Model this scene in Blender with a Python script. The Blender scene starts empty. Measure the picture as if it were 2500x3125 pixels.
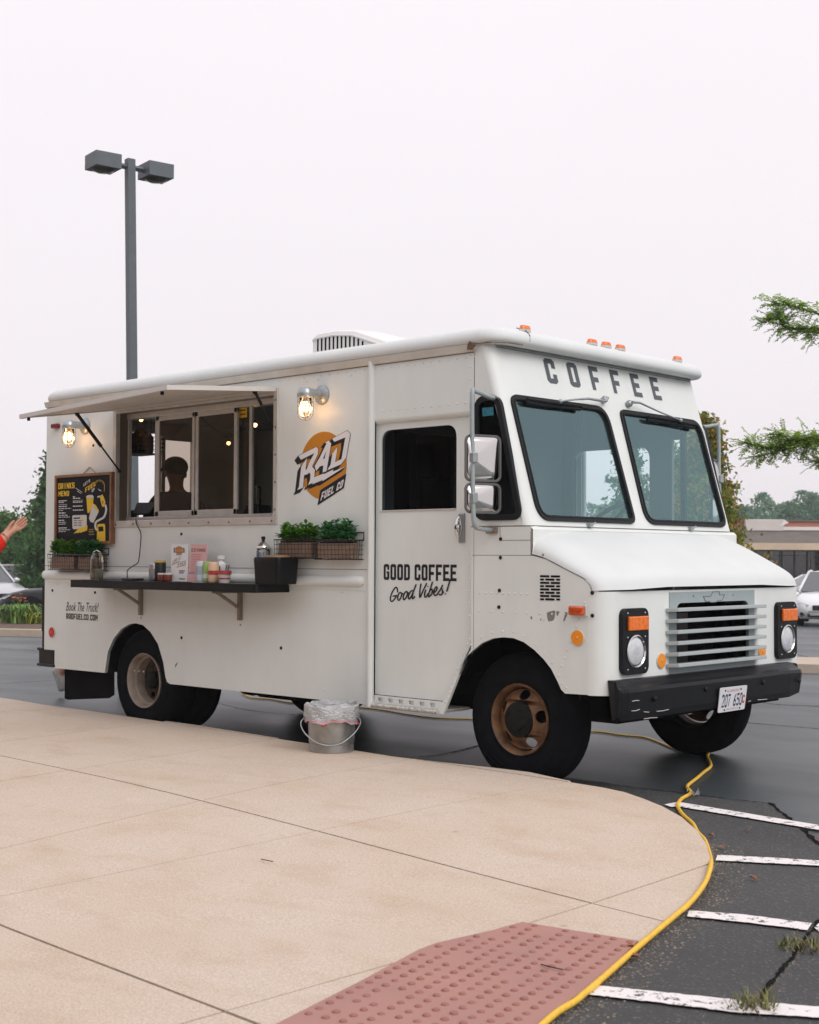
import bpy, bmesh, math, random
from mathutils import Vector, Matrix
from mathutils.geometry import tessellate_polygon
rnd = random.Random(7)
sc = bpy.context.scene
COL = sc.collection
PI = math.pi

# ------------------------------------------------------------------ camera
CAM = Vector((4.3981, -6.2430, 1.3451))          # truck frame: x forward, y to its left, z up, asphalt at 0
YAW, PITCH, ROLL = math.radians(43.268), math.radians(1.927), math.radians(0.235)
FPX = 4173.47                                    # focal length in pixels of a 2500 x 3125 picture
fw = Vector((-math.sin(YAW)*math.cos(PITCH), math.cos(YAW)*math.cos(PITCH), math.sin(PITCH)))
rt0 = Vector((math.cos(YAW), math.sin(YAW), 0)); up0 = rt0.cross(fw)
rt = rt0*math.cos(ROLL) + up0*math.sin(ROLL); up = up0*math.cos(ROLL) - rt0*math.sin(ROLL)
cd = bpy.data.cameras.new('camera'); cam = bpy.data.objects.new('camera', cd); COL.objects.link(cam)
cam.matrix_world = Matrix(((rt.x, up.x, -fw.x, CAM.x), (rt.y, up.y, -fw.y, CAM.y), (rt.z, up.z, -fw.z, CAM.z), (0, 0, 0, 1)))
cd.sensor_fit = 'VERTICAL'; cd.sensor_height = 36; cd.sensor_width = 28.8
cd.lens = FPX/3125*36; cd.clip_end = 3000; cd.clip_start = 0.05
cd.dof.use_dof = True; cd.dof.focus_distance = 8.6; cd.dof.aperture_fstop = 6.3
sc.camera = cam

# ------------------------------------------------------------------ sky, sun, exposure
SUN_EL, SUN_AZ = math.radians(42), math.radians(-6)   # sun behind thin cloud, ahead of the truck and to its right
wd = bpy.data.worlds.new('World'); sc.world = wd; wd.use_nodes = True
nt = wd.node_tree; nt.nodes.clear()
def wn(t): return nt.nodes.new(t)
out = wn('ShaderNodeOutputWorld'); bg = wn('ShaderNodeBackground'); bg.inputs['Strength'].default_value = 0.1
sky = wn('ShaderNodeTexSky'); sky.sky_type = 'NISHITA'; sky.sun_disc = False
sky.sun_elevation = SUN_EL; sky.sun_rotation = math.radians(90) - SUN_AZ
sky.dust_density = 6; sky.air_density = 1.2
# closed cloud deck over the clear sky: brighter overhead than at the horizon, as overcast skies are
geo = wn('ShaderNodeTexCoord'); sep = wn('ShaderNodeSeparateXYZ'); ab = wn('ShaderNodeMath'); ab.operation = 'ABSOLUTE'
ramp = wn('ShaderNodeMapRange'); ramp.inputs['From Min'].default_value = 0; ramp.inputs['From Max'].default_value = 1
ramp.inputs['To Min'].default_value = 9.0; ramp.inputs['To Max'].default_value = 11.8
nz = wn('ShaderNodeTexNoise'); nz.inputs['Scale'].default_value = 2.2; nz.inputs['Detail'].default_value = 3
nm = wn('ShaderNodeMapRange'); nm.inputs['To Min'].default_value = 0.97; nm.inputs['To Max'].default_value = 1.03
mul = wn('ShaderNodeMath'); mul.operation = 'MULTIPLY'
cl = wn('ShaderNodeMixRGB'); cl.blend_type = 'MULTIPLY'; cl.inputs['Fac'].default_value = 1
cl.inputs['Color1'].default_value = (1.0, 0.945, 0.985, 1)
mx = wn('ShaderNodeMixRGB'); mx.inputs['Fac'].default_value = 0.94
nt.links.new(geo.outputs['Generated'], sep.inputs[0]); nt.links.new(sep.outputs['Z'], ab.inputs[0])
nt.links.new(ab.outputs[0], ramp.inputs['Value']); nt.links.new(geo.outputs['Generated'], nz.inputs['Vector'])
nt.links.new(nz.outputs['Fac'], nm.inputs['Value']); nt.links.new(ramp.outputs[0], mul.inputs[0]); nt.links.new(nm.outputs[0], mul.inputs[1])
nt.links.new(mul.outputs[0], cl.inputs['Color2']); nt.links.new(sky.outputs[0], mx.inputs['Color1']); nt.links.new(cl.outputs[0], mx.inputs['Color2'])
nt.links.new(mx.outputs[0], bg.inputs['Color']); nt.links.new(bg.outputs[0], out.inputs['Surface'])
sl = bpy.data.lights.new('sun', 'SUN'); sun = bpy.data.objects.new('sun', sl); COL.objects.link(sun)
sl.energy = 1.5; sl.angle = math.radians(40); sl.color = (1.0, 0.98, 0.955)
sd = Vector((math.cos(SUN_EL)*math.cos(SUN_AZ), math.cos(SUN_EL)*math.sin(SUN_AZ), math.sin(SUN_EL)))
sun.rotation_euler = (-sd).to_track_quat('-Z', 'Y').to_euler(); sun.location = (0, -10, 20)
vs = sc.view_settings; vs.view_transform = 'Standard'; vs.look = 'None'; vs.exposure = 0.06; vs.gamma = 1; vs.use_curve_mapping = False
sc.render.engine = 'CYCLES'; sc.cycles.max_bounces = 8; sc.cycles.transparent_max_bounces = 16
sc.cycles.sample_clamp_indirect = 6

# ------------------------------------------------------------------ points from image pixels: where a sight line meets a known surface
def ray(u, v): return rt*((u-1250)/FPX) - up*((v-1562.5)/FPX) + fw
def on_y(u, v, y=0.0): d = ray(u, v); return CAM + d*((y-CAM.y)/d.y)
def on_x(u, v, x=0.0): d = ray(u, v); return CAM + d*((x-CAM.x)/d.x)
def on_z(u, v, z=0.0): d = ray(u, v); return CAM + d*((z-CAM.z)/d.z)
def S(u, v, y=0.0): p = on_y(u, v, y); return (p.x, p.z)
def far(u, v, d): return CAM + ray(u, v)*d
def ground_h(x, y):                                # the lot falls away gently behind the truck
    s = (x-CAM.x)*fw.x + (y-CAM.y)*fw.y
    return -0.018*max(0.0, s-13.0) if s < 90 else -0.018*77
def on_ground(u, v):
    z = 0.0
    for _ in range(30):
        p = on_z(u, v, z); z = 0.5*z + 0.5*ground_h(p.x, p.y)
    return Vector((p.x, p.y, z))
def smooth(t): t = max(0.0, min(1.0, t)); return t*t*(3-2*t)
def walk_h(x, y): return 0.012 + 0.108*smooth((-.64*x+.77*y+3.0)/3.1)
def on_walk(u, v):
    z = 0.06
    for _ in range(30):
        p = on_z(u, v, z); z = 0.5*z + 0.5*walk_h(p.x, p.y)
    return Vector((p.x, p.y, z))
def zm1(x, y): return x*.52174, 1100+y*.52174
def zm2(x, y): return 750+x*.46377, 950+y*.46377
def zm3(x, y): return 1350+x*.52174, 950+y*.52174
def zm4(x, y): return 1600+x*.52174, 1550+y*.52174
def zm5(x, y): return x*.46377, 1650+y*.46377
def zm6(x, y): return 800+x*.46377, 1650+y*.46377
def zm7(x, y): return 1500+x*.57971, 2250+y*.57971

# ------------------------------------------------------------------ materials
MATS = {}
def mat(name, col, rough=.5, metal=0.0, spec=.5, noise=0.0, nscale=8.0, col2=None, bump=0.0, bscale=60.0, emit=0.0, coat=0.0, island=0.0, sss=0):
    m = bpy.data.materials.new(name); m.use_nodes = True; t = m.node_tree; b = t.nodes['Principled BSDF']
    b.inputs['Base Color'].default_value = (*col, 1); b.inputs['Roughness'].default_value = rough
    b.inputs['Metallic'].default_value = metal; b.inputs['Specular IOR Level'].default_value = spec
    if coat: b.inputs['Coat Weight'].default_value = coat; b.inputs['Coat Roughness'].default_value = .12
    src = None
    tc = t.nodes.new('ShaderNodeTexCoord')
    if noise or col2:
        n = t.nodes.new('ShaderNodeTexNoise'); n.inputs['Scale'].default_value = nscale; n.inputs['Detail'].default_value = 6
        t.links.new(tc.outputs['Object'], n.inputs['Vector'])
        r = t.nodes.new('ShaderNodeMapRange'); r.inputs['From Min'].default_value = .3; r.inputs['From Max'].default_value = .7
        t.links.new(n.outputs['Fac'], r.inputs['Value'])
        mxr = t.nodes.new('ShaderNodeMixRGB')
        c2 = col2 or tuple(max(0, c*(1-noise)) for c in col); c1 = col if col2 else tuple(min(1, c*(1+noise)) for c in col)
        mxr.inputs['Color1'].default_value = (*c1, 1); mxr.inputs['Color2'].default_value = (*c2, 1)
        t.links.new(r.outputs[0], mxr.inputs['Fac']); src = mxr.outputs[0]
    if island:
        g = t.nodes.new('ShaderNodeNewGeometry'); hs = t.nodes.new('ShaderNodeHueSaturation')
        r1 = t.nodes.new('ShaderNodeMapRange'); r1.inputs['To Min'].default_value = 1-island; r1.inputs['To Max'].default_value = 1+island
        t.links.new(g.outputs['Random Per Island'], r1.inputs['Value']); t.links.new(r1.outputs[0], hs.inputs['Value'])
        if src: t.links.new(src, hs.inputs['Color'])
        else: hs.inputs['Color'].default_value = (*col, 1)
        src = hs.outputs[0]
    if src: t.links.new(src, b.inputs['Base Color'])
    if bump:
        n2 = t.nodes.new('ShaderNodeTexNoise'); n2.inputs['Scale'].default_value = bscale; n2.inputs['Detail'].default_value = 4
        t.links.new(tc.outputs['Object'], n2.inputs['Vector'])
        bp = t.nodes.new('ShaderNodeBump'); bp.inputs['Strength'].default_value = bump; bp.inputs['Distance'].default_value = .02
        t.links.new(n2.outputs['Fac'], bp.inputs['Height']); t.links.new(bp.outputs[0], b.inputs['Normal'])
    if emit: b.inputs['Emission Color'].default_value = (*col, 1); b.inputs['Emission Strength'].default_value = emit
    MATS[name] = m; return m
def glass(name, tint, ior=1.5, rough=.0, refl=(1, 1, 1), veil=0.0, veil_col=(.5, .45, .40)):
    m = bpy.data.materials.new(name); m.use_nodes = True; t = m.node_tree; t.nodes.clear()
    o = t.nodes.new('ShaderNodeOutputMaterial'); mixs = t.nodes.new('ShaderNodeMixShader'); tr = t.nodes.new('ShaderNodeBsdfTransparent')
    gl = t.nodes.new('ShaderNodeBsdfGlossy'); fr = t.nodes.new('ShaderNodeFresnel')
    tr.inputs[0].default_value = (*tint, 1); gl.inputs['Roughness'].default_value = rough; fr.inputs['IOR'].default_value = ior; gl.inputs[0].default_value = (*refl, 1)
    t.links.new(fr.outputs[0], mixs.inputs[0]); t.links.new(tr.outputs[0], mixs.inputs[1]); t.links.new(gl.outputs[0], mixs.inputs[2])
    if veil:                                               # diffuse colour mixed over the pane, standing in for veiling reflections
        df = t.nodes.new('ShaderNodeBsdfDiffuse'); df.inputs[0].default_value = (*veil_col, 1); tl_ = t.nodes.new('ShaderNodeBsdfTranslucent'); tl_.inputs[0].default_value = (*veil_col, 1)
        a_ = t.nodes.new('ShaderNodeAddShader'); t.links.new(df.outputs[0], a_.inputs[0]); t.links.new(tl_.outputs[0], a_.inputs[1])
        m2 = t.nodes.new('ShaderNodeMixShader'); m2.inputs[0].default_value = veil; t.links.new(mixs.outputs[0], m2.inputs[1]); t.links.new(a_.outputs[0], m2.inputs[2]); t.links.new(m2.outputs[0], o.inputs[0])
    else: t.links.new(mixs.outputs[0], o.inputs[0])
    return m
def leafmat(name, c, c2=None, isl_=.5, tl=.4, nscale=.9):
    m = mat(name, c, .55, col2=c2, nscale=nscale, island=isl_, spec=.25); t = m.node_tree; b = t.nodes['Principled BSDF']; o = [n for n in t.nodes if n.type == 'OUTPUT_MATERIAL'][0]
    tr = t.nodes.new('ShaderNodeBsdfTranslucent'); mx_ = t.nodes.new('ShaderNodeMixShader'); mx_.inputs[0].default_value = tl; src = b.inputs['Base Color'].links[0].from_socket
    hs = t.nodes.new('ShaderNodeHueSaturation'); hs.inputs['Value'].default_value = 1.7; hs.inputs['Saturation'].default_value = 1.05; t.links.new(src, hs.inputs['Color']); t.links.new(hs.outputs[0], tr.inputs[0])
    t.links.new(b.outputs[0], mx_.inputs[1]); t.links.new(tr.outputs[0], mx_.inputs[2]); t.links.new(mx_.outputs[0], o.inputs[0]); return m

# ------------------------------------------------------------------ mesh builder
class MB:
    def __init__(s): s.v = []; s.f = []
    def add(s, vs, fs):
        n = len(s.v); s.v += [Vector(a) for a in vs]; s.f += [tuple(n+i for i in f) for f in fs]; return s
    def box(s, lo, hi, rot=None, c=None):
        x0, y0, z0 = lo; x1, y1, z1 = hi
        P = [Vector(p) for p in ((x0,y0,z0),(x1,y0,z0),(x1,y1,z0),(x0,y1,z0),(x0,y0,z1),(x1,y0,z1),(x1,y1,z1),(x0,y1,z1))]
        if rot is not None:
            c = Vector(c) if c is not None else (P[0]+P[6])/2
            P = [rot @ (p-c) + c for p in P]
        return s.add(P, [(0,3,2,1),(4,5,6,7),(0,1,5,4),(1,2,6,5),(2,3,7,6),(3,0,4,7)])
    def tube(s, pts, r, n=8, cap=True, closed=False):
        pts = [Vector(p) for p in pts]; m = len(pts); rr = r if isinstance(r, (list, tuple)) else [r]*m
        V = []; prev = None
        for i, p in enumerate(pts):
            if closed: t = pts[(i+1) % m]-pts[i-1]
            else: t = pts[min(i+1, m-1)]-pts[max(i-1, 0)]
            t = t.normalized() if t.length > 1e-9 else Vector((0, 0, 1))
            if prev is None:
                a = Vector((0, 0, 1)) if abs(t.z) < .9 else Vector((1, 0, 0)); nx = t.cross(a).normalized()
            else:
                nx = (prev - t*prev.dot(t)); nx = nx.normalized() if nx.length > 1e-6 else t.orthogonal().normalized()
            prev = nx; ny = t.cross(nx)
            for k in range(n):
                an = 2*PI*k/n; V.append(p + nx*(rr[i]*math.cos(an)) + ny*(rr[i]*math.sin(an)))
        F = []; last = m if closed else m-1
        for i in range(last):
            j = (i+1) % m
            for k in range(n): F.append((i*n+k, i*n+(k+1) % n, j*n+(k+1) % n, j*n+k))
        if cap and not closed: F.append(tuple(range(n-1, -1, -1))); F.append(tuple((m-1)*n+k for k in range(n)))
        return s.add(V, F)
    def lathe(s, prof, c, axis='z', n=24, sx=1.0):
        c = Vector(c); V = []; F = []; m = len(prof)
        for r, h in prof:
            for k in range(n):
                a = 2*PI*k/n; p, q = r*math.cos(a), r*math.sin(a)
                V.append(c + (Vector((p, q, h)) if axis == 'z' else Vector((p, h, q)) if axis == 'y' else Vector((h, p, q))))
        for i in range(m-1):
            for k in range(n): F.append((i*n+k, i*n+(k+1) % n, (i+1)*n+(k+1) % n, (i+1)*n+k))
        if prof[0][0] > 1e-5: F.append(tuple(range(n-1, -1, -1)))
        if prof[-1][0] > 1e-5: F.append(tuple((m-1)*n+k for k in range(n)))
        return s.add(V, F)
    def ring(s, prof, c, axis='y', n=24):                 # closed profile, no caps
        c = Vector(c); V = []; F = []; m = len(prof)
        for r, h in prof:
            for k in range(n):
                a = 2*PI*k/n; p, q = r*math.cos(a), r*math.sin(a)
                V.append(c + (Vector((p, q, h)) if axis == 'z' else Vector((p, h, q)) if axis == 'y' else Vector((h, p, q))))
        for i in range(m):
            j = (i+1) % m
            for k in range(n): F.append((i*n+k, i*n+(k+1) % n, j*n+(k+1) % n, j*n+k))
        return s.add(V, F)
    def plate(s, outer, holes, fn, t):                    # flat outline with holes, thickness t; fn(a, b, d) -> xyz
        loops = [list(outer)] + [list(h) for h in (holes or [])]
        tris = tessellate_polygon([[Vector((p[0], p[1], 0)) for p in L] for L in loops])
        flat = [p for L in loops for p in L]; N = len(flat)
        V = [fn(p[0], p[1], 0.0) for p in flat]
        F = [tuple(tr) for tr in tris]
        if t:
            V += [fn(p[0], p[1], t) for p in flat]; F += [tuple(i+N for i in reversed(tr)) for tr in tris]
            b = 0
            for L in loops:
                n = len(L)
                for i in range(n): F.append((b+i, b+(i+1) % n, N+b+(i+1) % n, N+b+i))
                b += n
        return s.add(V, F)
    def grid(s, rows):                                    # rows of equal length
        V = [p for r in rows for p in r]; m = len(rows[0])
        return s.add(V, [(i*m+k, i*m+k+1, (i+1)*m+k+1, (i+1)*m+k) for i in range(len(rows)-1) for k in range(m-1)])
    def sphere(s, c, r, n=12, m=8, sc=(1, 1, 1)):
        pr = [(r*math.sin(PI*i/m), -r*math.cos(PI*i/m)) for i in range(m+1)]
        k = len(s.v); s.lathe([(max(a, 1e-6), b) for a, b in pr], (0, 0, 0), 'z', n)
        for i in range(k, len(s.v)): s.v[i] = Vector((s.v[i].x*sc[0], s.v[i].y*sc[1], s.v[i].z*sc[2])) + Vector(c)
        return s
    def build(s, name, m, parent=None, o=None, smooth=False, bev=0.0, recalc=True, seg=2, mats=None, midx=None):
        if o is None: o = ORG.get(parent.name_full if parent else None, Vector((0, 0, 0))) if parent else Vector((0, 0, 0))
        o = Vector(o)
        me = bpy.data.meshes.new(name); me.from_pydata([tuple(p-o) for p in s.v], [], s.f); me.update()
        if recalc:
            bm = bmesh.new(); bm.from_mesh(me); bmesh.ops.recalc_face_normals(bm, faces=bm.faces); bm.to_mesh(me); bm.free()
        if mats:
            for x in mats: me.materials.append(x)
            if midx:
                for p, i in zip(me.polygons, midx): p.material_index = i
        else: me.materials.append(m)
        if smooth:
            for p in me.polygons: p.use_smooth = True
            if smooth != 'all':
                try: me.set_sharp_from_angle(angle=math.radians(40))
                except Exception: pass
        ob = bpy.data.objects.new(name, me); COL.objects.link(ob)
        if parent: ob.parent = parent; ORG[ob.name_full] = o
        else: ob.location = o; ORG[ob.name_full] = o
        if bev:
            md = ob.modifiers.new('bevel', 'BEVEL'); md.width = bev; md.segments = seg; md.limit_method = 'ANGLE'; md.angle_limit = math.radians(40)
        return ob
ORG = {}
def tag(ob, label, cat, group=None, kind=None):
    if label: ob['label'] = label
    if cat: ob['category'] = cat
    if group: ob['group'] = group
    if kind: ob['kind'] = kind
    return ob
def thing(name, label, cat, loc=(0, 0, 0), group=None):
    e = bpy.data.objects.new(name, None); COL.objects.link(e); e.location = loc; e.empty_display_size = .1
    ORG[e.name_full] = Vector(loc); return tag(e, label, cat, group)
def rr_poly(x0, y0, x1, y1, r, n=5):
    P = []
    for cx, cy, a0 in ((x1-r, y0+r, -90), (x1-r, y1-r, 0), (x0+r, y1-r, 90), (x0+r, y0+r, 180)):
        for k in range(n+1):
            a = math.radians(a0+90*k/n); P.append((cx+r*math.cos(a), cy+r*math.sin(a)))
    return P
def round_poly(P, r, n=4):
    out = []; m = len(P)
    for i in range(m):
        a, b, c = Vector(P[i-1]).to_2d(), Vector(P[i]).to_2d(), Vector(P[(i+1) % m]).to_2d()
        q = r[i] if isinstance(r, (list, tuple)) else r
        q = min(q, (a-b).length*.48, (c-b).length*.48)
        if q < 1e-4: out.append(tuple(b)); continue
        p0 = b+(a-b).normalized()*q; p1 = b+(c-b).normalized()*q
        for k in range(n+1):
            t = k/n; out.append(tuple(p0*(1-t)**2 + b*2*t*(1-t) + p1*t*t))
    return out
def inset(P, d):
    m = len(P); A = sum(P[i-1][0]*P[i][1]-P[i][0]*P[i-1][1] for i in range(m)); sg = 1 if A > 0 else -1; out = []
    for i in range(m):
        a, b, c = Vector(P[i-1]).to_2d(), Vector(P[i]).to_2d(), Vector(P[(i+1) % m]).to_2d()
        e0 = (b-a).normalized(); e1 = (c-b).normalized(); n0 = Vector((-e0.y, e0.x))*sg; n1 = Vector((-e1.y, e1.x))*sg
        nn = (n0+n1); L = nn.length
        nn = nn/L if L > 1e-6 else n0
        out.append(tuple(b + nn*(d/max(.5, nn.dot(n0)))))
    return out
def side(y0=0.0, sg=1): return lambda a, b, d: (a, y0+d*sg, b)
def copy_thing(o, loc=None, parent=None, rz=None):
    c = o.copy(); COL.objects.link(c)
    if parent: c.parent = parent
    if loc is not None: c.location = loc
    if rz is not None: c.rotation_euler.z = rz
    for ch in list(o.children): copy_thing(ch, None, c)
    return c

# ------------------------------------------------------------------ block letters (flat print), unit cell 1 x 1
def glyph(c, tx=.34, ty=.17):
    X = 1-tx; T = 1-ty; m0 = .5-ty/2; m1 = .5+ty/2
    G = {
     'O': ([(.2,0),(.8,0),(1,.1),(1,.9),(.8,1),(.2,1),(0,.9),(0,.1)], [[(tx,ty),(X,ty),(X,T),(tx,T)]]),
     'D': ([(0,0),(.75,0),(1,.12),(1,.88),(.75,1),(0,1)], [[(tx,ty),(X,ty),(X,T),(tx,T)]]),
     'C': ([(1,.62),(1,.9),(.8,1),(.2,1),(0,.9),(0,.1),(.2,0),(.8,0),(1,.1),(1,.38),(X,.38),(X,ty),(tx,ty),(tx,T),(X,T),(X,.62)], []),
     'G': ([(1,.64),(1,.9),(.8,1),(.2,1),(0,.9),(0,.1),(.2,0),(.8,0),(1,.1),(1,.54),(.52,.54),(.52,.4),(X,.4),(X,ty),(tx,ty),(tx,T),(X,T),(X,.64)], []),
     'F': ([(0,0),(tx,0),(tx,m0-.05),(.86,m0-.05),(.86,m1-.05),(tx,m1-.05),(tx,T),(1,T),(1,1),(0,1)], []),
     'E': ([(0,0),(1,0),(1,ty),(tx,ty),(tx,m0),(.88,m0),(.88,m1),(tx,m1),(tx,T),(1,T),(1,1),(0,1)], []),
     'L': ([(0,0),(1,0),(1,ty),(tx,ty),(tx,1),(0,1)], []),
     'U': ([(.2,0),(.8,0),(1,.1),(1,1),(X,1),(X,ty),(tx,ty),(tx,1),(0,1),(0,.1)], []),
     'A': ([(0,0),(tx,0),(tx,.24),(X,.24),(X,0),(1,0),(1,.88),(.8,1),(.2,1),(0,.88)], [[(tx,.24+ty),(X,.24+ty),(X,T),(tx,T)]]),
     'R': ([(0,0),(tx,0),(tx,.38),(.5,.38),(X,0),(1,0),(.86,.44),(1,.54),(1,.9),(.8,1),(0,1)], [[(tx,.38+ty),(X,.38+ty),(X,T),(tx,T)]]),
     'P': ([(0,0),(tx,0),(tx,.38),(.8,.38),(1,.48),(1,.9),(.8,1),(0,1)], [[(tx,.38+ty),(X,.38+ty),(X,T),(tx,T)]]),
     'I': ([(.32,0),(.68,0),(.68,1),(.32,1)], []),
     'N': ([(0,0),(tx*.8,0),(tx*.8,.55),(1-tx*.8,0),(1,0),(1,1),(1-tx*.8,1),(1-tx*.8,.45),(tx*.8,1),(0,1)], []),
     'M': ([(0,0),(.24,0),(.24,.6),(.5,.2),(.76,.6),(.76,0),(1,0),(1,1),(.78,1),(.5,.58),(.22,1),(0,1)], []),
     'K': ([(0,0),(tx,0),(tx,.36),(.66,0),(1,0),(.52,.52),(1,1),(.66,1),(tx,.64),(tx,1),(0,1)], []),
     'S': ([(0,.1),(.2,0),(.8,0),(1,.1),(1,.5),(.8,m1),(tx,m1),(tx,T),(X,T),(X,.7),(1,.7),(1,.9),(.8,1),(.2,1),(0,.9),(0,.5),(.2,m0),(X,m0),(X,ty),(tx,ty),(tx,.3),(0,.3)], []),
     'T': ([(.5-tx/2,0),(.5+tx/2,0),(.5+tx/2,T),(1,T),(1,1),(0,1),(0,T),(.5-tx/2,T)], []),
     'X': ([(0,0),(tx,0),(.5,.32),(X,0),(1,0),(.66,.5),(1,1),(X,1),(.5,.68),(tx,1),(0,1),(.34,.5)], []),
     '.': ([(.32,0),(.68,0),(.68,.18),(.32,.18)], []),
     "'": ([(.35,.75),(.6,.75),(.65,1),(.35,1)], []),
     '!': ([(.32,.28),(.68,.28),(.72,1),(.28,1)], []),
    }
    return G[c]
def letters(mb, text, fn, w=.84, adv=1.0, space=.5, t=0.0, tx=.34, ty=.17):
    x = 0.0
    n = sum(space if c == ' ' else (.5 if c in ".'!" else adv) for c in text) - (adv-w)
    for c in text:
        if c == ' ': x += space; continue
        ww = w*(.5 if c in ".'!" else 1)
        o, h = glyph(c, tx, ty)
        mb.plate(o, h, lambda a, b, d, x=x, ww=ww: fn((x+a*ww)/n, b, d), t)
        x += .5 if c in ".'!" else adv
    return mb
def ribbon(mb, pts, wd, fn):                            # brush stroke
    P = [Vector(p).to_2d() for p in pts]; L = []; Rr = []
    for i, p in enumerate(P):
        t = (P[min(i+1, len(P)-1)]-P[max(i-1, 0)]); t = t.normalized() if t.length > 0 else Vector((1, 0)); n = Vector((-t.y, t.x))*(wd/2)
        L.append(p+n); Rr.append(p-n)
    V = [fn(*q) for q in L]+[fn(*q) for q in Rr]; m = len(P)
    mb.add(V, [(i, i+1, m+i+1, m+i) for i in range(m-1)])
def catmull(P, k=4, closed=False):
    P = [Vector(p) for p in P]; m = len(P); out = []
    for i in range(m if closed else m-1):
        a = P[i-1] if (i > 0 or closed) else P[0]; b = P[i]; c = P[(i+1) % m]; d = P[(i+2) % m] if (closed or i+2 < m) else P[-1]
        for j in range(k):
            t = j/k; out.append(.5*((2*b)+(c-a)*t+(2*a-5*b+4*c-d)*t*t+(3*b-a-3*c+d)*t**3))
    if not closed: out.append(P[-1])
    return out
def font_mesh(mb, text, fn, size=1.0, shear=0.0, width=None):   # built-in font, mapped by fn(a, b) with a, b in 0..1 of its box
    cu = bpy.data.curves.new('text', 'FONT'); cu.body = text; cu.size = 1; cu.shear = shear; cu.resolution_u = 2
    ob = bpy.data.objects.new('text', cu); COL.objects.link(ob); dg = bpy.context.evaluated_depsgraph_get(); dg.update()
    me = bpy.data.meshes.new_from_object(ob.evaluated_get(dg))
    xs = [v.co.x for v in me.vertices]; ys = [v.co.y for v in me.vertices]; x0, x1, y0, y1 = min(xs), max(xs), min(ys), max(ys)
    mb.add([fn((v.co.x-x0)/(x1-x0), (v.co.y-y0)/(y1-y0)) for v in me.vertices], [tuple(p.vertices) for p in me.polygons])
    bpy.data.objects.remove(ob); bpy.data.meshes.remove(me); bpy.data.curves.remove(cu)

# ================================================================== materials used below
white = mat('white_paint', (.695, .725, .705), .42, spec=.3, noise=.03, nscale=2.5, bump=.16, bscale=2.6)
def grime(m, amt, col):                                   # faint rain streaks and road film in the paint
    t = m.node_tree; b = t.nodes['Principled BSDF']; src = b.inputs['Base Color'].links[0].from_socket; N = t.nodes.new; L = t.links.new
    tc = N('ShaderNodeTexCoord'); mp = N('ShaderNodeMapping'); mp.inputs['Scale'].default_value = (3.2, 3.2, .7); n = N('ShaderNodeTexNoise'); n.inputs['Scale'].default_value = 2.2; n.inputs['Detail'].default_value = 8; n.inputs['Roughness'].default_value = .65
    n2 = N('ShaderNodeTexNoise'); n2.inputs['Scale'].default_value = 38; n2.inputs['Detail'].default_value = 3; L(tc.outputs['Object'], n2.inputs['Vector'])
    L(tc.outputs['Object'], mp.inputs[0]); L(mp.outputs[0], n.inputs['Vector']); r = N('ShaderNodeMapRange'); r.inputs['From Min'].default_value = .48; r.inputs['From Max'].default_value = .82; r.inputs['To Max'].default_value = amt; L(n.outputs['Fac'], r.inputs['Value'])
    r2 = N('ShaderNodeMapRange'); r2.inputs['From Min'].default_value = .70; r2.inputs['From Max'].default_value = .76; r2.inputs['To Max'].default_value = .16; L(n2.outputs['Fac'], r2.inputs['Value'])
    ad = N('ShaderNodeMath'); ad.operation = 'MAXIMUM'; L(r.outputs[0], ad.inputs[0]); L(r2.outputs[0], ad.inputs[1])
    mx = N('ShaderNodeMixRGB'); L(ad.outputs[0], mx.inputs['Fac']); L(src, mx.inputs['Color1']); mx.inputs['Color2'].default_value = (*col, 1); L(mx.outputs[0], b.inputs['Base Color'])
grime(white, .13, (.42, .38, .31))
white_roof = mat('white_roof_paint', (.62, .645, .64), .5, spec=.25, noise=.03, nscale=3)
grey_panel = mat('grey_grille_paint', (.30, .35, .36), .45, noise=.05)
slat_paint = mat('grey_slat_paint', (.40, .44, .44), .4)
rubber = mat('black_rubber', (.010, .012, .014), .5, spec=.2)
tyre_m = mat('tyre_rubber', (.007, .008, .010), .85, spec=.06, noise=.2, nscale=20)
black = mat('black_paint', (.005, .006, .008), .36, spec=.22, noise=.2, nscale=12)
dark = mat('dark_underbody', (.008, .008, .009), .9, spec=.1)
interior = mat('interior_panel', (.20, .23, .235), .7)
interior_dark = mat('interior_dark', (.028, .026, .025), .8)
alu = mat('aluminium', (.58, .56, .52), .42, metal=.45, noise=.08, nscale=14)
bronze = mat('bronze_aluminium', (.16, .13, .10), .45, metal=.4)
chrome = mat('chrome', (.62, .61, .59), .10, metal=1.0)
galv = mat('galvanised_steel', (.36, .39, .40), .38, metal=.6, noise=.12, nscale=25)
tube_grey = mat('grey_mirror_tube', (.30, .345, .355), .4, metal=.1)
rust = mat('rusty_brown_paint', (.25, .125, .05), .6, col2=(.06, .026, .012), nscale=11, bump=.1)
beige_rim = mat('weathered_beige_rim', (.36, .31, .26), .6, col2=(.20, .15, .11), nscale=9)
hub_m = mat('greasy_black_hub', (.010, .010, .010), .6, spec=.15, noise=.3, nscale=30)
amber = mat('amber_lens', (.75, .16, .012), .2, coat=.5, noise=.25, nscale=45)
amber_ref = mat('amber_reflector', (.80, .27, .012), .35, noise=.12, nscale=120)
red_ref = mat('red_reflector', (.50, .025, .02), .35)
red_lens = mat('dark_red_lens', (.16, .008, .008), .25)
lens_base = mat('lens_base', (.55, .52, .48), .5)
ink = mat('black_vinyl', (.008, .010, .014), .35)
coffee_ink = mat('slate_vinyl', (.055, .068, .078), .35)
orange_v = mat('orange_vinyl', (.50, .20, .012), .45)
white_v = mat('white_vinyl', (.72, .71, .72), .4)
primer = mat('bare_primer', (.20, .195, .17), .8)
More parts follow.
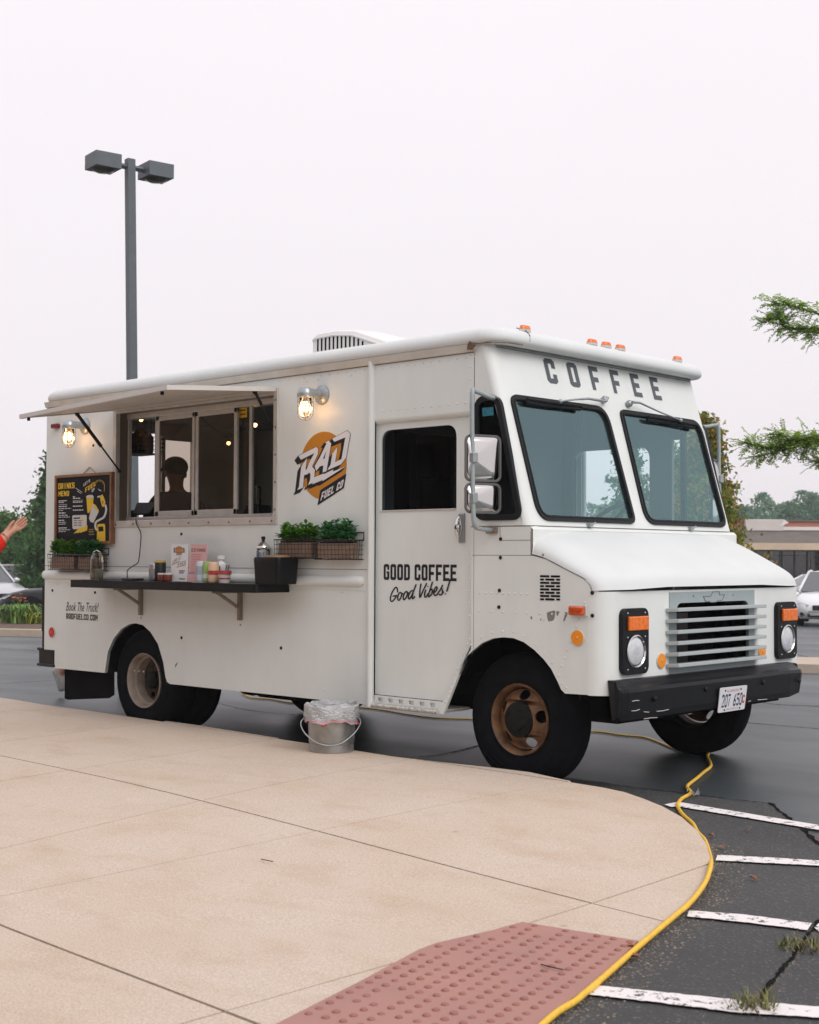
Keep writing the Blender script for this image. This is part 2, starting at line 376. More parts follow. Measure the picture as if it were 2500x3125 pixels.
ws_glass = glass('windscreen_glass', (.82, .93, .94), 2.2, 0, (.60, .93, .98), .045, (.30, .42, .42))
side_glass = glass('tinted_side_glass', (.30, .32, .35), 1.22)
clear_side = glass('clear_side_glass', (.95, .98, .98), 1.2)
slide_glass = glass('slider_glass', (.56, .48, .40), 1.35, veil=.07, veil_col=(.34, .26, .18))
clear_glass = glass('clear_glass', (.93, .95, .95), 1.45)
globe_glass = glass('lamp_globe_glass', (.96, .93, .88), 1.4)

# ================================================================== GROUND
asph = bpy.data.materials.new('asphalt'); asph.use_nodes = True
def asphalt(name, base, light, rough, speck, wet=0.0, bump=.35):
    m = bpy.data.materials.new(name); m.use_nodes = True; t = m.node_tree; b = t.nodes['Principled BSDF']; N = t.nodes.new; L = t.links.new
    tc = N('ShaderNodeTexCoord'); n1 = N('ShaderNodeTexNoise'); n1.inputs['Scale'].default_value = .9; n1.inputs['Detail'].default_value = 5
    mp = N('ShaderNodeMapping'); mp.inputs['Rotation'].default_value = (0, 0, .5); mp.inputs['Scale'].default_value = (.55, 1.15, 1)
    n2 = N('ShaderNodeTexNoise'); n2.inputs['Scale'].default_value = 85; n2.inputs['Detail'].default_value = 2
    L(tc.outputs['Object'], mp.inputs[0]); L(mp.outputs[0], n1.inputs['Vector']); L(tc.outputs['Object'], n2.inputs['Vector'])
    r1 = N('ShaderNodeMapRange'); r1.inputs['From Min'].default_value = .35; r1.inputs['From Max'].default_value = .68; L(n1.outputs['Fac'], r1.inputs['Value'])
    m1 = N('ShaderNodeMixRGB'); m1.inputs['Color1'].default_value = (*base, 1); m1.inputs['Color2'].default_value = (*light, 1); L(r1.outputs[0], m1.inputs['Fac'])
    r2 = N('ShaderNodeMapRange'); r2.inputs['From Min'].default_value = .60; r2.inputs['From Max'].default_value = .74; r2.inputs['To Max'].default_value = speck; L(n2.outputs['Fac'], r2.inputs['Value'])
    m2 = N('ShaderNodeMixRGB'); m2.inputs['Color2'].default_value = (.20, .185, .17, 1); L(r2.outputs[0], m2.inputs['Fac']); L(m1.outputs[0], m2.inputs['Color1'])
    L(m2.outputs[0], b.inputs['Base Color'])
    rr = N('ShaderNodeMapRange'); rr.inputs['To Min'].default_value = rough; rr.inputs['To Max'].default_value = max(.05, rough-wet); L(r1.outputs[0], rr.inputs['Value']); L(rr.outputs[0], b.inputs['Roughness'])
    b.inputs['Specular IOR Level'].default_value = .42
    bp = N('ShaderNodeBump'); bp.inputs['Strength'].default_value = bump; bp.inputs['Distance'].default_value = .006; L(n2.outputs['Fac'], bp.inputs['Height']); L(bp.outputs[0], b.inputs['Normal'])
    return m
asph_new = asphalt('sealed_asphalt', (.036, .045, .050), (.054, .065, .071), .47, .16, .10, .18)
asph_old = asphalt('old_asphalt', (.040, .041, .042), (.054, .055, .055), .80, .75, .05, .8)
B = MB()                                                   # one sheet, falling away behind the truck
steps = [-30, -10, 0, 5, 9, 11, 12, 13, 14, 15, 17, 20, 25, 30, 40, 60, 90, 130, 300, 900, 2600]
rows = []
for s in steps:
    row = []
    for l in (-2600, -500, -100, -40, -20, -10, -5, 0, 5, 10, 20, 40, 100, 500, 2600):
        x = CAM.x+fw.x*s+rt0.x*l; y = CAM.y+fw.y*s+rt0.y*l; row.append(Vector((x, y, ground_h(x, y))))
    rows.append(row)
B.grid(rows); lot = B.build('parking_lot', asph_new, smooth='all'); tag(lot, None, None, kind='structure')
# older rough asphalt apron in front of the kerb, 4 mm proud, with open cracks along its joints
seamA = [on_z(*p) for p in ((1700, 2372), (1900, 2401), (2123, 2429), (2240, 2444), (2352, 2455))]
seamB = [on_z(*p) for p in ((2352, 2455), (2410, 2500), (2450, 2535), (2500, 2580), (2600, 2660), (2800, 2900))]
apron = [(p.x, p.y) for p in seamA+seamB[1:]] + [(4.5, -4.5), (4.5, -9), (1.5, -9), (1.5, -2), (-.3, -.2)]
B = MB(); B.plate(apron, [], lambda a, b, d: Vector((a, b, .004+d)), -.003)
ap = B.build('asphalt_apron', asph_old); tag(ap, None, None, kind='structure')
crack_m = mat('crack_dirt', (.010, .010, .009), .95, spec=.05, noise=.4, nscale=40)
def crack(pts, w, z=.0085):
    P = catmull([(p[0], p[1], 0) for p in pts], 14); B = MB(); L = []; R_ = []; j = 0
    for i, p in enumerate(P):
        t = (P[min(i+1, len(P)-1)]-P[max(i-1, 0)]).normalized(); n = Vector((-t.y, t.x, 0)); ww = w*(.35+rnd.random()*.9); j = .7*j+(rnd.random()-.5)*w*.3
        L.append(Vector((p.x, p.y, z))+n*(ww/2+j)); R_.append(Vector((p.x, p.y, z))-n*(ww/2-j))
    B.grid([L, R_]); return B
c1 = crack([(p.x, p.y) for p in seamA], .016).build('asphalt_crack', crack_m); tag(c1, None, None, kind='structure')
c2 = crack([(p.x, p.y) for p in seamB], .026).build('asphalt_crack', crack_m); tag(c2, None, None, kind='structure')
pts3 = [on_z(*p) for p in ((2323, 3056), (2350, 3012), (2404, 2946), (2445, 2890), (2480, 2841), (2500, 2815), (2560, 2755))]
c3 = crack([(p.x, p.y) for p in pts3], .018).build('asphalt_crack', crack_m); tag(c3, None, None, kind='structure')
pts4 = [on_z(*p) for p in ((1480, 2272), (1400, 2292), (1330, 2306), (1280, 2310))]
c4 = crack([(p.x, p.y) for p in pts4], .02, .004).build('asphalt_crack', crack_m); tag(c4, None, None, kind='structure')
for pp, w_ in (([(1985, 2180), (2120, 2196), (2251, 2204), (2400, 2216), (2520, 2226), (2700, 2238)], .016), ([(2300, 2140), (2373, 2150), (2500, 2156), (2700, 2165)], .022), ([(-60, 1998), (0, 2005), (134, 2014), (300, 2026)], .02), ([(-40, 2098), (60, 2092), (135, 2088), (240, 2080)], .02), ([(640, 2140), (760, 2168), (900, 2182)], .012), ([(2240, 2010), (2330, 2024), (2420, 2022), (2560, 2050)], .03)):
    tag(crack([(p.x, p.y) for p in (on_ground(*q) for q in pp)], w_, .003).build('asphalt_crack', crack_m), None, None, kind='structure')
# painted stripes with worn edges
pm = bpy.data.materials.new('road_paint'); pm.use_nodes = True; t = pm.node_tree; b = t.nodes['Principled BSDF']
n = t.nodes.new('ShaderNodeTexNoise'); n.inputs['Scale'].default_value = 22; n.inputs['Detail'].default_value = 8; n.inputs['Roughness'].default_value = .72
tc = t.nodes.new('ShaderNodeTexCoord'); t.links.new(tc.outputs['Object'], n.inputs['Vector'])
r = t.nodes.new('ShaderNodeMapRange'); r.inputs['From Min'].default_value = .555; r.inputs['From Max'].default_value = .60; t.links.new(n.outputs['Fac'], r.inputs['Value'])
mm = t.nodes.new('ShaderNodeMixRGB'); mm.inputs['Color1'].default_value = (.74, .70, .69, 1); mm.inputs['Color2'].default_value = (.06, .06, .06, 1); t.links.new(r.outputs[0], mm.inputs['Fac'])
t.links.new(mm.outputs[0], b.inputs['Base Color']); b.inputs['Roughness'].default_value = .75
stripes = [([(910, 365), (985, 352), (1725, 475), (2000, 521)], [(940, 377), (1010, 380), (1725, 500), (2000, 546)]),
           ([(1190, 633), (1450, 646), (1725, 663), (2000, 680)], [(1180, 662), (1450, 676), (1725, 690), (2000, 706)]),
           ([(1040, 928), (1330, 950), (1715, 1000)], [(1030, 960), (1330, 990), (1690, 1036)]),
           ([(540, 1325), (900, 1362), (1310, 1405), (1725, 1440), (2100, 1472)], [(515, 1375), (900, 1420), (1290, 1470), (1725, 1497), (2100, 1525)])]
for a, c in stripes:
    ta = [on_z(*zm7(*p)) for p in a]; tb = [on_z(*zm7(*p)) for p in c]; rows = [[], []]
    for k in range(len(ta)-1):
        nn = 14
        for i in range(nn):
            f = i/nn; j = (rnd.random()-.5)*.006
            p = ta[k].lerp(ta[k+1], f); q = tb[k].lerp(tb[k+1], f); dn = (q-p).normalized()
            p = p+dn*j; q = q+dn*(rnd.random()-.5)*.008
            rows[0].append(Vector((p.x, p.y, .0125))); rows[1].append(Vector((q.x, q.y, .0125)))
    B = MB(); B.grid(rows); tag(B.build('painted_line', pm), None, None, kind='structure')
st5a = [on_z(*zm7(*p)) for p in ((1700, 1020), (1745, 975), (1900, 830))]; st5b = [on_z(*zm7(*p)) for p in ((1725, 1040), (1775, 1000), (1925, 850))]
B = MB(); B.grid([[Vector((p.x, p.y, .0125)) for p in st5a], [Vector((p.x, p.y, .0125)) for p in st5b]]); tag(B.build('painted_line', pm), None, None, kind='structure')

# ================================================================== SIDEWALK : slabs with open joints over a dark bed
conc = bpy.data.materials.new('concrete'); conc.use_nodes = True; t = conc.node_tree; b = t.nodes['Principled BSDF']; N = t.nodes.new; L = t.links.new
tc = N('ShaderNodeTexCoord'); n1 = N('ShaderNodeTexNoise'); n1.inputs['Scale'].default_value = 1.1; n1.inputs['Detail'].default_value = 7; n1.inputs['Roughness'].default_value = .6
n2 = N('ShaderNodeTexNoise'); n2.inputs['Scale'].default_value = 130; n2.inputs['Detail'].default_value = 3; n3 = N('ShaderNodeTexNoise'); n3.inputs['Scale'].default_value = 3.5; n3.inputs['Detail'].default_value = 5
mp = N('ShaderNodeMapping'); mp.inputs['Scale'].default_value = (.8, 1.3, 1); mp.inputs['Rotation'].default_value = (0, 0, .2)
for q in (n1, n2): L(tc.outputs['Object'], q.inputs['Vector'])
L(tc.outputs['Object'], mp.inputs[0]); L(mp.outputs[0], n3.inputs['Vector'])
r1 = N('ShaderNodeMapRange'); r1.inputs['From Min'].default_value = .3; r1.inputs['From Max'].default_value = .72; L(n1.outputs['Fac'], r1.inputs['Value'])
m1 = N('ShaderNodeMixRGB'); m1.inputs['Color1'].default_value = (.575, .485, .405, 1); m1.inputs['Color2'].default_value = (.535, .43, .335, 1); L(r1.outputs[0], m1.inputs['Fac'])
r3 = N('ShaderNodeMapRange'); r3.inputs['From Min'].default_value = .50; r3.inputs['From Max'].default_value = .74; r3.inputs['To Max'].default_value = .5; L(n3.outputs['Fac'], r3.inputs['Value'])
m3 = N('ShaderNodeMixRGB'); m3.inputs['Color2'].default_value = (.46, .34, .235, 1); L(r3.outputs[0], m3.inputs['Fac']); L(m1.outputs[0], m3.inputs['Color1'])
r2 = N('ShaderNodeMapRange'); r2.inputs['From Min'].default_value = .3; r2.inputs['From Max'].default_value = .7; r2.inputs['To Min'].default_value = .80; r2.inputs['To Max'].default_value = 1.13; L(n2.outputs['Fac'], r2.inputs['Value'])
m2 = N('ShaderNodeMixRGB'); m2.blend_type = 'MULTIPLY'; m2.inputs['Fac'].default_value = 1; L(m3.outputs[0], m2.inputs['Color1']); L(r2.outputs[0], m2.inputs['Color2'])
vo = N('ShaderNodeTexVoronoi'); vo.inputs['Scale'].default_value = 2.1; L(tc.outputs['Object'], vo.inputs['Vector'])          # old gum and oil spots
rv_ = N('ShaderNodeMapRange'); rv_.inputs['From Min'].default_value = .022; rv_.inputs['From Max'].default_value = .045; rv_.inputs['To Min'].default_value = .5; rv_.inputs['To Max'].default_value = 0; L(vo.outputs['Distance'], rv_.inputs['Value'])
m4 = N('ShaderNodeMixRGB'); L(rv_.outputs[0], m4.inputs['Fac']); L(m2.outputs[0], m4.inputs['Color1']); m4.inputs['Color2'].default_value = (.22, .17, .13, 1)
wv = N('ShaderNodeTexNoise'); wv.inputs['Scale'].default_value = 1.0; wv.inputs['Detail'].default_value = 2; mq = N('ShaderNodeMapping'); mq.inputs['Scale'].default_value = (3, 260, 1); L(tc.outputs['Object'], mq.inputs[0]); L(mq.outputs[0], wv.inputs['Vector'])   # broom finish
rw = N('ShaderNodeMapRange'); rw.inputs['To Min'].default_value = .93; rw.inputs['To Max'].default_value = 1.06; L(wv.outputs['Fac'], rw.inputs['Value'])
m5 = N('ShaderNodeMixRGB'); m5.blend_type = 'MULTIPLY'; m5.inputs['Fac'].default_value = 1; L(m4.outputs[0], m5.inputs['Color1']); L(rw.outputs[0], m5.inputs['Color2'])
L(m5.outputs[0], b.inputs['Base Color']); b.inputs['Roughness'].default_value = .85; b.inputs['Specular IOR Level'].default_value = .3
bp = N('ShaderNodeBump'); bp.inputs['Strength'].default_value = .25; bp.inputs['Distance'].default_value = .004; L(n2.outputs['Fac'], bp.inputs['Height']); L(bp.outputs[0], b.inputs['Normal'])
joint_m = mat('joint_dirt', (.20, .15, .10), .95, spec=.1, noise=.3, nscale=30)
edge_px = [(0, 2127.7), (134.5, 2151), (371, 2182.4), (603, 2213.5), (800, 2245), (1000, 2277), (1199, 2308.6), (1350, 2327), (1500, 2342.8), (1616, 2357), (1720, 2380), (1819, 2399.6), (1906, 2418), (1964, 2438), (2022, 2461.6), (2079.7, 2493.5), (2126, 2534), (2155, 2574.6), (2166.7, 2615), (2166.7, 2650), (2149, 2690.6), (2108.7, 2748.6), (2065, 2784), (2021.7, 2818), (1946, 2879), (1871, 2951), (1790, 3021), (1656.5, 3119.6)]
edge = [on_walk(*p) for p in edge_px]
edge = [(p.x, p.y) for p in edge]
tl = Vector((edge[-1][0]-edge[-4][0], edge[-1][1]-edge[-4][1])).normalized()
dl = Vector((edge[0][0]-edge[4][0], edge[0][1]-edge[4][1])).normalized()
outline = [(edge[0][0]+dl.x*25, edge[0][1]+dl.y*25-.2)] + edge + [(edge[-1][0]+tl.x*6, edge[-1][1]+tl.y*6), (-20, -11), (-32, -8)]
def clip(poly, a, n):                                      # keep the side where (p-a).n >= 0
    out = []; m = len(poly)
    for i in range(m):
        p, q = Vector(poly[i]), Vector(poly[(i+1) % m]); dp, dq = (p-a).dot(n), (q-a).dot(n)
        if dp >= 0: out.append(tuple(p))
        if (dp < 0) != (dq < 0): out.append(tuple(p+(q-p)*(dp/(dp-dq))))
    return out
def dense(poly, step):
    out = []; m = len(poly)
    for i in range(m):
        p, q = Vector(poly[i]), Vector(poly[(i+1) % m]); k = max(1, int((q-p).length/step))
        for j in range(k): out.append(tuple(p.lerp(q, j/k)))
    return out
pad_px = [(1594, 2819), (1770, 2848), (1948, 2876.5), (1871, 2951), (1790, 3021), (1656.5, 3119.6)]
pad = [on_walk(*p) for p in pad_px]; pad = [(p.x, p.y) for p in pad]
pad_left = [on_walk(*p) for p in ((860, 3123), (1105, 2998), (1278, 2904), (1330, 2884), (1420, 2863), (1500, 2845))]
tl2 = Vector((pad_left[0].x-pad_left[1].x, pad_left[0].y-pad_left[1].y)).normalized()
pad_poly = pad + [(pad[-1][0]+tl.x*.7, pad[-1][1]+tl.y*.7), (pad_left[0].x+tl2.x*.5, pad_left[0].y+tl2.y*.5)] + [(p.x, p.y) for p in pad_left]
def sheet(name, poly, m, dz, thick, parent=None, hfn=walk_h, step=.25, kind=None, bev=0):
    poly = [Vector(p).to_2d() for p in poly]; cl_ = []
    for p in poly:                                          # drop doubled points
        if not cl_ or (p-cl_[-1]).length > 1e-4: cl_.append(p)
    if (cl_[0]-cl_[-1]).length < 1e-4: cl_.pop()
    tris = tessellate_polygon([[Vector((p.x, p.y, 0)) for p in cl_]])
    bm = bmesh.new(); vs = [bm.verts.new((p.x, p.y, 0)) for p in cl_]
    for tr in tris:
        try: bm.faces.new([vs[i] for i in tr])
        except ValueError: pass
    for _ in range(3):
        es = [e for e in bm.edges if e.calc_length() > .45 and max(e.verts[0].co.length, e.verts[1].co.length) < 9]
        if not es: break
        bmesh.ops.subdivide_edges(bm, edges=es, cuts=1); bmesh.ops.triangulate(bm, faces=bm.faces)
    top = list(bm.faces); bnd = [e for e in bm.edges if len(e.link_faces) == 1]
    for v in bm.verts: v.co.z = hfn(v.co.x, v.co.y)+dz
    r = bmesh.ops.extrude_edge_only(bm, edges=bnd)
    for g in r['geom']:
        if isinstance(g, bmesh.types.BMVert): g.co.z -= thick
    bmesh.ops.recalc_face_normals(bm, faces=bm.faces)
    if sum(f.normal.z for f in top) < 0: bmesh.ops.reverse_faces(bm, faces=bm.faces)
    me = bpy.data.meshes.new(name); bm.to_mesh(me); bm.free(); me.materials.append(m)
    ob = bpy.data.objects.new(name, me); COL.objects.link(ob)
    if parent: ob.parent = parent
    if kind: ob['kind'] = kind
    return ob
walk = sheet('sidewalk', outline, joint_m, -.007, .16, kind='structure')
# joint lines: long ones follow the truck, cross ones run to it
def W2(u, v): p = on_walk(u, v); return Vector((p.x, p.y))
La = (W2(0, 2306), W2(2024, 2812)); Lb = (W2(0, 2823.5), W2(593, 3125)); Lg = []
dirL = (La[1]-La[0]).normalized(); nL = Vector((-dirL.y, dirL.x))
offA = 0.0; offB = (Lb[0]-La[0]).dot(nL)
longs = [offB*2.0, offB, 0.0, -offB*1.0]                      # offsets along nL from La[0]
cross_pts = [(W2(2155, 2640), W2(1801, 2759)), (W2(1500, 2428), W2(978.6, 2534)), (W2(950, 2372), W2(635, 2438.6)), (W2(510, 2305), W2(222.6, 2348.6))]
cross = [(p, q) for p, q in cross_pts]
k = (cross[3][0]-cross[2][0])*1.05
for i in range(1, 10): cross.append((cross[3][0]+k*i, cross[3][1]+k*i))
def line_at(c): d = (c[1]-c[0]).normalized(); return c[0], Vector((-d.y, d.x))
G_ = .004
longs_s = sorted(longs)                                     # far below (near camera) .. up to the kerb
bands = [(None, longs_s[0])]+[(longs_s[i], longs_s[i+1]) for i in range(len(longs_s)-1)]+[(longs_s[-1], None)]
for lo, hi in bands:
    P0 = outline
    if lo is not None: P0 = clip(P0, La[0]+nL*(lo+.0065), nL)
    if hi is not None: P0 = clip(P0, La[0]+nL*(hi-.0065), -nL)
    if len(P0) < 3: continue
    mid = ((lo if lo is not None else hi-2)+(hi if hi is not None else lo+2))/2
    for i in range(-1, len(cross)):
        P1 = P0
        if i >= 0:
            a, nn = line_at(cross[i]); s0 = 1 if (cross[0][0]+(cross[0][0]-cross[1][0])*20-a).dot(nn) < 0 else -1
            P1 = clip(P1, a+nn*s0*G_, nn*s0)
        if i+1 < len(cross):
            a, nn = line_at(cross[i+1]); s0 = 1 if (cross[0][0]+(cross[0][0]-cross[1][0])*20-a).dot(nn) > 0 else -1
            P1 = clip(P1, a+nn*s0*G_, nn*s0)
        if len(P1) < 3: continue
        ar = abs(sum(P1[j-1][0]*P1[j][1]-P1[j][0]*P1[j-1][1] for j in range(len(P1))))/2
        if ar < .03: continue
        sheet('concrete_slab', P1, conc, rnd.random()*.002, .012, walk)
# tactile pad, 6 mm proud, with truncated domes
brick = mat('red_tactile', (.40, .210, .175), .8, col2=(.345, .19, .165), nscale=3.2, bump=.15, bscale=150, spec=.3)
brick_dome = mat('red_tactile_dome', (.29, .13, .105), .75, noise=.2, nscale=6, spec=.3)  # darker than the pad: shade on the dome sides put into the colour
conc_spots = None
tp = sheet('tactile_paving', pad_poly, brick, .007, .012, walk, step=.2)
d0 = W2(1586, 2823.8); da = (W2(1922, 2881.3)-d0)/7; db = (W2(1501.6, 2873.5)-d0)/4
def inside(p, poly):
    c = False; m = len(poly)
    for i in range(m):
        a, b_ = poly[i], poly[i-1]
        if (a[1] > p.y) != (b_[1] > p.y) and p.x < (b_[0]-a[0])*(p.y-a[1])/(b_[1]-a[1])+a[0]: c = not c
    return c
B = MB(); B.lathe([(.0125, 0), (.0118, .0045), (.0095, .0068), (.0065, .0075), (1e-6, .0076)], (0, 0, 0), 'z', 12)
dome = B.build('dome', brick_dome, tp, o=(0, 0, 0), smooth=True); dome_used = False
shr = [(p[0], p[1]) for p in inset(pad_poly, .018)]
nd = 0
for i in range(-14, 9):
    for j in range(-1, 22):
        p = d0+da*i+db*j
        if not inside(p, shr) or p.y < -3.75 or nd >= 290: continue
        if rnd.random() < .04: continue
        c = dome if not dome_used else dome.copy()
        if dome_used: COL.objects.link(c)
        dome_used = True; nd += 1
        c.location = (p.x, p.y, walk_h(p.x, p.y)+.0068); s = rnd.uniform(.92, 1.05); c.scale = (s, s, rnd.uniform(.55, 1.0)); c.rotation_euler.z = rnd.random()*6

# ================================================================== FOOD TRUCK
W = 2.30; XR = -5.66; ZSK = .395; ZG = 2.594; ZB = 1.535
T = thing('food_truck', 'white step van food truck parked along the kerb with its serving hatch propped open', 'food truck', (-2.8, 1.15, 0))
def part(mb, name, m, parent=T, **k): return mb.build(name, m, parent, **k)
hole_m = dark
# ---- rear side panel with wheel arch and serving window opening
WX0, WX1, WZ0, WZ1 = -4.6845, -2.7252, 1.5761, 2.5149
ra = [(690, 870), (710, 730), (750, 640), (800, 580), (850, 550), (890, 543), (940, 555), (990, 600), (1040, 680), (1075, 800), (1090, 900), (1100, 930), (1120, 943)]
ra = [S(*zm5(*p)) for p in ra]
XS = -1.815
outer = [S(134.5, 2013), S(164.6, 2016), S(167, 2038.6)] + ra + [(XS, .402), (XS, ZG+.03), (XR, ZG+.03), (XR, 1.6)]
outer = [(max(p[0], XR), p[1]) for p in outer]
hole = [(WX0+.03, WZ0+.03), (WX1-.03, WZ0+.03), (WX1-.03, WZ1-.03), (WX0+.03, WZ1-.03)]
B = MB(); B.plate(outer, [hole], side(0), .025); part(B, 'side_panel', white)
# far side panel, with the driver's cab openings further forward
B = MB(); B.plate([(XR, .5), (XS, ZSK), (XS, ZG+.03), (XR, ZG+.03)], [], side(W, -1), .025); part(B, 'side_panel', white)
# door post moulding
B = MB(); B.tube([(XS, -.004, .392), (XS, -.004, ZG+.02)], .022, 12); B.box((XS-.03, -.006, .392), (XS+.028, .0, ZG+.02)); part(B, 'door_post', white, smooth=True)
B = MB(); B.tube([(XS, W+.004, .392), (XS, W+.004, ZG+.02)], .022, 12); part(B, 'door_post', white, smooth=True)
# ---- header above the door, rolled at its lower edge
XC = -.945
def xw(z): return -.52-.289*(z-ZB)                       # windscreen plane
ZH = 2.236
for yy, sg in ((0, 1), (W, -1)):
    B = MB(); B.plate([(XS+.028, ZH), (XC-.002, ZH), (XC-.002, ZG+.03), (XS+.028, ZG+.03)], [], side(yy, sg), .02)
    rows = []
    for k in range(7):
        a = -PI/2*k/6; rows.append([Vector((x, yy+sg*(.03+.03*math.cos(a+PI) ), ZH+.03*math.sin(a))) for x in (XS+.028, XC-.002)])
    rows.append([Vector((x, yy+sg*.06, ZH-.03)) for x in (XS+.028, XC-.002)])
    B.grid(rows); part(B, 'header_panel', white, smooth=True)
# ---- cab side above the belt line with quarter window opening, then the rounded pillar
qw = [(310, 200), (430, 165), (560, 210), (905, 1620), (850, 1880), (340, 1900), (250, 1740), (235, 340)]
qw = [S(1400+a*.21333, 1180+b*.21333) for a, b in qw]
qraw = [(-.945, 1.575), (-.585, 1.572), (-.760, 2.30), (-.94, 2.30)]
qout = round_poly([(-.938, 1.573), (-.573, 1.573), (-.752, 2.315), (-.938, 2.315)], [.09, .075, .075, .12], 6)
RC = .075
for yy, sg in ((0, 1), (W, -1)):
    z0, z1 = ZB+.003, ZG+.045
    B = MB(); B.plate([(XC+.002, z0), (xw(z0)-RC, z0), (xw(z1)-RC, z1), (XC+.002, z1)] if False else [(XC+.002, z0), (xw(z0)-RC+.02, z0), (xw(z1)-RC+.02, z1), (XC+.002, z1)], [qout], side(yy, sg), .02)
    rows = []
    for z in (z0, z0+.3, z0+.7, z1):
        row = []
        for k in range(9):
            a = PI/2*k/8; row.append(Vector((xw(z)-RC+.02+(RC-.02)*math.sin(a), yy+sg*(RC-RC*math.cos(a)), z)))
        rows.append(row)
    B.grid(rows); part(B, 'cab_corner', white, smooth=True)
    fr = MB(); qi = inset(qout, .032); o2 = inset(qout, -.004)
    fr.plate(o2, [qi], lambda a, b, d, yy=yy, sg=sg: Vector((a, yy-sg*(.012)+sg*d, b)), .03)
    f = part(fr, 'quarter_window', rubber, bev=.004)
    g = MB(); g.plate(inset(qout, .02), [], side(yy+sg*.008, sg), .004); g.build('pane', side_glass if yy == 0 else clear_side, f)
# small teal sticker inside the near quarter window
B = MB(); sx = [S(1400+a*.21333, 1180+b*.21333, .001) for a, b in ((340, 305), (500, 290), (500, 410), (345, 425))]
B.plate(sx, [], side(-.001, 1), .001); part(B, 'window_sticker', mat('teal_sticker', (.01, .16, .22), .5, noise=.4, nscale=60))
# ---- windscreen face
def ws(y, z): return Vector((xw(z), y, z))
nW = Vector((1.09, 0, .315)).normalized()
def wplane(u, v):
    d = ray(u, v); p0 = Vector((-.52, 0, ZB)); t = (p0-CAM).dot(nW)/d.dot(nW); return CAM+d*t
def wface(a, b, d): return ws(a, b)+nW*d
def wz(P): 
    q = [wplane(*zm3(*p)) for p in P]; return [(p.y, p.z) for p in q]
wl = round_poly([(.092, 1.572), (1.086, 1.572), (1.07, 2.322), (.088, 2.318)], [.11, .055, .12, .06], 7)
wr = round_poly([(W-1.086, 1.572), (W-.092, 1.572), (W-.088, 2.318), (W-1.07, 2.322)], [.11, .07, .11, .05], 7)
B = MB(); z1 = ZG+.045
B.plate([(RC, ZB+.003), (W-RC, ZB+.003), (W-RC, z1), (RC, z1)], [wl, wr], lambda a, b, d: wface(a, b, -d), .02)
part(B, 'cab_front_panel', white)
for wp in (wl, wr):
    B = MB(); B.plate(inset(wp, -.006), [inset(wp, .026)], lambda a, b, d: wface(a, b, .014-d), .03); f = part(B, 'windscreen', rubber, bev=.006)
    B = MB(); B.plate(inset(wp, .015), [inset(wp, .024)], lambda a, b, d: wface(a, b, .018-d), .01); B.build('seal_bead', rubber, f, bev=.002)
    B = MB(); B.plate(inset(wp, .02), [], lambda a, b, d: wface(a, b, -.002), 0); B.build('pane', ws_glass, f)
# roof lettering
yC0 = wplane(*zm3(592, 300)).y; yE0 = wplane(*zm3(1209, 395)).y; yE1 = wplane(*zm3(1288, 518)).y
zc0, zc1 = 2.437, 2.598
for i, c in enumerate('COFFEE'):
    y0 = yC0+(yE0-yC0)*i/5; wdt = (yE1-yE0)*(.95 if c in 'EF' else 1.02)
    B = MB(); o, h = glyph(c, .36, .2); B.plate(o, h, lambda a, b, d, y0=y0, wdt=wdt: wface(y0+a*wdt, zc0+b*(zc1-zc0), .002), 0)
    part(B, 'letter', coffee_ink)
# ---- wipers
def W3(x, y, h=.03): return wplane(*zm3(x, y))+nW*h
for arm, blade, piv in (([(918, 540), (820, 527), (740, 532), (655, 543)], [(475, 538), (600, 556), (700, 567), (790, 580)], (935, 522)), ([(1080, 545), (1120, 550), (1240, 605), (1360, 652)], [(1185, 640), (1290, 655), (1380, 672), (1455, 688)], (1080, 546))):
    B = MB(); B.tube([W3(*arm[0], .045)]+[W3(*p, .05) for p in arm[1:]], [.010, .008, .006, .005], 8); B.sphere(W3(*arm[-1], .05), .014, 8, 6)
    B.sphere(W3(*piv, .02), .024, 10, 8); B.tube([W3(*piv, .0), W3(*piv, .045), W3(*arm[0], .045)], .011, 8)
    w = part(B, 'wiper', galv, smooth=True)
    B = MB(); rows = []
    P = [W3(*p, .02) for p in blade]; P2 = [W3(p[0], p[1]-14, .035) for p in blade]
    B.tube(P, .012, 6); B.tube(P2, [.006, .012, .012, .005], 6)
    for a, c in zip(P[::1], P2[::1]): B.tube([a, c], .012, 5)
    B.build('wiper_blade', rubber, w)
# washer nozzles under the screens
for p in ((853, 1252), (1445, 1272)):
    B = MB(); c = wplane(*zm3(*p)); B.box(c+Vector((-.01, -.016, -.008)), c+Vector((.03, .016, .012))); B.tube([c+Vector((.02, .01, 0)), c+Vector((.035, .03, .018))], .006, 6)
    part(B, 'washer_nozzle', galv, bev=.003)
# ---- belt ledge / cowl between screen and bonnet
B = MB(); xs = -.52
B.plate([(-.97, 1.365), (-.515, 1.365), (-.515, ZB-.003), (-.97, ZB-.003)], [], side(0), .02)
B.plate([(-.97, 1.365), (-.515, 1.365), (-.515, ZB-.003), (-.97, ZB-.003)], [], side(W, -1), .02)
rows = []
for k in range(7):
    a = PI/2*k/6; rows.append([Vector((-.515-.03+.03*math.sin(a) + (.0 if k else 0), .03-.03*math.cos(a), z)) for z in (1.365, ZB-.003)])
B.grid([[Vector((-.52+.022, y, z)) for y in (.0, W)] for z in (1.36, ZB-.02)]); B.grid([[Vector((x, y, z)) for y in (0, W)] for x, z in ((-.52+.022, ZB-.02), (-.52, ZB-.002))])
B.grid([[Vector((x, y, ZB-.02)) for x in (-.54, -.498)] for y in (0, .001)]); part(B, 'cowl_panel', white)
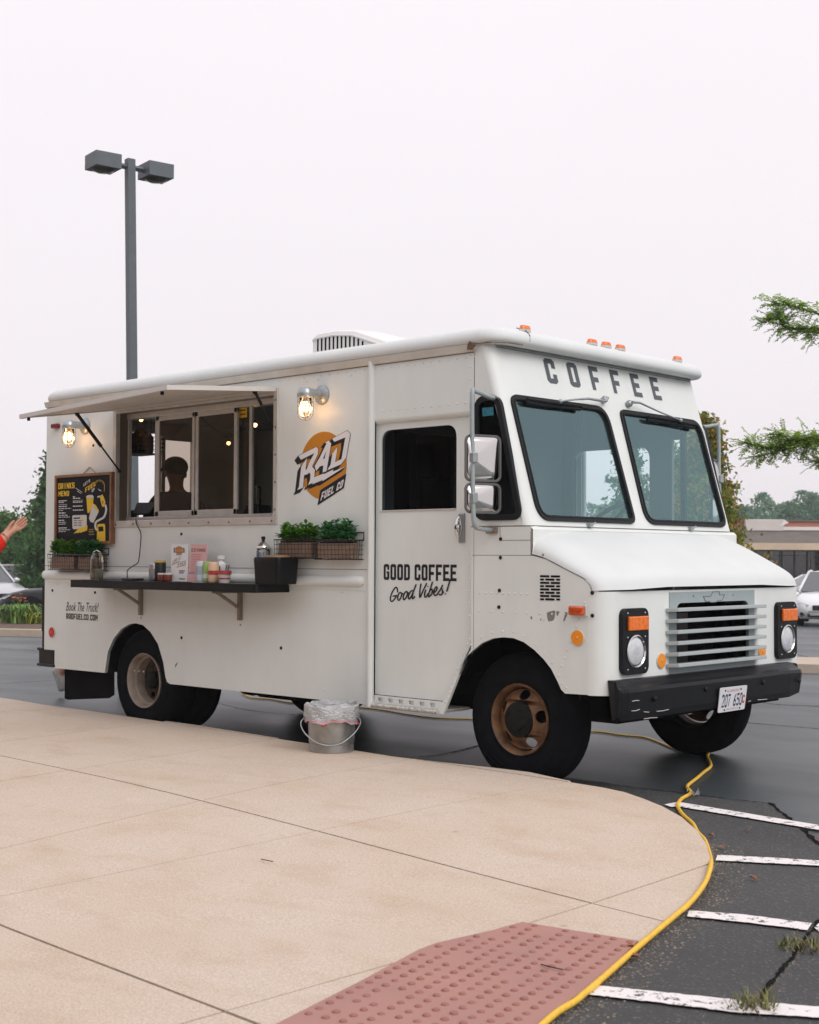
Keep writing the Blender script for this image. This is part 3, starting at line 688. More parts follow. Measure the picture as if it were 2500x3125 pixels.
# ---- bonnet: side seam curve A and crest curve C (back to front)
As = [(-.505, 1.372), (-.40, 1.345), (-.25, 1.283), (-.135, 1.236), (-.095, 1.205), (-.078, 1.166)]
Cs = [(-.500, 1.498), (-.38, 1.447), (-.22, 1.367), (-.075, 1.288), (-.008, 1.235), (.022, 1.172)]
A = catmull([Vector((a, 0, b)) for a, b in As], 4); Cc = catmull([Vector((a, 0, b)) for a, b in Cs], 4)
rows = []
for a, c in zip(A, Cc):
    row = []
    for k in range(11):
        ph = PI/2*k/10; w = .24
        row.append(Vector((a.x+(c.x-a.x)*math.sin(ph), w*(1-math.cos(ph)), a.z+(c.z-a.z)*math.sin(ph)**.85)))
    for y in (.6, 1.15): row.append(Vector((c.x+.012*math.sin(PI*y/W), y, c.z+.012)))
    row = row+[Vector((p.x, W-p.y, p.z)) for p in reversed(row[:-1])]
    rows.append(row)
B = MB(); B.grid(rows)
B.grid([[Vector((p.x-.0, p.y, p.z)) for p in rows[-1]], [Vector((p.x-.04, min(max(p.y, .04), W-.04), p.z-.003)) for p in rows[-1]]])
part(B, 'bonnet', white_roof, smooth='all')
# crease across the bonnet and its dark shut gap
B = MB(); B.box((-.06, .08, 1.135), (-.012, W-.08, 1.163)); part(B, 'bonnet_gap', dark)
B = MB(); pts = [on_x(*zm4(*p), 0) for p in ((890, 255), (930, 285), (985, 298), (1028, 298))]
# ---- front fender side (near and far), arch from the photo outline
fa = [(0, 1330), (100, 1100), (180, 1020), (300, 920), (450, 855), (580, 840), (720, 850), (860, 905), (1000, 1010), (1120, 1130), (1220, 1260), (1300, 1420), (1350, 1530), (1400, 1580)]
fa = [S(1400+a*.23188, 1750+b*.23188) for a, b in fa]
RF = .11
fo = [(-.968, .80), (-1.185, .402), S(1354, 2183)] + fa + [(-RF, .588), (-RF, 1.222), (-.135, 1.232), (-.25, 1.279), (-.40, 1.341), (-.507, 1.362), (-.968, 1.362)]
fo = [(-1.242, .40), (-1.19, .392)] + fa + [(-RF, .588), (-RF, 1.222), (-.135, 1.232), (-.25, 1.279), (-.40, 1.341), (-.507, 1.362), (-.968, 1.362), (-.968, .80)]
for yy, sg in ((0, 1), (W, -1)):
    B = MB(); B.plate(fo, [], side(yy, sg), .02)
    rows = []
    for k in range(9):
        a = PI/2*k/8; x = -RF+RF*math.sin(a); y = yy+sg*(RF-RF*math.cos(a)); zt = 1.222-.060*smooth(k/3)
        rows.append([Vector((x, y, z)) for z in (.585, .8, 1.0, zt)])
    B.grid(rows); part(B, 'front_fender', white, smooth=True)
    B = MB(); rows = []                                    # return flange of the arch
    rows = [[Vector((p[0], yy+sg*d, p[1])) for p in fa] for d in (.0, .05)]
    B.grid(rows); part(B, 'arch_flange', dark)
B = MB(); rows = [[Vector((p[0], d, p[1])) for p in ra] for d in (0, .05)]; B.grid(rows); part(B, 'arch_flange', dark)
# ---- front face with grille opening
gy0, gy1 = .6533, W-.6533
go = rr_poly(gy0+.075, .705, gy1-.075, 1.085, .05)
B = MB(); B.plate([(RF, .585), (W-RF, .585), (W-RF, 1.162), (RF, 1.162)], [[(gy0+.01, .6), (gy1-.01, .6), (gy1-.01, 1.14), (gy0+.01, 1.14)]], lambda a, b, d: Vector((-d, a, b)), .02)
part(B, 'front_panel', white)
B = MB(); B.plate([(gy0, .59), (gy1, .59), (gy1, 1.150), (gy0, 1.150)], [go], lambda a, b, d: Vector((.004-d, a, b)), .02)
gp = part(B, 'grille', grey_panel)
zs = [1.055, .976, .897, .818, .739, .66]
zg0 = on_x(*zm4(1100, 590), .06).z; zg1 = on_x(*zm4(1100, 905), .06).z
for i in range(6):
    z = zg0+(zg1-zg0)*i/5; B = MB()
    # trapezoid blade, wider than the opening, ends cut at an angle
    y0, y1 = gy0-.04, gy1+.04
    B.plate([(y0, 0), (y1, 0), (y1-.02, .075), (y0+.02, .075)], [], lambda a, b, d, z=z: Vector((.004+b, a, z-.011+.5*b*.1+d)), .022)
    B.build('slat', slat_paint, gp, bev=.003)
# radiator and hoses behind
B = MB(); B.box((-.35, .5, .45), (-.30, 1.8, 1.1)); part(B, 'radiator', dark)
B = MB(); B.tube([(-.06, .80, 1.0), (-.05, .82, .8), (-.07, .80, .7)], .014, 8); B.box((-.08, .78, .68), (-.075, .98, 1.02)); part(B, 'radiator_hose', mat('dark_hose', (.03, .02, .018), .6), smooth=True)
# embossed emblem and screws on the grille panel
def em(x, y): p = on_x(*zm4(x, y), .006); return (p.y, p.z)
bow = [(1048, 518), (1095, 514), (1103, 490), (1140, 488), (1143, 508), (1172, 506), (1160, 540), (1128, 543), (1122, 550), (1090, 552), (1084, 546), (1062, 546)]
B = MB(); B.tube([on_x(*zm4(*p), .006) for p in bow], .0022, 5, closed=True); B.build('emblem', mat('emblem_edge', (.17, .20, .205), .5), gp)
for p in ((990, 513), (1222, 506)):
    B = MB(); B.lathe([(.008, 0), (.006, .005), (1e-5, .006)], on_x(*zm4(*p), .004), 'x', 10); B.build('screw', galv, gp)
# ---- headlamp clusters
HLM = mat('headlight_lens', (.62, .64, .67), .18, spec=.8, col2=(.42, .45, .48), nscale=16, bump=.15, bscale=40)
HL, ZHL = .2676, .8233; b0, b1, bz0, bz1 = .1393, .3962, .6946, 1.0669
for k in (0, 1):
    yc = (b0+b1)/2 if not k else W-(b0+b1)/2; hy = HL if not k else W-HL; hw = (b1-b0)/2
    B = MB(); o = rr_poly(yc-hw, bz0, yc+hw, bz1, .045, 6)
    circ = [(hy+.0895*math.cos(a*PI/14), ZHL+.0895*math.sin(a*PI/14)) for a in range(28)]
    B.plate(o, [circ], lambda a, b, d: Vector((.030-d, a, b)), .03); hb = part(B, 'headlight', black, bev=.012, seg=3)
    B = MB(); B.ring([(.0885, .026), (.094, .034), (.0885, .037), (.082, .030)], (0, hy, ZHL), 'x', 32); B.build('trim_ring', chrome, hb, smooth=True)
    B = MB(); B.lathe([(1e-5, -.02), (.03, -.018), (.06, -.005), (.085, .022)], (0, hy, ZHL), 'x', 32); B.build('reflector_bowl', chrome, hb, smooth='all')
    B = MB(); B.lathe([(.0865, .024), (.07, .033), (.04, .039), (1e-5, .041)], (0, hy, ZHL), 'x', 32); B.build('lens', HLM, hb, smooth='all')
    B = MB(); ya = yc+(.012 if not k else .018); B.box((.028, ya-.098, .942), (.046, ya+.098, 1.022)); B.build('turn_signal', amber, hb, bev=.006)
    for sy in (-.085, .088):
        for sz in (.725, 1.04, .905):
            B = MB(); B.sphere((.031, yc+sy, sz), .0055, 6, 4); B.build('screw', galv, hb)
# ---- round reflectors, marker lamps, vents, plugs
def reflector(c, ax, r, m, nm='reflector'):
    B = MB(); s = -1 if ax == 'y' else 1
    B.lathe([(r*1.06, 0), (r*1.06, s*.006), (r, s*.008)], c, ax, 24); b_ = part(B, nm, lens_base)
    B = MB(); B.lathe([(r, s*.0065), (r*.98, s*.010), (.009, s*.012), (.008, s*.014), (1e-5, s*.015)], c, ax, 24); B.build('reflector_face', m, b_, smooth=True)
    B = MB(); B.lathe([(.007, s*.013), (1e-5, s*.018)], c, ax, 8); B.build('screw', galv, b_)
reflector((0, .5634, .7545), 'x', .043, amber_ref); reflector((0, W-.5634, .7545), 'x', .043, amber_ref)
c = on_y(1400+1572*.23188, 1750+847*.23188, 0); reflector(c, 'y', .043, amber_ref)
c = on_y(160, 1929.5, 0); reflector(c, 'y', .042, red_ref)
a = on_y(1400+1462*.23188, 1750+548*.23188, -.02); b_ = on_y(1400+1660*.23188, 1750+430*.23188, -.02)
B = MB(); B.box((a.x-.006, -.014, a.z-.005), (b_.x+.006, 0, b_.z+.005)); l = part(B, 'side_marker', lens_base, bev=.005)
B = MB(); B.box((a.x, -.042, a.z), (b_.x, -.0145, b_.z)); B.build('marker_lens', mat('deep_amber_lens', (.52, .07, .008), .2, coat=.5, noise=.35, nscale=50), l, bev=.012, seg=3)
a = on_y(120+172*.23188, 1160+640*.23188, -.02); b_ = on_y(120+252*.23188, 1160+570*.23188, -.02)
B = MB(); B.box((a.x, -.04, a.z), (b_.x, -.0, b_.z)); part(B, 'side_marker', red_lens, bev=.008)
for i in range(8):                                        # louvre slots in the fender
    y = 37+i*43.3
    spans = [(1073, 1197), (1214, 1338)] if i % 2 == 0 else [(1073, 1127), (1141, 1266), (1284, 1338)]
    for s0, s1 in spans:
        yo = y+ (s0-1073)*.012
        p = S(1400+s0*.23188, 1750+(yo+12)*.23188); q = S(1400+s1*.23188, 1750+(yo-12)*.23188)
        B = MB(); r_ = min((q[0]-p[0])/2.2, (q[1]-p[1])/2.05); B.plate(rr_poly(p[0], p[1], q[0], q[1], r_, 4), [], lambda a, b, d: Vector((a, -.0015-d, b)), .001); part(B, 'vent_slot', dark)
plugs = [zm1(547, 497), zm1(1062, 1015), zm1(297, 1247), zm1(308, 1345), zm1(557, 1357), zm1(1063, 1622), zm1(1645, 1682), zm3(342, 1332), zm3(341, 1441), zm3(335, 1633), (1400+531*.23188, 1750+443*.23188), zm3(878, 1647), zm4(399, 630)]
for p in plugs:
    B = MB(); c = on_y(*p, 0); B.lathe([(.0115, 0), (.011, -.004), (.007, -.006), (1e-5, -.006)], c, 'y', 12); part(B, 'rubber_plug', rubber, smooth=True)
for p in (zm1(826, 1505), zm1(1407, 1547), zm3(590, 1424)):
    B = MB(); c = on_y(*p, 0); B.lathe([(.007, 0), (.005, -.004), (1e-5, -.005)], c, 'y', 8); part(B, 'screw', bronze)
# chipped paint: primer showing, thin flat patches
chips = [[(1160, 515), (1205, 500), (1250, 488), (1275, 492), (1270, 540), (1262, 590), (1245, 620), (1215, 628), (1185, 630), (1170, 600)], [(1285, 505), (1300, 495), (1330, 500), (1325, 520), (1312, 535), (1310, 555), (1290, 552)], [(1398, 505), (1415, 515), (1436, 512), (1425, 560), (1405, 600), (1395, 630), (1375, 625), (1385, 595), (1395, 560)], [(945, 575), (958, 558), (970, 575), (968, 600), (952, 608)], [(1073, 600), (1083, 592), (1090, 610), (1078, 628)], [(1060, 535), (1070, 530), (1070, 541), (1062, 545)], [(1120, 610), (1128, 612), (1126, 628), (1119, 625)], [(1672, 505), (1682, 505), (1690, 540), (1665, 552)]]
for cp in chips:
    B = MB(); B.plate([S(1400+p[0]*.23188, 1750+p[1]*.23188) for p in cp], [], lambda a, b, d: Vector((a, -.001, b)), 0); part(B, 'chipped_paint', primer)
B = MB()
for p, q, w in (((1327, 180), (1350, 132), .012),): 
    a = on_y(120+p[0]*.31304, 1980+p[1]*.31304, -.001); b_ = on_y(120+q[0]*.31304, 1980+q[1]*.31304, -.001); B.tube([a, a.lerp(b_, .5)+Vector((-.006, 0, 0)), b_], [.001, .004, .001], 5)
part(B, 'scratch', black)
# rivets, too small to single out
B = MB()
def rivet(x, z): B.lathe([(.0062, 0), (.005, -.003), (1e-5, -.004)], (x, 0, z), 'y', 7)
for k in range(22): rivet(XC-.035, 1.0+k*.075) if not 1.4 < 1.0+k*.075 < 1.65 else None
for p in fa: rivet(p[0]*1.02+(-.695)*-.02, p[1]+.035)
for k in range(9): rivet(-.90+k*.045, 1.14); rivet(-.90+k*.09, 1.03); rivet(-.13-.02*k, 1.10-.045*k)
for k in range(14): rivet(-1.02-.2*k/14+.04, .86-.42*k/14)
for k in range(46): rivet(XR+.04+k*.083, 2.565)
for k in range(60): rivet(rnd.uniform(XR+.1, XS-.05), rnd.choice((.47, 1.12, 1.12, 2.54)))
for k in range(12): rivet(XS+.1+k*.07, ZH+.05); rivet(XS+.1+k*.07, 2.56)
rv = part(B, 'rivets', white, smooth='all'); rv['kind'] = 'stuff'
# ---- side mouldings : pressed rub rail and panel seams
B = MB(); zr = S(1100, 1774)[1]; x1 = S(1114, 1774)[0]
P = [(XR+.02, 0, zr)]+[(x1-.05, 0, zr), (x1-.012, 0, zr), (x1, .0, zr)]
rows = []
for x, s in ((XR+.005, 1), (x1-.06, 1), (x1-.035, .9), (x1-.018, .7), (x1-.004, .3), (x1, .02)):
    rows.append([Vector((x, -.032*s*math.sin(PI*k/8), zr+.036*math.cos(PI*k/8)*(.4+.6*s))) for k in range(9)])
B.grid(rows); part(B, 'rub_rail', white, smooth='all')
zz0, zz1 = S(1100, 1803)[1], S(1100, 1738)[1]
B = MB(); B.plate(rr_poly(XR+.004, zz0, x1+.03, S(1100, 1748)[1], .02), [], lambda a, b, d: Vector((a, -.003+d, b)), .004); part(B, 'rail_panel', white, bev=.001)
seam = mat('panel_seam', (.16, .155, .145), .8)
B = MB(); B.box((XR, -.0012, zz1-.002), (x1+.02, 0, zz1+.002)); B.box((XC-.0025, -.0012, .80), (XC+.0005-.001, .0, 2.58)); B.box((-.97, -.001, ZB-.0035), (-.50, 0, ZB+.001))
B.box((-.515, -.001, 1.36), (-.511, 0, 1.50)); B.box((-.745, -.001, 1.45), (-.742, 0, ZB)); B.box((-.742, -.001, 1.45), (-.515, 0, 1.453))
B.tube([(a-.002, -.0002, b-.004) for a, b in As], .0015, 5); part(B, 'panel_seam', seam)
B = MB(); B.grid([[Vector((x, y, z)) for y in (RC, W-RC)] for x, z in ((xw(ZB)+.002, ZB-.004), (xw(ZB)+.002, ZB+.001))]); part(B, 'panel_seam', seam)
# ---- sliding door, set back behind the post
YD = .030; dz0 = .47; dx0, dx1 = XS+.03, -.976
dwin = [(-1.7325+.0, 1.6468), (-1.0884, 1.6468), (-1.0884, 2.168), (-1.7325, 2.168)]
dx = [S(1162.3, 1557, YD), S(1393.2, 1553, YD), S(1393.2, 1297, YD), S(1162.3, 1311, YD)]
dq = round_poly([(dx[0][0], 1.645), (dx[1][0], 1.645), (dx[1][0], 2.165), (dx[0][0], 2.165)], [.008, .008, .085, .085], 6)
B = MB(); B.plate([(dx0-.02, dz0), (-1.20, dz0), (-.985, .84), (-.985, ZH+.03), (dx0-.02, ZH+.03)], [dq], side(YD), .035)
door = part(B, 'door', white)
B = MB(); B.plate(dq, [], side(YD+.012), 0); B.build('window_pane', side_glass, door)
B = MB(); B.box((dx[0][0], YD-.006, 1.640), (dx[1][0], YD+.002, 1.650)); B.build('window_ledge', alu, door, bev=.002)
B = MB(); B.box((dx0-.02, YD+.001, dz0), (dx0+.006, YD+.002, ZH)); 
# handle : chrome lever on a plate
hc = S(1410, 1572, YD); hl = S(1412, 1652, YD)
B = MB(); B.box((hc[0]-.022, YD-.012, hl[1]-.01), (hc[0]+.028, YD, hc[1]+.012)); h = B.build('handle', galv, door, bev=.006)
B = MB(); rows = []
for s, w_, dpt in ((0, .012, .02), (.2, .020, .05), (.5, .023, .06), (.8, .016, .045), (1, .006, .02)):
    z = hc[1]-.01+(hl[1]-hc[1]+.02)*s; rows.append([Vector((hc[0]-.008+w_*math.cos(PI*k/6), YD-.012-dpt*math.sin(PI*k/6)*.75, z)) for k in range(7)])
B.grid(rows); B.build('lever', chrome, h, smooth='all')
# door lettering
def gp_(x, y): return S(1150+x*.15652, 1690+y*.15652, YD)
gx0, gx1 = gp_(138, 350)[0], gp_(1560, 380)[0]; gz0, gz1 = gp_(138, 508)[1], gp_(138, 200)[1]
B = MB(); letters(B, 'GOOD COFFEE', lambda a, b, d: Vector((gx0+a*(gx1-gx0), YD-.0015, gz0+b*(gz1-gz0))), .84, 1.0, .51, 0, .36, .18); B.build('lettering', ink, door)
vib = [[(410, 755), (405, 690), (385, 655), (350, 675), (300, 760), (270, 860), (275, 910), (300, 928), (340, 895), (372, 850), (385, 815)], [(312, 830), (345, 822), (400, 812)],
       [(470, 748), (440, 770), (415, 830), (415, 890), (440, 905), (475, 850), (490, 790), (470, 748)], [(490, 790), (520, 770)],
       [(590, 730), (555, 755), (525, 820), (525, 880), (545, 892), (580, 845), (603, 775), (590, 730)], [(603, 775), (635, 760)],
       [(710, 715), (665, 735), (625, 810), (630, 880), (665, 855), (710, 760), (775, 595)], [(725, 720), (700, 820), (702, 872), (725, 865), (748, 825)],
       [(870, 580), (850, 690), (845, 855), (900, 740), (980, 572)], [(965, 700), (940, 780), (945, 838), (975, 835), (1010, 770)], [(1003, 628), (998, 645)],
       [(1095, 545), (1040, 720), (1010, 815), (1030, 835), (1070, 795), (1092, 730), (1080, 690), (1045, 715)],
       [(1118, 762), (1165, 720), (1185, 665), (1165, 645), (1130, 700), (1118, 770), (1140, 812), (1180, 795), (1215, 745)],
       [(1215, 745), (1260, 680), (1292, 605)], [(1270, 670), (1290, 720), (1275, 790), (1235, 798), (1218, 785)], [(1280, 775), (1320, 742)], [(1440, 490), (1410, 610), (1372, 738)], [(1345, 772), (1356, 788)]]
B = MB()
for i, st in enumerate(vib):
    P = catmull([Vector((p[0], p[1], 0)) for p in st], 4) if len(st) > 2 else [Vector((p[0], p[1], 0)) for p in st]
    ribbon(B, [(p.x, p.y) for p in P], 27 if len(st) > 2 else 26, lambda x, y, i=i: Vector((gp_(x, y)[0], YD-.0018-.0002*i, gp_(x, y)[1])))
B.build('lettering', ink, door)
# step at the foot of the door
B = MB(); a = S(1130, 2150, .0); 
B.plate([(dx0, .395), (-1.225, .395), (-1.215, .415), (dx0, .415)], [], side(-.012), .30); B2_ = MB(); B2_.box((dx0+.01, .020, .42), (-1.22, .026, .466)); part(B2_, 'step_backing', white); sb = part(B, 'step', mat('worn_white_tread', (.55, .53, .48), .5, noise=.25, nscale=40, bump=.4, bscale=40), bev=.006)
B = MB(); B.plate([(dx0, .418), (-1.21, .418), (-1.185, .468), (dx0, .468)], [rr_poly(dx0+.03+k*.09, .430, dx0+.075+k*.09, .456, .006, 2) for k in range(6)], side(.004), .01); B.build('step_riser', white, sb)
B = MB(); B.tube([(dx0, -.012, .405), (-1.222, -.012, .405)], .014, 10); B.build('tread_nosing', mat('scuffed_nosing', (.50, .48, .44), .55, noise=.4, nscale=60, bump=.5, bscale=70), sb, smooth=True)
# ---- side lettering and logo
sc_ = [zm1(388, 1512), zm1(572, 1530), zm1(388, 1478), zm1(572, 1492)]
bx0, bx1 = S(*sc_[0])[0], S(*sc_[1])[0]; bz0_, bz1_ = S(*sc_[0])[1], S(*sc_[2])[1]
B = MB(); letters(B, 'RADFUELCO.COM', lambda a, b, d: Vector((bx0+a*(bx1-bx0), -.0015, bz0_+b*(bz1_-bz0_))), .86, 1, .5, 0, .34, .18); part(B, 'web_lettering', ink)
a = S(*zm1(388, 1465)); c = S(*zm1(578, 1415))
B = MB(); font_mesh(B, 'Book The Truck!', lambda p, q: Vector((a[0]+p*(c[0]-a[0]), -.0015, a[1]+q*(S(*zm1(388, 1412))[1]-a[1])+.004*p)), shear=.35); part(B, 'script_lettering', ink)
def lg(x, y): return S(880+x*.13913, 1280+y*.13913)
oc = lg(767, 1009); orad = lg(767, 268)[1]-oc[1]
B = MB(); B.plate([(oc[0]+orad*math.cos(k*PI/24), oc[1]+orad*math.sin(k*PI/24)) for k in range(48)], [], lambda a, b, d: Vector((a, -.0012, b)), 0)
logo = part(B, 'logo', orange_v)
Rp = [(228, 800), (622, 603), (665, 655), (655, 765), (530, 1030), (593, 1110), (575, 1268), (790, 1185), (778, 1207), (1000, 1095), (985, 1145), (1262, 1035), (745, 1362), (770, 1325), (530, 1425), (552, 1385), (440, 1440), (485, 1330), (495, 1200), (462, 1160), (440, 1195), (355, 1225), (330, 1500), (205, 1550), (240, 1480), (290, 1050), (320, 985), (418, 848), (405, 960), (385, 1105), (410, 1095), (490, 900), (580, 740), (285, 885)]
Ap = [(808, 512), (893, 462), (948, 530), (905, 790), (845, 1135), (760, 1165), (778, 1010), (703, 1030), (622, 1130), (585, 1030), (700, 830), (848, 525)]
Ah = [(838, 690), (805, 860), (765, 870)]
Dp = [(970, 425), (1297, 245), (1365, 318), (1275, 840), (1165, 985), (862, 1115), (935, 990), (975, 750), (1085, 600), (1075, 700), (1035, 935), (1175, 870), (1258, 395), (1018, 492)]
B = MB(); n_ = 0
for k, P in enumerate((Rp, Ap, Dp)):
    P2 = round_poly(P, 0)
    steps_ = 7
    for s in range(steps_+1):                              # swept drop shadow
        f = s/steps_; dxs, dys = -78*f, 100*f
        sw = inset([(p[0]+dxs, p[1]+dys) for p in P], -9)
        B.plate([lg(*p) for p in sw], [], lambda a, b, d, f=f, k=k: Vector((a, -.0016-.00008*(7-round(f*7))-.00002*k, b)), 0)
B.build('logo_shadow', ink, logo)
B = MB()
for P, Hh in ((Rp, []), (Ap, [Ah]), (Dp, [])): B.plate([lg(*p) for p in P], [[lg(*p) for p in h] for h in Hh], lambda a, b, d: Vector((a, -.0030, b)), 0)
B.build('logo_letters', white_v, logo)
B = MB()
for P in ([(355, 1330), (420, 1295), (425, 1440), (400, 1500), (350, 1470)], [(430, 900), (500, 870), (440, 1010), (405, 1060)], [(1070, 930), (1060, 800), (1100, 640), (1165, 560), (1165, 650), (1120, 855)]): B.plate([lg(*p) for p in P], [], lambda a, b, d: Vector((a, -.0034, b)), 0)
B.build('logo_patch', orange_v, logo)
B = MB(); B.plate([lg(*p) for p in ((710, 1550), (1280, 1185), (1225, 1505), (645, 1885))], [], lambda a, b, d: Vector((a, -.0026, b)), 0); lb = B.build('logo_plate', ink, logo)
B = MB()
def fc(a, b, d):
    x = 712+a*478+b*42; y = 1790-a*300-b*(190-10*a); p = lg(x, y); return Vector((p[0], -.0034, p[1]))
letters(B, 'FUEL CO', fc, .82, 1, .6, 0, .36, .19); B.build('logo_lettering', white_v, logo)

# ---- serving window : aluminium surround, deep bronze reveal, sliders on a track
B = MB(); fo_ = [(WX0, WZ0), (WX1, WZ0), (WX1, WZ1), (WX0, WZ1)]
B.plate(fo_, [[(WX0+.042, WZ0+.05), (WX1-.042, WZ0+.05), (WX1-.042, WZ1-.042), (WX0+.042, WZ1-.042)]], side(-.012), .04)
sw_ = part(B, 'serving_window', alu, bev=.003)
ix0, ix1, iz0, iz1 = WX0+.042, WX1-.042, WZ0+.05, WZ1-.042
B = MB(); YW = .118
B.box((ix0-.012, .026, iz0-.01), (ix0, YW+.015, iz1+.01)); B.box((ix1, .026, iz0-.01), (ix1+.012, YW+.09, iz1+.01)); B.box((ix0, .026, iz0-.014), (ix1, YW+.09, iz0-.002)); B.box((ix0, .026, iz1), (ix1, YW+.09, iz1+.012))
B.build('reveal', bronze, sw_)
def wx(px, y=YW): return S(340+px*.30145, 1400, y)[0]
B = MB(); B.box((ix0, YW-.03, iz0-.002), (ix1, YW+.06, iz0+.030)); B.box((ix0, YW-.03, iz1-.04), (ix1, YW+.06, iz1)); B.box((ix0, YW-.02, iz0), (ix0+.010, YW+.015, iz1)); B.build('track', alu, sw_, bev=.003)
def stile(a, b, y=YW, d=.022):
    m = MB(); m.box((wx(a), y-d/2, iz0+.030), (wx(b), y+d/2, iz1-.04)); return m.build('stile', alu, sw_, bev=.003)
for a, b in ((458, 492), (826, 850), (862, 886), (1250, 1280)): stile(a, b)
for a, b in ((412, 434), (1366, 1394)): stile(a, b, YW+.035)
for a, b in ((458, 850), (862, 1280)):
    m = MB(); m.box((wx(a), YW-.011, iz0+.031), (wx(b), YW+.011, iz0+.072)); m.build('slider_rail', alu, sw_, bev=.003); m = MB(); m.box((wx(a), YW-.011, iz1-.075), (wx(b), YW+.011, iz1-.04)); m.build('slider_rail', alu, sw_, bev=.003)
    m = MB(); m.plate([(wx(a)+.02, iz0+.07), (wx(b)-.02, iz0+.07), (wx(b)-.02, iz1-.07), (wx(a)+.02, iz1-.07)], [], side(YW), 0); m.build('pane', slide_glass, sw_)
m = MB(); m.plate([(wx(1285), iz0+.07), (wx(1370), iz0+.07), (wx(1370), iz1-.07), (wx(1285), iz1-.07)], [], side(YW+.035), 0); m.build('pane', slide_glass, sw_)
m = MB(); p = S(340+1298*.30145, 1180+318*.30145, YW+.03); q_ = S(340+1375*.30145, 1180+212*.30145, YW+.03); m.box((p[0], YW+.026, p[1]), (q_[0], YW+.030, q_[1])); st_ = m.build('yellow_sticker', mat('yellow_sticker', (.75, .45, .01), .5), sw_)
m = MB()
for k in range(4): m.box((p[0]+.015, YW+.0245, p[1]+.02+k*.028), (q_[0]-.012, YW+.0255, p[1]+.03+k*.028))
part(m, 'sticker_print', mat('brown_print', (.12, .06, .005), .6), sw_)
m = MB()
for k in range(9):
    xx = WX0+.05+k*(WX1-WX0-.1)/8; m.lathe([(.009, 0), (.006, -.005), (1e-5, -.006)], (xx, -.012, WZ0+.022), 'y', 8)
for k in range(5): m.lathe([(.008, 0), (.006, -.004), (1e-5, -.005)], (WX1-.018, -.012, WZ0+.1+k*.19), 'y', 8)
rvv = m.build('screws', bronze, sw_)
# ---- hatch flap, hinged at the head of the window, its far end lowered and shortened to reach its corner pixels in the image
HX0, HX1, HZ = WX0+.01, WX1-.02, WZ1-.012
Lh = .925
def hat(s, w, up_):
    a = math.radians(-4.6*s-8.6*(1-s)); x = HX0+(HX1-HX0)*s
    Lq = .84+.085*s; return Vector((x, -Lq*w*math.cos(a)-.01, HZ+Lq*w*math.sin(a)+up_))
hatch_in = mat('hatch_lining', (.52, .49, .45), .6, noise=.05, nscale=5)
B = MB(); rows = [[hat(s, w, 0.020) for s in (0, .25, .5, .75, 1)] for w in (0, .5, 1)]; rows2 = [[hat(s, w, 0.0) for s in (0, .25, .5, .75, 1)] for w in (1, .5, 0)]
B.grid(rows+rows2+[rows[0]]); hp = part(B, 'hatch', hatch_in)
B = MB()
def bar(p, q, wv, t):
    up_ = Vector((0, 0, 1)); d = (q-p).normalized(); s_ = wv
    B.add([p-up_*.004, p+s_-up_*.004, p+s_+up_*t, p+up_*t, q-up_*.004, q+s_-up_*.004, q+s_+up_*t, q+up_*t], [(0, 1, 2, 3), (4, 7, 6, 5), (0, 4, 5, 1), (1, 5, 6, 2), (2, 6, 7, 3), (3, 7, 4, 0)])
bar(hat(0, 1, -.004)+Vector((0, -.006, 0)), hat(1, 1, -.004)+Vector((.004, -.006, 0)), Vector((0, .030, 0)), .027)
bar(hat(1, 1, -.004)+Vector((.005, 0, 0)), hat(1, 0, -.004)+Vector((.005, 0, 0)), Vector((-.030, 0, 0)), .027)
bar(hat(0, 0, -.004), hat(0, 1, -.004), Vector((.030, 0, 0)), .027)
bar(hat(0, .02, -.006), hat(1, .02, -.006), Vector((0, -.03, 0)), .01); B.build('edge_trim', mat('light_aluminium', (.62, .60, .57), .45, metal=.3), hp)
for s in (.05, .955):
    m = MB(); m.tube([hat(s, 1, -.004)+Vector((0, .02, 0)), hat(s, 1, -.03)+Vector((0, .02, 0))], .012, 8); m.build('latch_stud', dark, hp)
for s, e in ((.02, None), (.93, None)):
    m = MB(); a = hat(.03, .45, -.01) if s < .5 else hat(.975, .16, -.01)
    e = Vector((WX0+.05, .02, 2.02)) if s < .5 else Vector((WX1-.075, .05, 2.20))
    mid = a.lerp(e, .56 if s < .5 else .3); m.tube([a, mid], .014 if s < .5 else .011, 10); m.tube([mid, e], .007 if s < .5 else .004, 8); m.sphere(a, .018, 8, 6); m.sphere(e, .014, 8, 6)
    m.build('gas_strut', black, hp, smooth=True)
# ---- roof : gutter and crowned cap
def ring_at(d, xf, z, n=7):
    x0, x1, y0, y1 = XR+d, xf-d, d, W-d; r = max(.03, .13-d*.5); P = []
    for cx, cy, a0 in ((x1-r, y0+r, -90), (x1-r, y1-r, 0), (x0+r, y1-r, 90), (x0+r, y0+r, 180)):
        for k in range(n+1):
            a = math.radians(a0+90*k/n); P.append(Vector((cx+r*math.cos(a), cy+r*math.sin(a), z)))
    return P
XF = -.765
prof = [(.03, 2.628), (-.020, 2.634), (-.033, 2.646), (-.037, 2.664), (-.032, 2.686), (-.016, 2.708), (.014, 2.727), (.06, 2.741), (.15, 2.754), (.35, 2.776), (.7, 2.795), (1.1, 2.802)]
rows = [ring_at(d, XF, z) for d, z in prof]; B = MB()
B.grid([r_+[r_[0]] for r_ in rows]); n_ = len(B.v); B.f.append(tuple(range(n_-len(rows[0])-1, n_-1)))
part(B, 'roof', white_roof, smooth='all')
gut = mat('gutter_paint', (.58, .555, .50), .5, noise=.12, nscale=6)
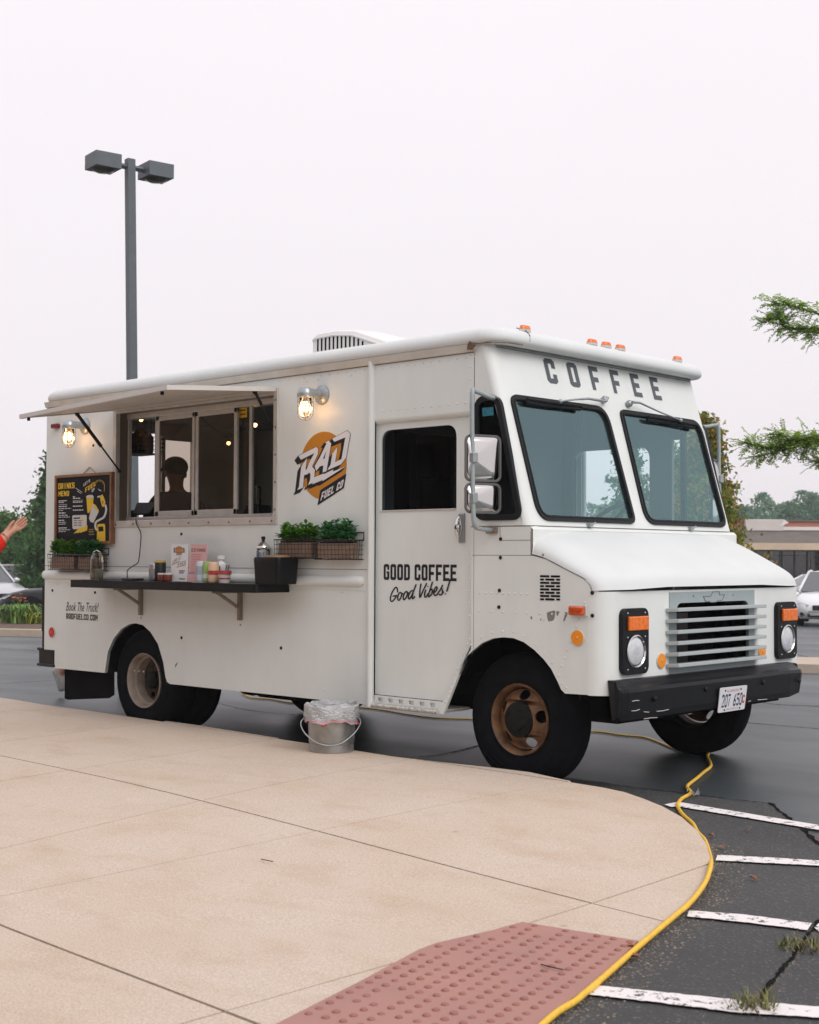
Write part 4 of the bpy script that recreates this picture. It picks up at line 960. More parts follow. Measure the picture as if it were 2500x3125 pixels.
for yy, sg in ((0, -1), (W, 1)):
    B = MB(); B.plate([(XR, 2.590), (XC-.01, 2.590), (XC-.01, 2.634), (XR, 2.634)], [], lambda a, b, d, yy=yy, sg=sg: Vector((a, yy+sg*(.002+d*(1 if b > 2.6 else .45)), b)), .030); part(B, 'rain_gutter', gut, bev=.002)
B = MB(); B.box((XR, -.0016, 2.5855), (XC, 0, 2.5895)); part(B, 'panel_seam', seam)
B = MB(); z_ = 2.613; B.grid([[ws(y, z_)+nW*.003 for y in (.06, W-.06)], [ws(y, z_+.004)+nW*.003 for y in (.06, W-.06)]]); part(B, 'panel_seam', seam)
# rust bleeding from the corner joint
B = MB(); B.plate([(XC-.03, 2.60), (XC+.012, 2.595), (XC+.03, 2.612), (XC+.02, 2.632), (XC-.01, 2.65), (XC-.025, 2.63)], [], lambda a, b, d: Vector((a, -.036-d, b)), .002); part(B, 'rust_stain', mat('rust_stain', (.13, .07, .03), .8, noise=.5, nscale=80))
B = MB(); B.tube([(XC+.02, -.02, 2.634), (-.80, -.012, 2.632), (-.745, .05, 2.630), (-.735, .2, 2.632)], .004, 5); part(B, 'roof_seam', mat('seam_dirt', (.17, .14, .10), .8))
B = MB(); ps = [Vector((XF+.034+.002, .26, 2.66)), Vector((XF+.026, .275, 2.70)), Vector((XF-.02, .285, 2.741)), Vector((XF-.09, .29, 2.760))]
B.tube(ps, .0035, 5); part(B, 'roof_seam', seam)
# roof edge lamps
for u, v in ((1606, 1008), (1811, 1046), (1854, 1054), (1897, 1063), (2071, 1099)):
    p = on_x(u, v+4, XF-.025); zt = 2.738
    B = MB(); rowsl = []
    o = [(-.05, 0), (-.035, -.02), (.035, -.02), (.05, 0), (.035, .02), (-.035, .02)]
    B.plate([(p.y+a, XF-.035+b) for a, b in o], [], lambda a, b, d: Vector((b, a, zt-.008+d)), .016); l = part(B, 'marker_lamp', lens_base, bev=.003)
    B = MB(); V0 = [Vector((XF-.035+b, p.y+a, zt+.008)) for a, b in o]; V1 = [Vector((XF-.035+b*.75, p.y+a*.82, zt+.032)) for a, b in o]
    B.add(V0+V1, [(i, (i+1) % 6, 6+(i+1) % 6, 6+i) for i in range(6)]+[tuple(range(6, 12))]); B.build('marker_lens', amber, l, bev=.004)
# roof air conditioner
acm = mat('white_plastic', (.72, .71, .70), .45)
ax0, ax1, ay0, ay1 = -3.27, -2.05, .82, 1.46
B = MB(); prof_ac = [(ax0, 2.79, 3.045), (ax0+.03, 2.79, 3.06), (ax0+.22, 2.79, 3.066), (ax0+.42, 2.79, 3.045), (ax0+.62, 2.79, 2.975), (ax0+.85, 2.79, 2.895), (ax0+1.1, 2.79, 2.83), (ax1, 2.79, 2.80)]
rows = []
for x, zb, zt in prof_ac:
    f = (x-ax0)/(ax1-ax0); y0 = ay0+.12*f*f; y1 = ay1-.12*f*f; r_ = min(.05, (zt-zb)*.4)
    rows.append([Vector((x, y0, zb)), Vector((x, y0, zt-r_)), Vector((x, y0+r_*.3, zt-r_*.3)), Vector((x, y0+r_, zt)), Vector((x, (y0+y1)/2, zt+.012)), Vector((x, y1-r_, zt)), Vector((x, y1-r_*.3, zt-r_*.3)), Vector((x, y1, zt-r_)), Vector((x, y1, zb))])
B.grid(rows); B.f.append(tuple(range(9))); ac = part(B, 'roof_air_conditioner', acm, smooth=True)
for k in range(13):
    xx = ax0+.055+k*.042; zt = 3.01-.000*k - max(0, (k-6))**2*.0026
    for zlo, zhi in ((2.83, min(2.895, zt-.02)), (2.915, zt)):
        if zhi-zlo < .015: continue
        m = MB(); m.box((xx-.007, ay0+.12*((xx-ax0)/(ax1-ax0))**2-.003, zlo), (xx+.007, ay0+.03, zhi)); m.build('vent_slot', dark, ac)
m = MB(); rr_ = []
for x, zb, zt in prof_ac[:-2]:
    f = (x-ax0)/(ax1-ax0); rr_.append(Vector((x, ay0+.12*f*f-.004, zt-.045)))
m.tube(rr_, .010, 6); m.build('rib', acm, ac, smooth=True)
# ---- rear wall with open windows in its doors
B = MB(); rwin = [(.50, 1.55), (1.16, 1.55), (1.16, 2.45), (.50, 2.45)]; rwin2 = [(1.20, 1.55), (1.50, 1.55), (1.50, 2.40), (1.20, 2.40)]
B.plate([(0.004, .58), (W-.004, .58), (W-.004, ZG+.03), (0.004, ZG+.03)], [rwin, rwin2], lambda a, b, d: Vector((XR+.001+d, a, b)), .03); part(B, 'rear_wall', white)
B = MB(); B.box((XR-.06, .02, .58), (XR+.1, .14, .72)); B.box((XR-.10, 0.0, .50), (XR+.17, W, .60)) if False else None
B.box((XR-.045, .004, .72), (XR-.003, .05, 1.1)); part(B, 'rear_light_bracket', black)
bu = S(134, 2012); 
B = MB(); B.ring([(.0, 0)]*3, (0, 0, 0)) if False else None
B.box((XR-.075, -.004, .44), (XR+.165, W, .575)); B.box((XR-.095, -.012, .43), (XR+.17, W+.01, .455)); B.box((XR-.095, -.012, .56), (XR-.0, W+.01, .585)); part(B, 'rear_bumper', black, bev=.01)
# ---- mud flap, wheel tubs, chassis, axles, floor
B = MB(); p0 = S(200, 2040, .12); B.plate([S(197, 2040, .12), S(197.5, 2131, .12), S(206, 2135.5, .12), S(330, 2131, .12), S(346, 2121, .12), S(346, 2040, .12)], [], side(.12), .012); part(B, 'mud_flap', dark)
B = MB(); B.box((XR+.1, .30, .40), (-.12, W-.30, .62)); part(B, 'chassis', dark)
B = MB(); B.box((-3.88, .20, .62), (-1.3, W-.05, .66)); B.box((XR+.03, .62, .62), (-3.88, 1.68, .66)); B.box((-1.3, .55, .62), (-.45, 1.75, .66)); part(B, 'floor', dark)
for xa, xb, zt in ((-4.90, -3.88, .99), (-1.25, -.18, 1.04)):
    for y0, y1 in ((.035, .62), (W-.62, W-.035)):
        B = MB(); B.box((xa, y0, zt-.02), (xb, y1, zt)); B.box((xa, y0, .50), (xa+.02, y1, zt)); B.box((xb-.02, y0, .55), (xb, y1, zt)); B.box((xa, y1-.02 if y0 < 1 else y0, .40), (xb, y1 if y0 < 1 else y0+.02, zt)); part(B, 'wheel_tub', dark)
B = MB(); B.box((-.20, .3, .42), (-.02, W-.3, .58)); B.tube([(-.69, .3, .39), (-.69, W-.3, .39)], .05, 8); R2_ = MB(); R2_.tube([(-4.33, .3, .40), (-4.33, W-.3, .40)], .07, 8); part(R2_, 'rear_axle', dark); R2_ = MB(); R2_.sphere((-4.33, 1.15, .40), .2, 12, 8); part(R2_, 'differential', dark)
B.tube([(-.95, .36, .40), (-.2, .36, .47), (-.12, .36, .50)], .035, 6); part(B, 'front_axle', dark, smooth=True)
B = MB(); B.box((-2.6, 1.2, .34), (-1.9, 1.9, .60)); B.tube([(-3.75, .75, .36), (-3.2, .75, .36)], .10, 14); part(B, 'underfloor_tanks', dark)
# ---- wheels
def tyre(x, z, y0, y1, R, rb):
    B = MB(); w = y1-y0; m_ = (y0+y1)/2
    pr = [(rb, y0+.02), (rb+.02, y0+.004), (rb+.07, y0-.002), (R-.05, y0+.006), (R-.012, y0+.022), (R, y0+.042), (R+.001, m_), (R, y1-.042), (R-.012, y1-.022), (R-.05, y1-.006), (rb+.07, y1+.002), (rb+.02, y1-.004), (rb, y1-.02)]
    B.ring(pr, (x, 0, z), 'y', 48)
    for k in range(4):
        yy = y0+.05+(w-.1)*k/3
    return B
def wheel(x, yo, dirn, front):
    RZ = .395; z = RZ-.002
    y0, y1 = (yo, yo+.215) if dirn > 0 else (yo-.215, yo)
    ws_ = tyre(x, z, y0, y1, RZ, .207).build('wheel', tyre_m, T, smooth=True)
    B = MB()
    for r_ in (.30, .33):
        B.ring([(r_, yo-dirn*.0025), (r_+.004, yo-dirn*.004), (r_+.008, yo-dirn*.0025)], (x, 0, z), 'y', 48)
    B.build('sidewall_ring', tyre_m, ws_)
    rm = rust if front else beige_rim; s = dirn
    if front:
        B = MB(); B.ring([(.207, yo+s*.02), (.214, yo+s*.004), (.209, yo-s*.006), (.198, yo+s*.004), (.190, yo+s*.03), (.186, yo+s*.075), (.19, yo+s*.12), (.2, yo+s*.12)], (x, 0, z), 'y', 48); B.build('rim', rm, ws_, smooth=True)
        B = MB(); circ = [(.178*math.cos(a*PI/24), .178*math.sin(a*PI/24)) for a in range(48)]
        hs = []
        for k in range(5):
            aa = math.radians(10+72*k); cx, cz = .147*math.cos(aa), .147*math.sin(aa)
            hs.append([(cx+.029*math.cos(t*PI/8)*math.cos(aa)-.037*math.sin(t*PI/8)*math.sin(aa), cz+.029*math.cos(t*PI/8)*math.sin(aa)+.037*math.sin(t*PI/8)*math.cos(aa)) for t in range(16)])
        inner = [(.095*math.cos(a*PI/16), .088*math.sin(a*PI/16)) for a in range(32)]
        def dish(a, b, d):
            r_ = math.hypot(a, b); yy = yo+s*(.045-.050*smooth((.18-r_)/.075)+d); return Vector((x+a, yy, z+b))
        B.plate(circ, hs+[inner], dish, .012); B.build('wheel_disc', rm, ws_)
        B = MB(); B.lathe([(.106, yo+s*.02), (.104, yo-s*.008), (.075, yo-s*.018), (.062, yo-s*.020), (.055, yo-s*.03), (.03, yo-s*.034), (1e-5, yo-s*.035)], (x, 0, z), 'y', 28); B.build('hub', hub_m, ws_, smooth=True)
    else:
        B = MB(); B.ring([(.207, yo+s*.02), (.213, yo+s*.003), (.208, yo-s*.006), (.197, yo+s*.004), (.190, yo+s*.05), (.172, yo+s*.06), (.168, yo+s*.15), (.18, yo+s*.15), (.2, yo+s*.06)], (x, 0, z), 'y', 48); B.build('rim', rm, ws_, smooth=True)
        B = MB(); circ = [(.170*math.cos(a*PI/24), .170*math.sin(a*PI/24)) for a in range(48)]; hs = []
        for k in range(5):
            aa = math.radians(30+72*k); hs.append([(.13*math.cos(aa)+.026*math.cos(t*PI/6), .13*math.sin(aa)+.026*math.sin(t*PI/6)) for t in range(12)])
        B.plate(circ, hs, lambda a, b, d: Vector((x+a, yo+s*(.13+d), z+b)), .01); B.build('wheel_disc', mat('dirty_wheel_disc', (.05, .035, .025), .7, noise=.5, nscale=20), ws_)
        B = MB(); B.lathe([(.07, yo+s*.13), (.065, yo+s*.07), (.04, yo+s*.05), (1e-5, yo+s*.048)], (x, 0, z), 'y', 24); B.build('hub', hub_m, ws_, smooth=True)
wheel(-.69, .115, 1, True); wheel(-.69, W-.115, -1, True)
for yo, dn in ((.05, 1), (W-.05, -1)):
    wheel(-4.33, yo, dn, False); wheel(-4.33, yo+dn*.27, dn, False)
# ---- front bumper
XBM = .105
prb = [(.0, .672), (.035, .670), (.050, .655), (.070, .640), (.095, .628), (.100, .608), (.095, .49), (.088, .455), (.03, .45), (.02, .5)]
B = MB(); rows = []
yb0, yb1 = .032, 2.125
for y, dx_, top, bot in ((yb0, -.012, 0, .02), (yb0+.018, -.012, 0, .0), (yb0+.06, .004, 0, 0), (1.06, .012, 0, 0), (yb1-.2, .006, 0, 0), (yb1-.05, .0, -.003, .02), (yb1-.012, -.012, -.006, .06), (yb1, -.02, -.012, .10)):
    ef = .3 if y in (yb0, yb1) else 1.0
    rows.append([Vector((.08+(x-.08)*ef+dx_, y, z+(top if z > .6 else bot if z < .5 else 0))) for x, z in prb])
B.grid([r_+[r_[0]] for r_ in rows]); B.f.append(tuple(range(len(prb)))); B.f.append(tuple(len(B.v)-1-k for k in range(len(prb)+1)))
bump = part(B, 'front_bumper', black, bev=.006)
scr = mat('scratched_bare', (.50, .47, .42), .5)
for P in ([(632, 1131), (655, 1126), (672, 1127)], [(628, 1188), (655, 1186), (675, 1178)], [(700, 1193), (730, 1195)], [(775, 1190), (810, 1187), (845, 1179)], [(700, 1234), (740, 1228), (778, 1226)], [(1365, 1123), (1395, 1121), (1420, 1119)], [(1310, 1133), (1325, 1128)]):
    B = MB(); B.tube([on_x(*zm4(*p), XBM+.004) for p in P], .0022, 5); B.build('scratch', scr, bump)
for p in ((763, 1118), (1060, 1060), (1395, 1020), (1607, 1010)):
    B = MB(); B.lathe([(.016, 0), (.014, .008), (.006, .012), (1e-5, .012)], on_x(*zm4(*p), XBM+.004), 'x', 10); B.build('bolt', black, bump)
# licence plate, leaning with the bumper face
pc = [on_x(2180+x*.08116, 2060+y*.08116, xx) for x, y, xx in ((122, 1430, .112), (1125, 1275, .112), (1235, 375, .128), (222, 490, .128))]
def pl(a, b, d=0.0):
    p = pc[0].lerp(pc[1], a).lerp(pc[3].lerp(pc[2], a), b); return p+Vector((d, 0, -.2*d))
B = MB(); B.plate(rr_poly(0, 0, 1, 1, .05, 4), [], lambda a, b, d: pl(a, b, .002-d), .004)
lp = B.build('licence_plate', mat('plate_white', (.66, .66, .68), .4), bump)
navy = mat('plate_navy', (.015, .035, .09), .5); pred = mat('plate_red', (.45, .02, .02), .5); pink = mat('plate_pink', (.55, .28, .30), .5)
dg = {'2': [(0, .78), (.1, .95), (.5, 1), (.9, .9), (.95, .7), (.7, .45), (0, .03), (1, .03)], '0': [(.5, 1), (.15, .93), (.05, .7), (.05, .3), (.15, .07), (.5, 0), (.85, .07), (.95, .3), (.95, .7), (.85, .93), (.5, 1)], '7': [(0, .97), (1, .97), (.55, .5), (.35, 0)],
      '6': [(.85, 1), (.4, .7), (.08, .35), (.1, .1), (.5, 0), (.9, .1), (.95, .35), (.6, .5), (.12, .42)], '5': [(.95, .97), (.15, .97), (.1, .55), (.55, .6), (.92, .45), (.9, .12), (.5, 0), (.05, .1)], 'C': [(.95, .75), (.75, .97), (.3, .97), (.05, .7), (.05, .3), (.3, .03), (.75, .03), (.95, .25)]}
B = MB()
for c, a0 in (('2', .10), ('0', .215), ('7', .325), ('6', .535), ('5', .65), ('0', .765)):
    ribbon(B, dg[c], .2, lambda p, q, a0=a0: pl(a0+p*.085, .23+q*.46, .0035))
B.build('plate_numbers', navy, lp)
B = MB(); ribbon(B, dg['C'], .28, lambda p, q: pl(.868+p*.08, .30+q*.29, .0035)); B.build('plate_suffix', pred, lp)
B = MB(); font_mesh(B, 'ILLINOIS', lambda a, b: pl(.26+a*.45, .80+b*.10, .0035)); font_mesh(B, 'LAND OF LINCOLN', lambda a, b: pl(.28+a*.44, .07+b*.07, .0035)); B.build('plate_print', pink, lp)
for a, b in ((.19, .87), (.765, .87), (.22, .085), (.79, .085)):
    B = MB(); B.lathe([(.006, .003), (.004, .007), (1e-5, .007)], pl(a, b), 'x', 8); B.build('screw', dark, lp)
# ---- mirrors on tube brackets
def mirror_set(yy, sg):
    yb = yy-sg*.225
    B = MB(); P = [(-.785, yy-sg*.0, 2.295), (-.775, yy-sg*.08, 2.30), (-.772, yb+sg*.03, 2.318), (-.770, yb, 2.29), (-.766, yb, 1.9), (-.758, yb, 1.60), (-.756, yb+sg*.015, 1.535), (-.765, yb+sg*.06, 1.518), (-.80, yy-sg*.0, 1.512)]
    B.tube(catmull([Vector(p) for p in P], 4), .0135, 10); mb_ = part(B, 'mirror_bracket', tube_grey, smooth='all')
    B = MB(); B.box((-.84, yy-sg*.02 if sg > 0 else yy, 1.492), (-.76, yy if sg > 0 else yy-sg*.02, 1.535)); B.box((-.83, min(yy, yy-sg*.015), 2.292), (-.755, max(yy, yy-sg*.015), 2.303)); B.build('bracket_foot', mat('rusty_foot', (.22, .17, .13), .6, noise=.4, nscale=40), mb_, bev=.003)
    for z0, z1 in (((1.797, 2.060), (1.612, 1.778)) if True else ()):
        y0 = yb-sg*.026; y1 = yb+sg*.205; ya, yb_ = min(y0, y1), max(y0, y1); zc, yc = (z0+z1)/2, (ya+yb_)/2
        B = MB(); rows = []
        base = rr_poly(-(yb_-ya)/2, -(z1-z0)/2, (yb_-ya)/2, (z1-z0)/2, .034, 5)
        X0 = -.80; cm, sm_ = math.cos(.33), math.sin(.33)*sg
        def mr(dx_, dy_, dz_, X0=X0, yc=yc, zc=zc): e = yc-yb; return Vector((X0+dx_*cm+(dy_+e)*sm_, yb+(dy_+e)*cm-dx_*sm_, zc+dz_))
        for f, dx_ in ((1.0, 0), (1.0, .016), (.965, .024), (.7, .031), (.42, .037), (.22, .041), (.1, .042)):
            oy = (1-f)*(-sg)*.085
            rows.append([mr(dx_, a*f+oy, b*f) for a, b in base])
        B.grid([r_+[r_[0]] for r_ in rows]); B.f.append(tuple(len(B.v)-1-k for k in range(len(base)+1)))
        h_ = B.build('mirror_head', chrome, mb_, smooth='all')
        B = MB(); B.plate(rr_poly(-(yb_-ya)/2-.007, -(z1-z0)/2-.007, (yb_-ya)/2+.007, (z1-z0)/2+.007, .04, 5), [rr_poly(-(yb_-ya)/2+.006, -(z1-z0)/2+.006, (yb_-ya)/2-.006, (z1-z0)/2-.006, .03, 5)], lambda a, b, d: mr(.012+d, a, b), .014); B.build('mirror_rim', mat('grey_rim', (.09, .09, .09), .5), mb_, bev=.003)
        B = MB(); B.plate(rr_poly(-(yb_-ya)/2, -(z1-z0)/2, (yb_-ya)/2, (z1-z0)/2, .034, 5), [], lambda a, b, d: mr(-d, a, b), .003); B.build('mirror_glass', chrome, mb_)
        B = MB(); B.box((-.79, min(yb-sg*.022, yb+sg*.022), zc-.03), (-.740, max(yb-sg*.022, yb+sg*.022), zc+.03)); B.build('clamp', galv, mb_, bev=.006)
mirror_set(0, 1); mirror_set(W, -1)
# ---- wall lamps : cast arm, glass jar in a wire guard, lit bulb
bulb_m = mat('lit_bulb', (1.0, .60, .26), .4, emit=6.5)
def wall_lamp(px):
    c = on_y(*px, 0); x, z = c.x, c.z; yl = -.155
    B = MB(); B.lathe([(.066, 0), (.066, -.012), (.058, -.02), (.036, -.03), (1e-5, -.03)], (x, 0, z), 'y', 28)
    B.tube(catmull([Vector((x, -.02, z)), Vector((x, -.07, z+.006)), Vector((x, yl, z+.008))], 4), [.030]*9, 12)
    B.lathe([(1e-5, .042), (.030, .040), (.046, .026), (.050, .002), (.056, .0), (.056, -.022), (.046, -.024), (1e-5, -.024)], (x, yl, z-.003), 'z', 28)
    L_ = part(B, 'wall_lamp', galv, smooth=True)
    B = MB(); B.lathe([(.041, -.02), (.042, -.12), (.036, -.145), (.02, -.162), (1e-5, -.166)], (x, yl, z), 'z', 24); B.build('globe', globe_glass, L_, smooth='all')
    B = MB()
    for k in range(4):
        a = PI/4+PI/2*k; ca, sa = math.cos(a), math.sin(a)
        B.tube(catmull([Vector((x+.050*ca, yl+.050*sa, z-.02)), Vector((x+.050*ca, yl+.050*sa, z-.125)), Vector((x+.042*ca, yl+.042*sa, z-.155)), Vector((x+.02*ca, yl+.02*sa, z-.176)), Vector((x, yl, z-.178))], 3), .0036, 6)
    for dz in (-.058, -.09, -.124): B.tube([(x+.0515*math.cos(k*PI/10), yl+.0515*math.sin(k*PI/10), z+dz) for k in range(20)], .0024, 5, closed=True)
    B.build('guard', galv, L_, smooth='all')
    B = MB(); B.lathe([(.016, -.024), (.016, -.05), (.013, -.055)], (x, yl, z), 'z', 12); B.build('socket', mat('brass_socket', (.35, .2, .08), .4, metal=.6), L_)
    B = MB(); B.lathe([(.011, -.055), (.02, -.075), (.027, -.098), (.022, -.12), (1e-5, -.128)], (x, yl, z), 'z', 14); B.build('bulb', bulb_m, L_, smooth='all')
    ld = bpy.data.lights.new('lamp_light', 'POINT'); ld.energy = .4; ld.color = (1, .56, .26); ld.shadow_soft_size = .02
    lo = bpy.data.objects.new('lamp_light', ld); COL.objects.link(lo); lo.location = (x+.0, yl+.034, z-.105)
wall_lamp((985, 1206)); wall_lamp((261.5, 1301.5))
# ---- serving shelf on brackets
SHX0, SHX1, SHZ, SHD = S(215.5, 1767, -.30)[0], S(884, 1783, 0)[0], 1.166, .30
shelf_m = mat('black_shelf', (.007, .007, .009), .36, spec=.25, noise=.3, nscale=6)
B = MB(); B.plate(round_poly([(SHX0, 0.0), (SHX0, -SHD), (SHX1, -SHD), (SHX1, 0.0)], [.002, .004, .03, .002], 4), [], lambda a, b, d: Vector((a, b-.001, SHZ-d)), .058); shelf = part(B, 'shelf', shelf_m, bev=.003)
for u in (428, 731):
    xb = S(u, 1815, -.02)[0]; B = MB(); B.box((xb-.014, -.03, .90), (xb+.014, 0, SHZ-.058)); B.box((xb-.012, -.26, SHZ-.072), (xb+.012, -.03, SHZ-.058))
    B.tube(catmull([Vector((xb, -.025, .985)), Vector((xb, -.10, 1.03)), Vector((xb, -.22, 1.098))], 4), .013, 8); B.build('bracket', mat('steel_bracket', (.25, .20, .155), .45, metal=.4), shelf, bev=.002)
# ---- cab and kitchen interior
B = MB(); B.box((XR+.05, .045, 2.55), (-.86, W-.045, 2.565)); part(B, 'ceiling', interior)
B = MB(); B.box((XR+.06, .03, 1.02), (WX0-.06, .045, 2.55)); B.box((WX1+.06, .03, .66), (XS-.03, .045, 2.55)); B.box((WX0-.06, .03, 1.02), (WX1+.06, .045, WZ0-.03)); part(B, 'lining', interior_dark)
B = MB(); B.box((-4.85, W-.10, .66), (XS-.03, W-.045, 2.55)); part(B, 'lining', mat('brown_lining', (.07, .048, .034), .7, noise=.2, nscale=3))
# bulkhead behind the seats with a wide doorway
B = MB(); B.plate([(.05, .66), (W-.05, .66), (W-.05, 2.55), (.05, 2.55)], [[(.35, .67), (.95, .67), (.95, 2.2), (.35, 2.2)]], lambda a, b, d: Vector((-1.98+d, a, b)), .03); part(B, 'bulkhead', mat('bulkhead_grey', (.20, .20, .20), .7))
# dash, steering wheel, seat, driver's door with window
B = MB(); B.box((-.78, .06, 1.20), (-.545, W-.06, 1.50)); part(B, 'dashboard', mat('dash_black', (.03, .032, .034), .7), bev=.03)
B = MB(); c = on_y(1868, 1592, 1.60); ax = Vector((.62, 0, -.78)); u_ = Vector((.78, 0, .62)); v_ = Vector((0, 1, 0))
B.tube([c+u_*(.215*math.cos(k*PI/18))+v_*(.215*math.sin(k*PI/18)) for k in range(36)], .015, 8, closed=True)
for k in range(3): B.tube([c, c+u_*(.21*math.cos(k*2.1))+v_*(.21*math.sin(k*2.1))], .011, 6)
B.tube([c, c+Vector((.30, 0, -.36))], .03, 8); part(B, 'steering_wheel', mat('steering_grey', (.07, .075, .08), .5), smooth='all')
B = MB(); B.box((-1.62, 1.30, 1.02), (-1.14, 1.80, 1.16)); B.box((-1.70, 1.30, 1.10), (-1.58, 1.80, 1.62)); part(B, 'driver_seat', mat('seat_vinyl', (.06, .06, .06), .6), bev=.04)
fd = round_poly([(-1.85, 1.645), (-1.175, 1.645), (-1.175, 2.165), (-1.85, 2.165)], [.02, .02, .09, .09], 5)
B = MB(); B.plate([(XS+.01, dz0), (-1.20, dz0), (-.985, .84), (-.985, ZH+.03), (XS-.06, ZH+.03), (XS-.06, 1.0)], [fd], side(W-.03, -1), .03); dd = part(B, 'door', white)
B = MB(); B.box((XS, W-.066, 1.2), (-.985, W-.063, 1.64)); B.build('door_card', interior, dd); B = MB(); B.plate(fd, [], side(W-.045), 0); B.build('window_pane', clear_side, dd)
# kitchen fittings seen through the hatch
kd = mat('kitchen_black', (.010, .010, .011), .6)
B = MB(); B.box((-5.4, .06, 1.35), (-2.0, .35, 1.54)); part(B, 'counter', kd)
B = MB(); B.box((-4.6, 1.60, .66), (-2.0, W-.11, 1.60)); B.box((-3.0, .55, .66), (-2.0, .62, 2.5)); part(B, 'back_counter', kd)
B = MB(); B.box((-2.9, 1.35, 1.62), (-2.62, 1.7, 1.95)); B.lathe([(.13, 0), (.12, .2), (.10, .27)], (-2.75, 1.5, 1.95), 'z', 18); part(B, 'coffee_machine', mat('machine_grey', (.30, .33, .36), .4), bev=.02)
B = MB(); B.box((-3.95, 1.5, 1.62), (-3.45, 1.9, 2.0)); part(B, 'equipment', mat('equipment_brown', (.045, .04, .03), .5), bev=.01)

# ================================================================== THINGS HUNG ON AND STANDING AT THE TRUCK
# ---- menu board
MX0, MX1, MZ0, MZ1, MY = -5.462, -4.652, 1.447, 2.013, -.045
MB0 = thing('menu_board', 'chalk-black drinks menu board in a brown wooden frame hanging beside the serving window', 'menu board', (MX0, -.02, MZ0))
wood = mat('brown_wood', (.23, .105, .045), .5, noise=.25, nscale=18); brd = mat('chalkboard', (.007, .007, .009), .6, spec=.15, noise=.3, nscale=6)
B = MB(); B.box((MX0+.005, -.030, MZ0+.005), (MX1-.005, -.008, MZ1-.005)); B.build('panel', brd, MB0)
for lo, hi in (((MX0, MY, MZ0), (MX0+.022, -.004, MZ1)), ((MX1-.022, MY, MZ0), (MX1, -.004, MZ1)), ((MX0+.0225, MY, MZ0), (MX1-.0225, -.004, MZ0+.022)), ((MX0+.0225, MY, MZ1-.022), (MX1-.0225, -.004, MZ1))):
    B = MB(); B.box(lo, hi); B.build('frame_bar', wood, MB0, bev=.002)
B = MB(); B.tube([(MX0+.36, -.01, MZ1-.002), (MX0+.45, -.004, MZ1+.055), (MX0+.55, -.01, MZ1-.002)], .004, 6); B.build('hanging_cord', mat('jute', (.38, .32, .22), .8), MB0)
yel = mat('menu_yellow', (.72, .47, .008), .6); wht = mat('menu_white', (.62, .61, .60), .6); cupw = mat('menu_cup_white', (.55, .54, .53), .6)
def mp_(x, y): return S(100+x*.23188, 1380+y*.23188, -.0305)
def mf(lay=0): return lambda x, y: (lambda p: Vector((p[0], -.0307-.0004*lay, p[1])))(mp_(x, y))
def mlet(text, x0, y0, x1, y1, hgt, m, name='menu_lettering', w=.84, sl=0):
    B = MB(); f = mf(1)
    letters(B, text, lambda a, b, d: f(x0+(x1-x0)*a+b*sl, y0+(y1-y0)*a-b*hgt), w); B.build(name, m, MB0)
mlet('DRINKS', 338, 488, 552, 474, 78, yel); mlet('MENU', 340, 582, 480, 576, 68, yel)
mlet("LET'S", 668, 452, 755, 392, 38, wht); mlet('FUEL', 692, 532, 832, 436, 62, yel); mlet('UP', 778, 530, 815, 508, 42, wht)
B = MB(); f = mf(1)
def tline(x0, x1, y, h=9):
    x = x0; yy = y
    while x < x1:
        w_ = min(x1-x, rnd.uniform(14, 42)); B.plate([(0, 0), (1, 0), (1, 1), (0, 1)], [], lambda a, b, d, x=x, w_=w_: f(x+a*w_, yy-(x-x0)*.03-b*h), 0); x += w_+7
for y, x1, h in ((648, 450, 13), (668, 415, 10), (722, 455, 14), (748, 508, 9), (772, 400, 8), (808, 435, 14), (836, 468, 9), (860, 490, 9), (905, 420, 14), (928, 440, 8), (952, 438, 9), (1005, 450, 14), (1028, 492, 9), (1050, 435, 8)): tline(342, x1, y, h)
for y, x1, h in ((592, 558, 11), (614, 625, 13), (664, 655, 14), (718, 652, 14), (770, 668, 14)): tline(530, x1, y, h)
ribbon(B, [(530, 636), (662, 630)], 4, f); ribbon(B, [(342, 690), (456, 686)], 4, f); ribbon(B, [(566, 472), (655, 530)], 6, f); ribbon(B, [(585, 510), (640, 545)], 6, f)
B.build('menu_text', wht, MB0)
B = MB(); f = mf(1)
def mpoly(P, m, lay=1, nm='menu_drawing'): 
    b_ = MB(); ff = mf(lay); b_.plate(P, [], lambda a, b, d: ff(a, b), 0); return b_.build(nm, m, MB0)
mpoly([(708, 605), (802, 600), (795, 700), (755, 780), (745, 800), (722, 795)], yel); mpoly([(705, 580), (730, 565), (785, 562), (803, 582), (802, 602), (708, 608)], cupw)
mpoly([(795, 680), (835, 705), (870, 760), (868, 790), (800, 930), (760, 915), (742, 870), (765, 770)], cupw, 2); mpoly([(800, 672), (835, 700), (872, 765), (845, 770), (815, 735)], yel, 3)
mpoly([(885, 575), (920, 555), (940, 600), (960, 660), (935, 722), (915, 715), (895, 640)], yel); mpoly([(916, 640), (926, 636), (934, 670), (924, 676)], brd, 2); mpoly([(850, 580), (885, 570), (892, 590), (855, 600)], cupw)
hose = catmull([Vector((955, 690, 0)), Vector((968, 760, 0)), Vector((940, 850, 0)), (880, 890, 0) and Vector((880, 890, 0)), Vector((835, 920, 0)), Vector((825, 980, 0)), Vector((845, 1030, 0))], 5)
B = MB(); ribbon(B, [(p.x, p.y) for p in hose], 26, mf(1)); B.build('menu_drawing', cupw, MB0)
mpoly([(850, 960), (870, 945), (945, 942), (955, 960), (958, 1172), (845, 1176)], yel, 2); mpoly([(865, 980), (930, 976), (935, 1040), (868, 1045)], brd, 3)
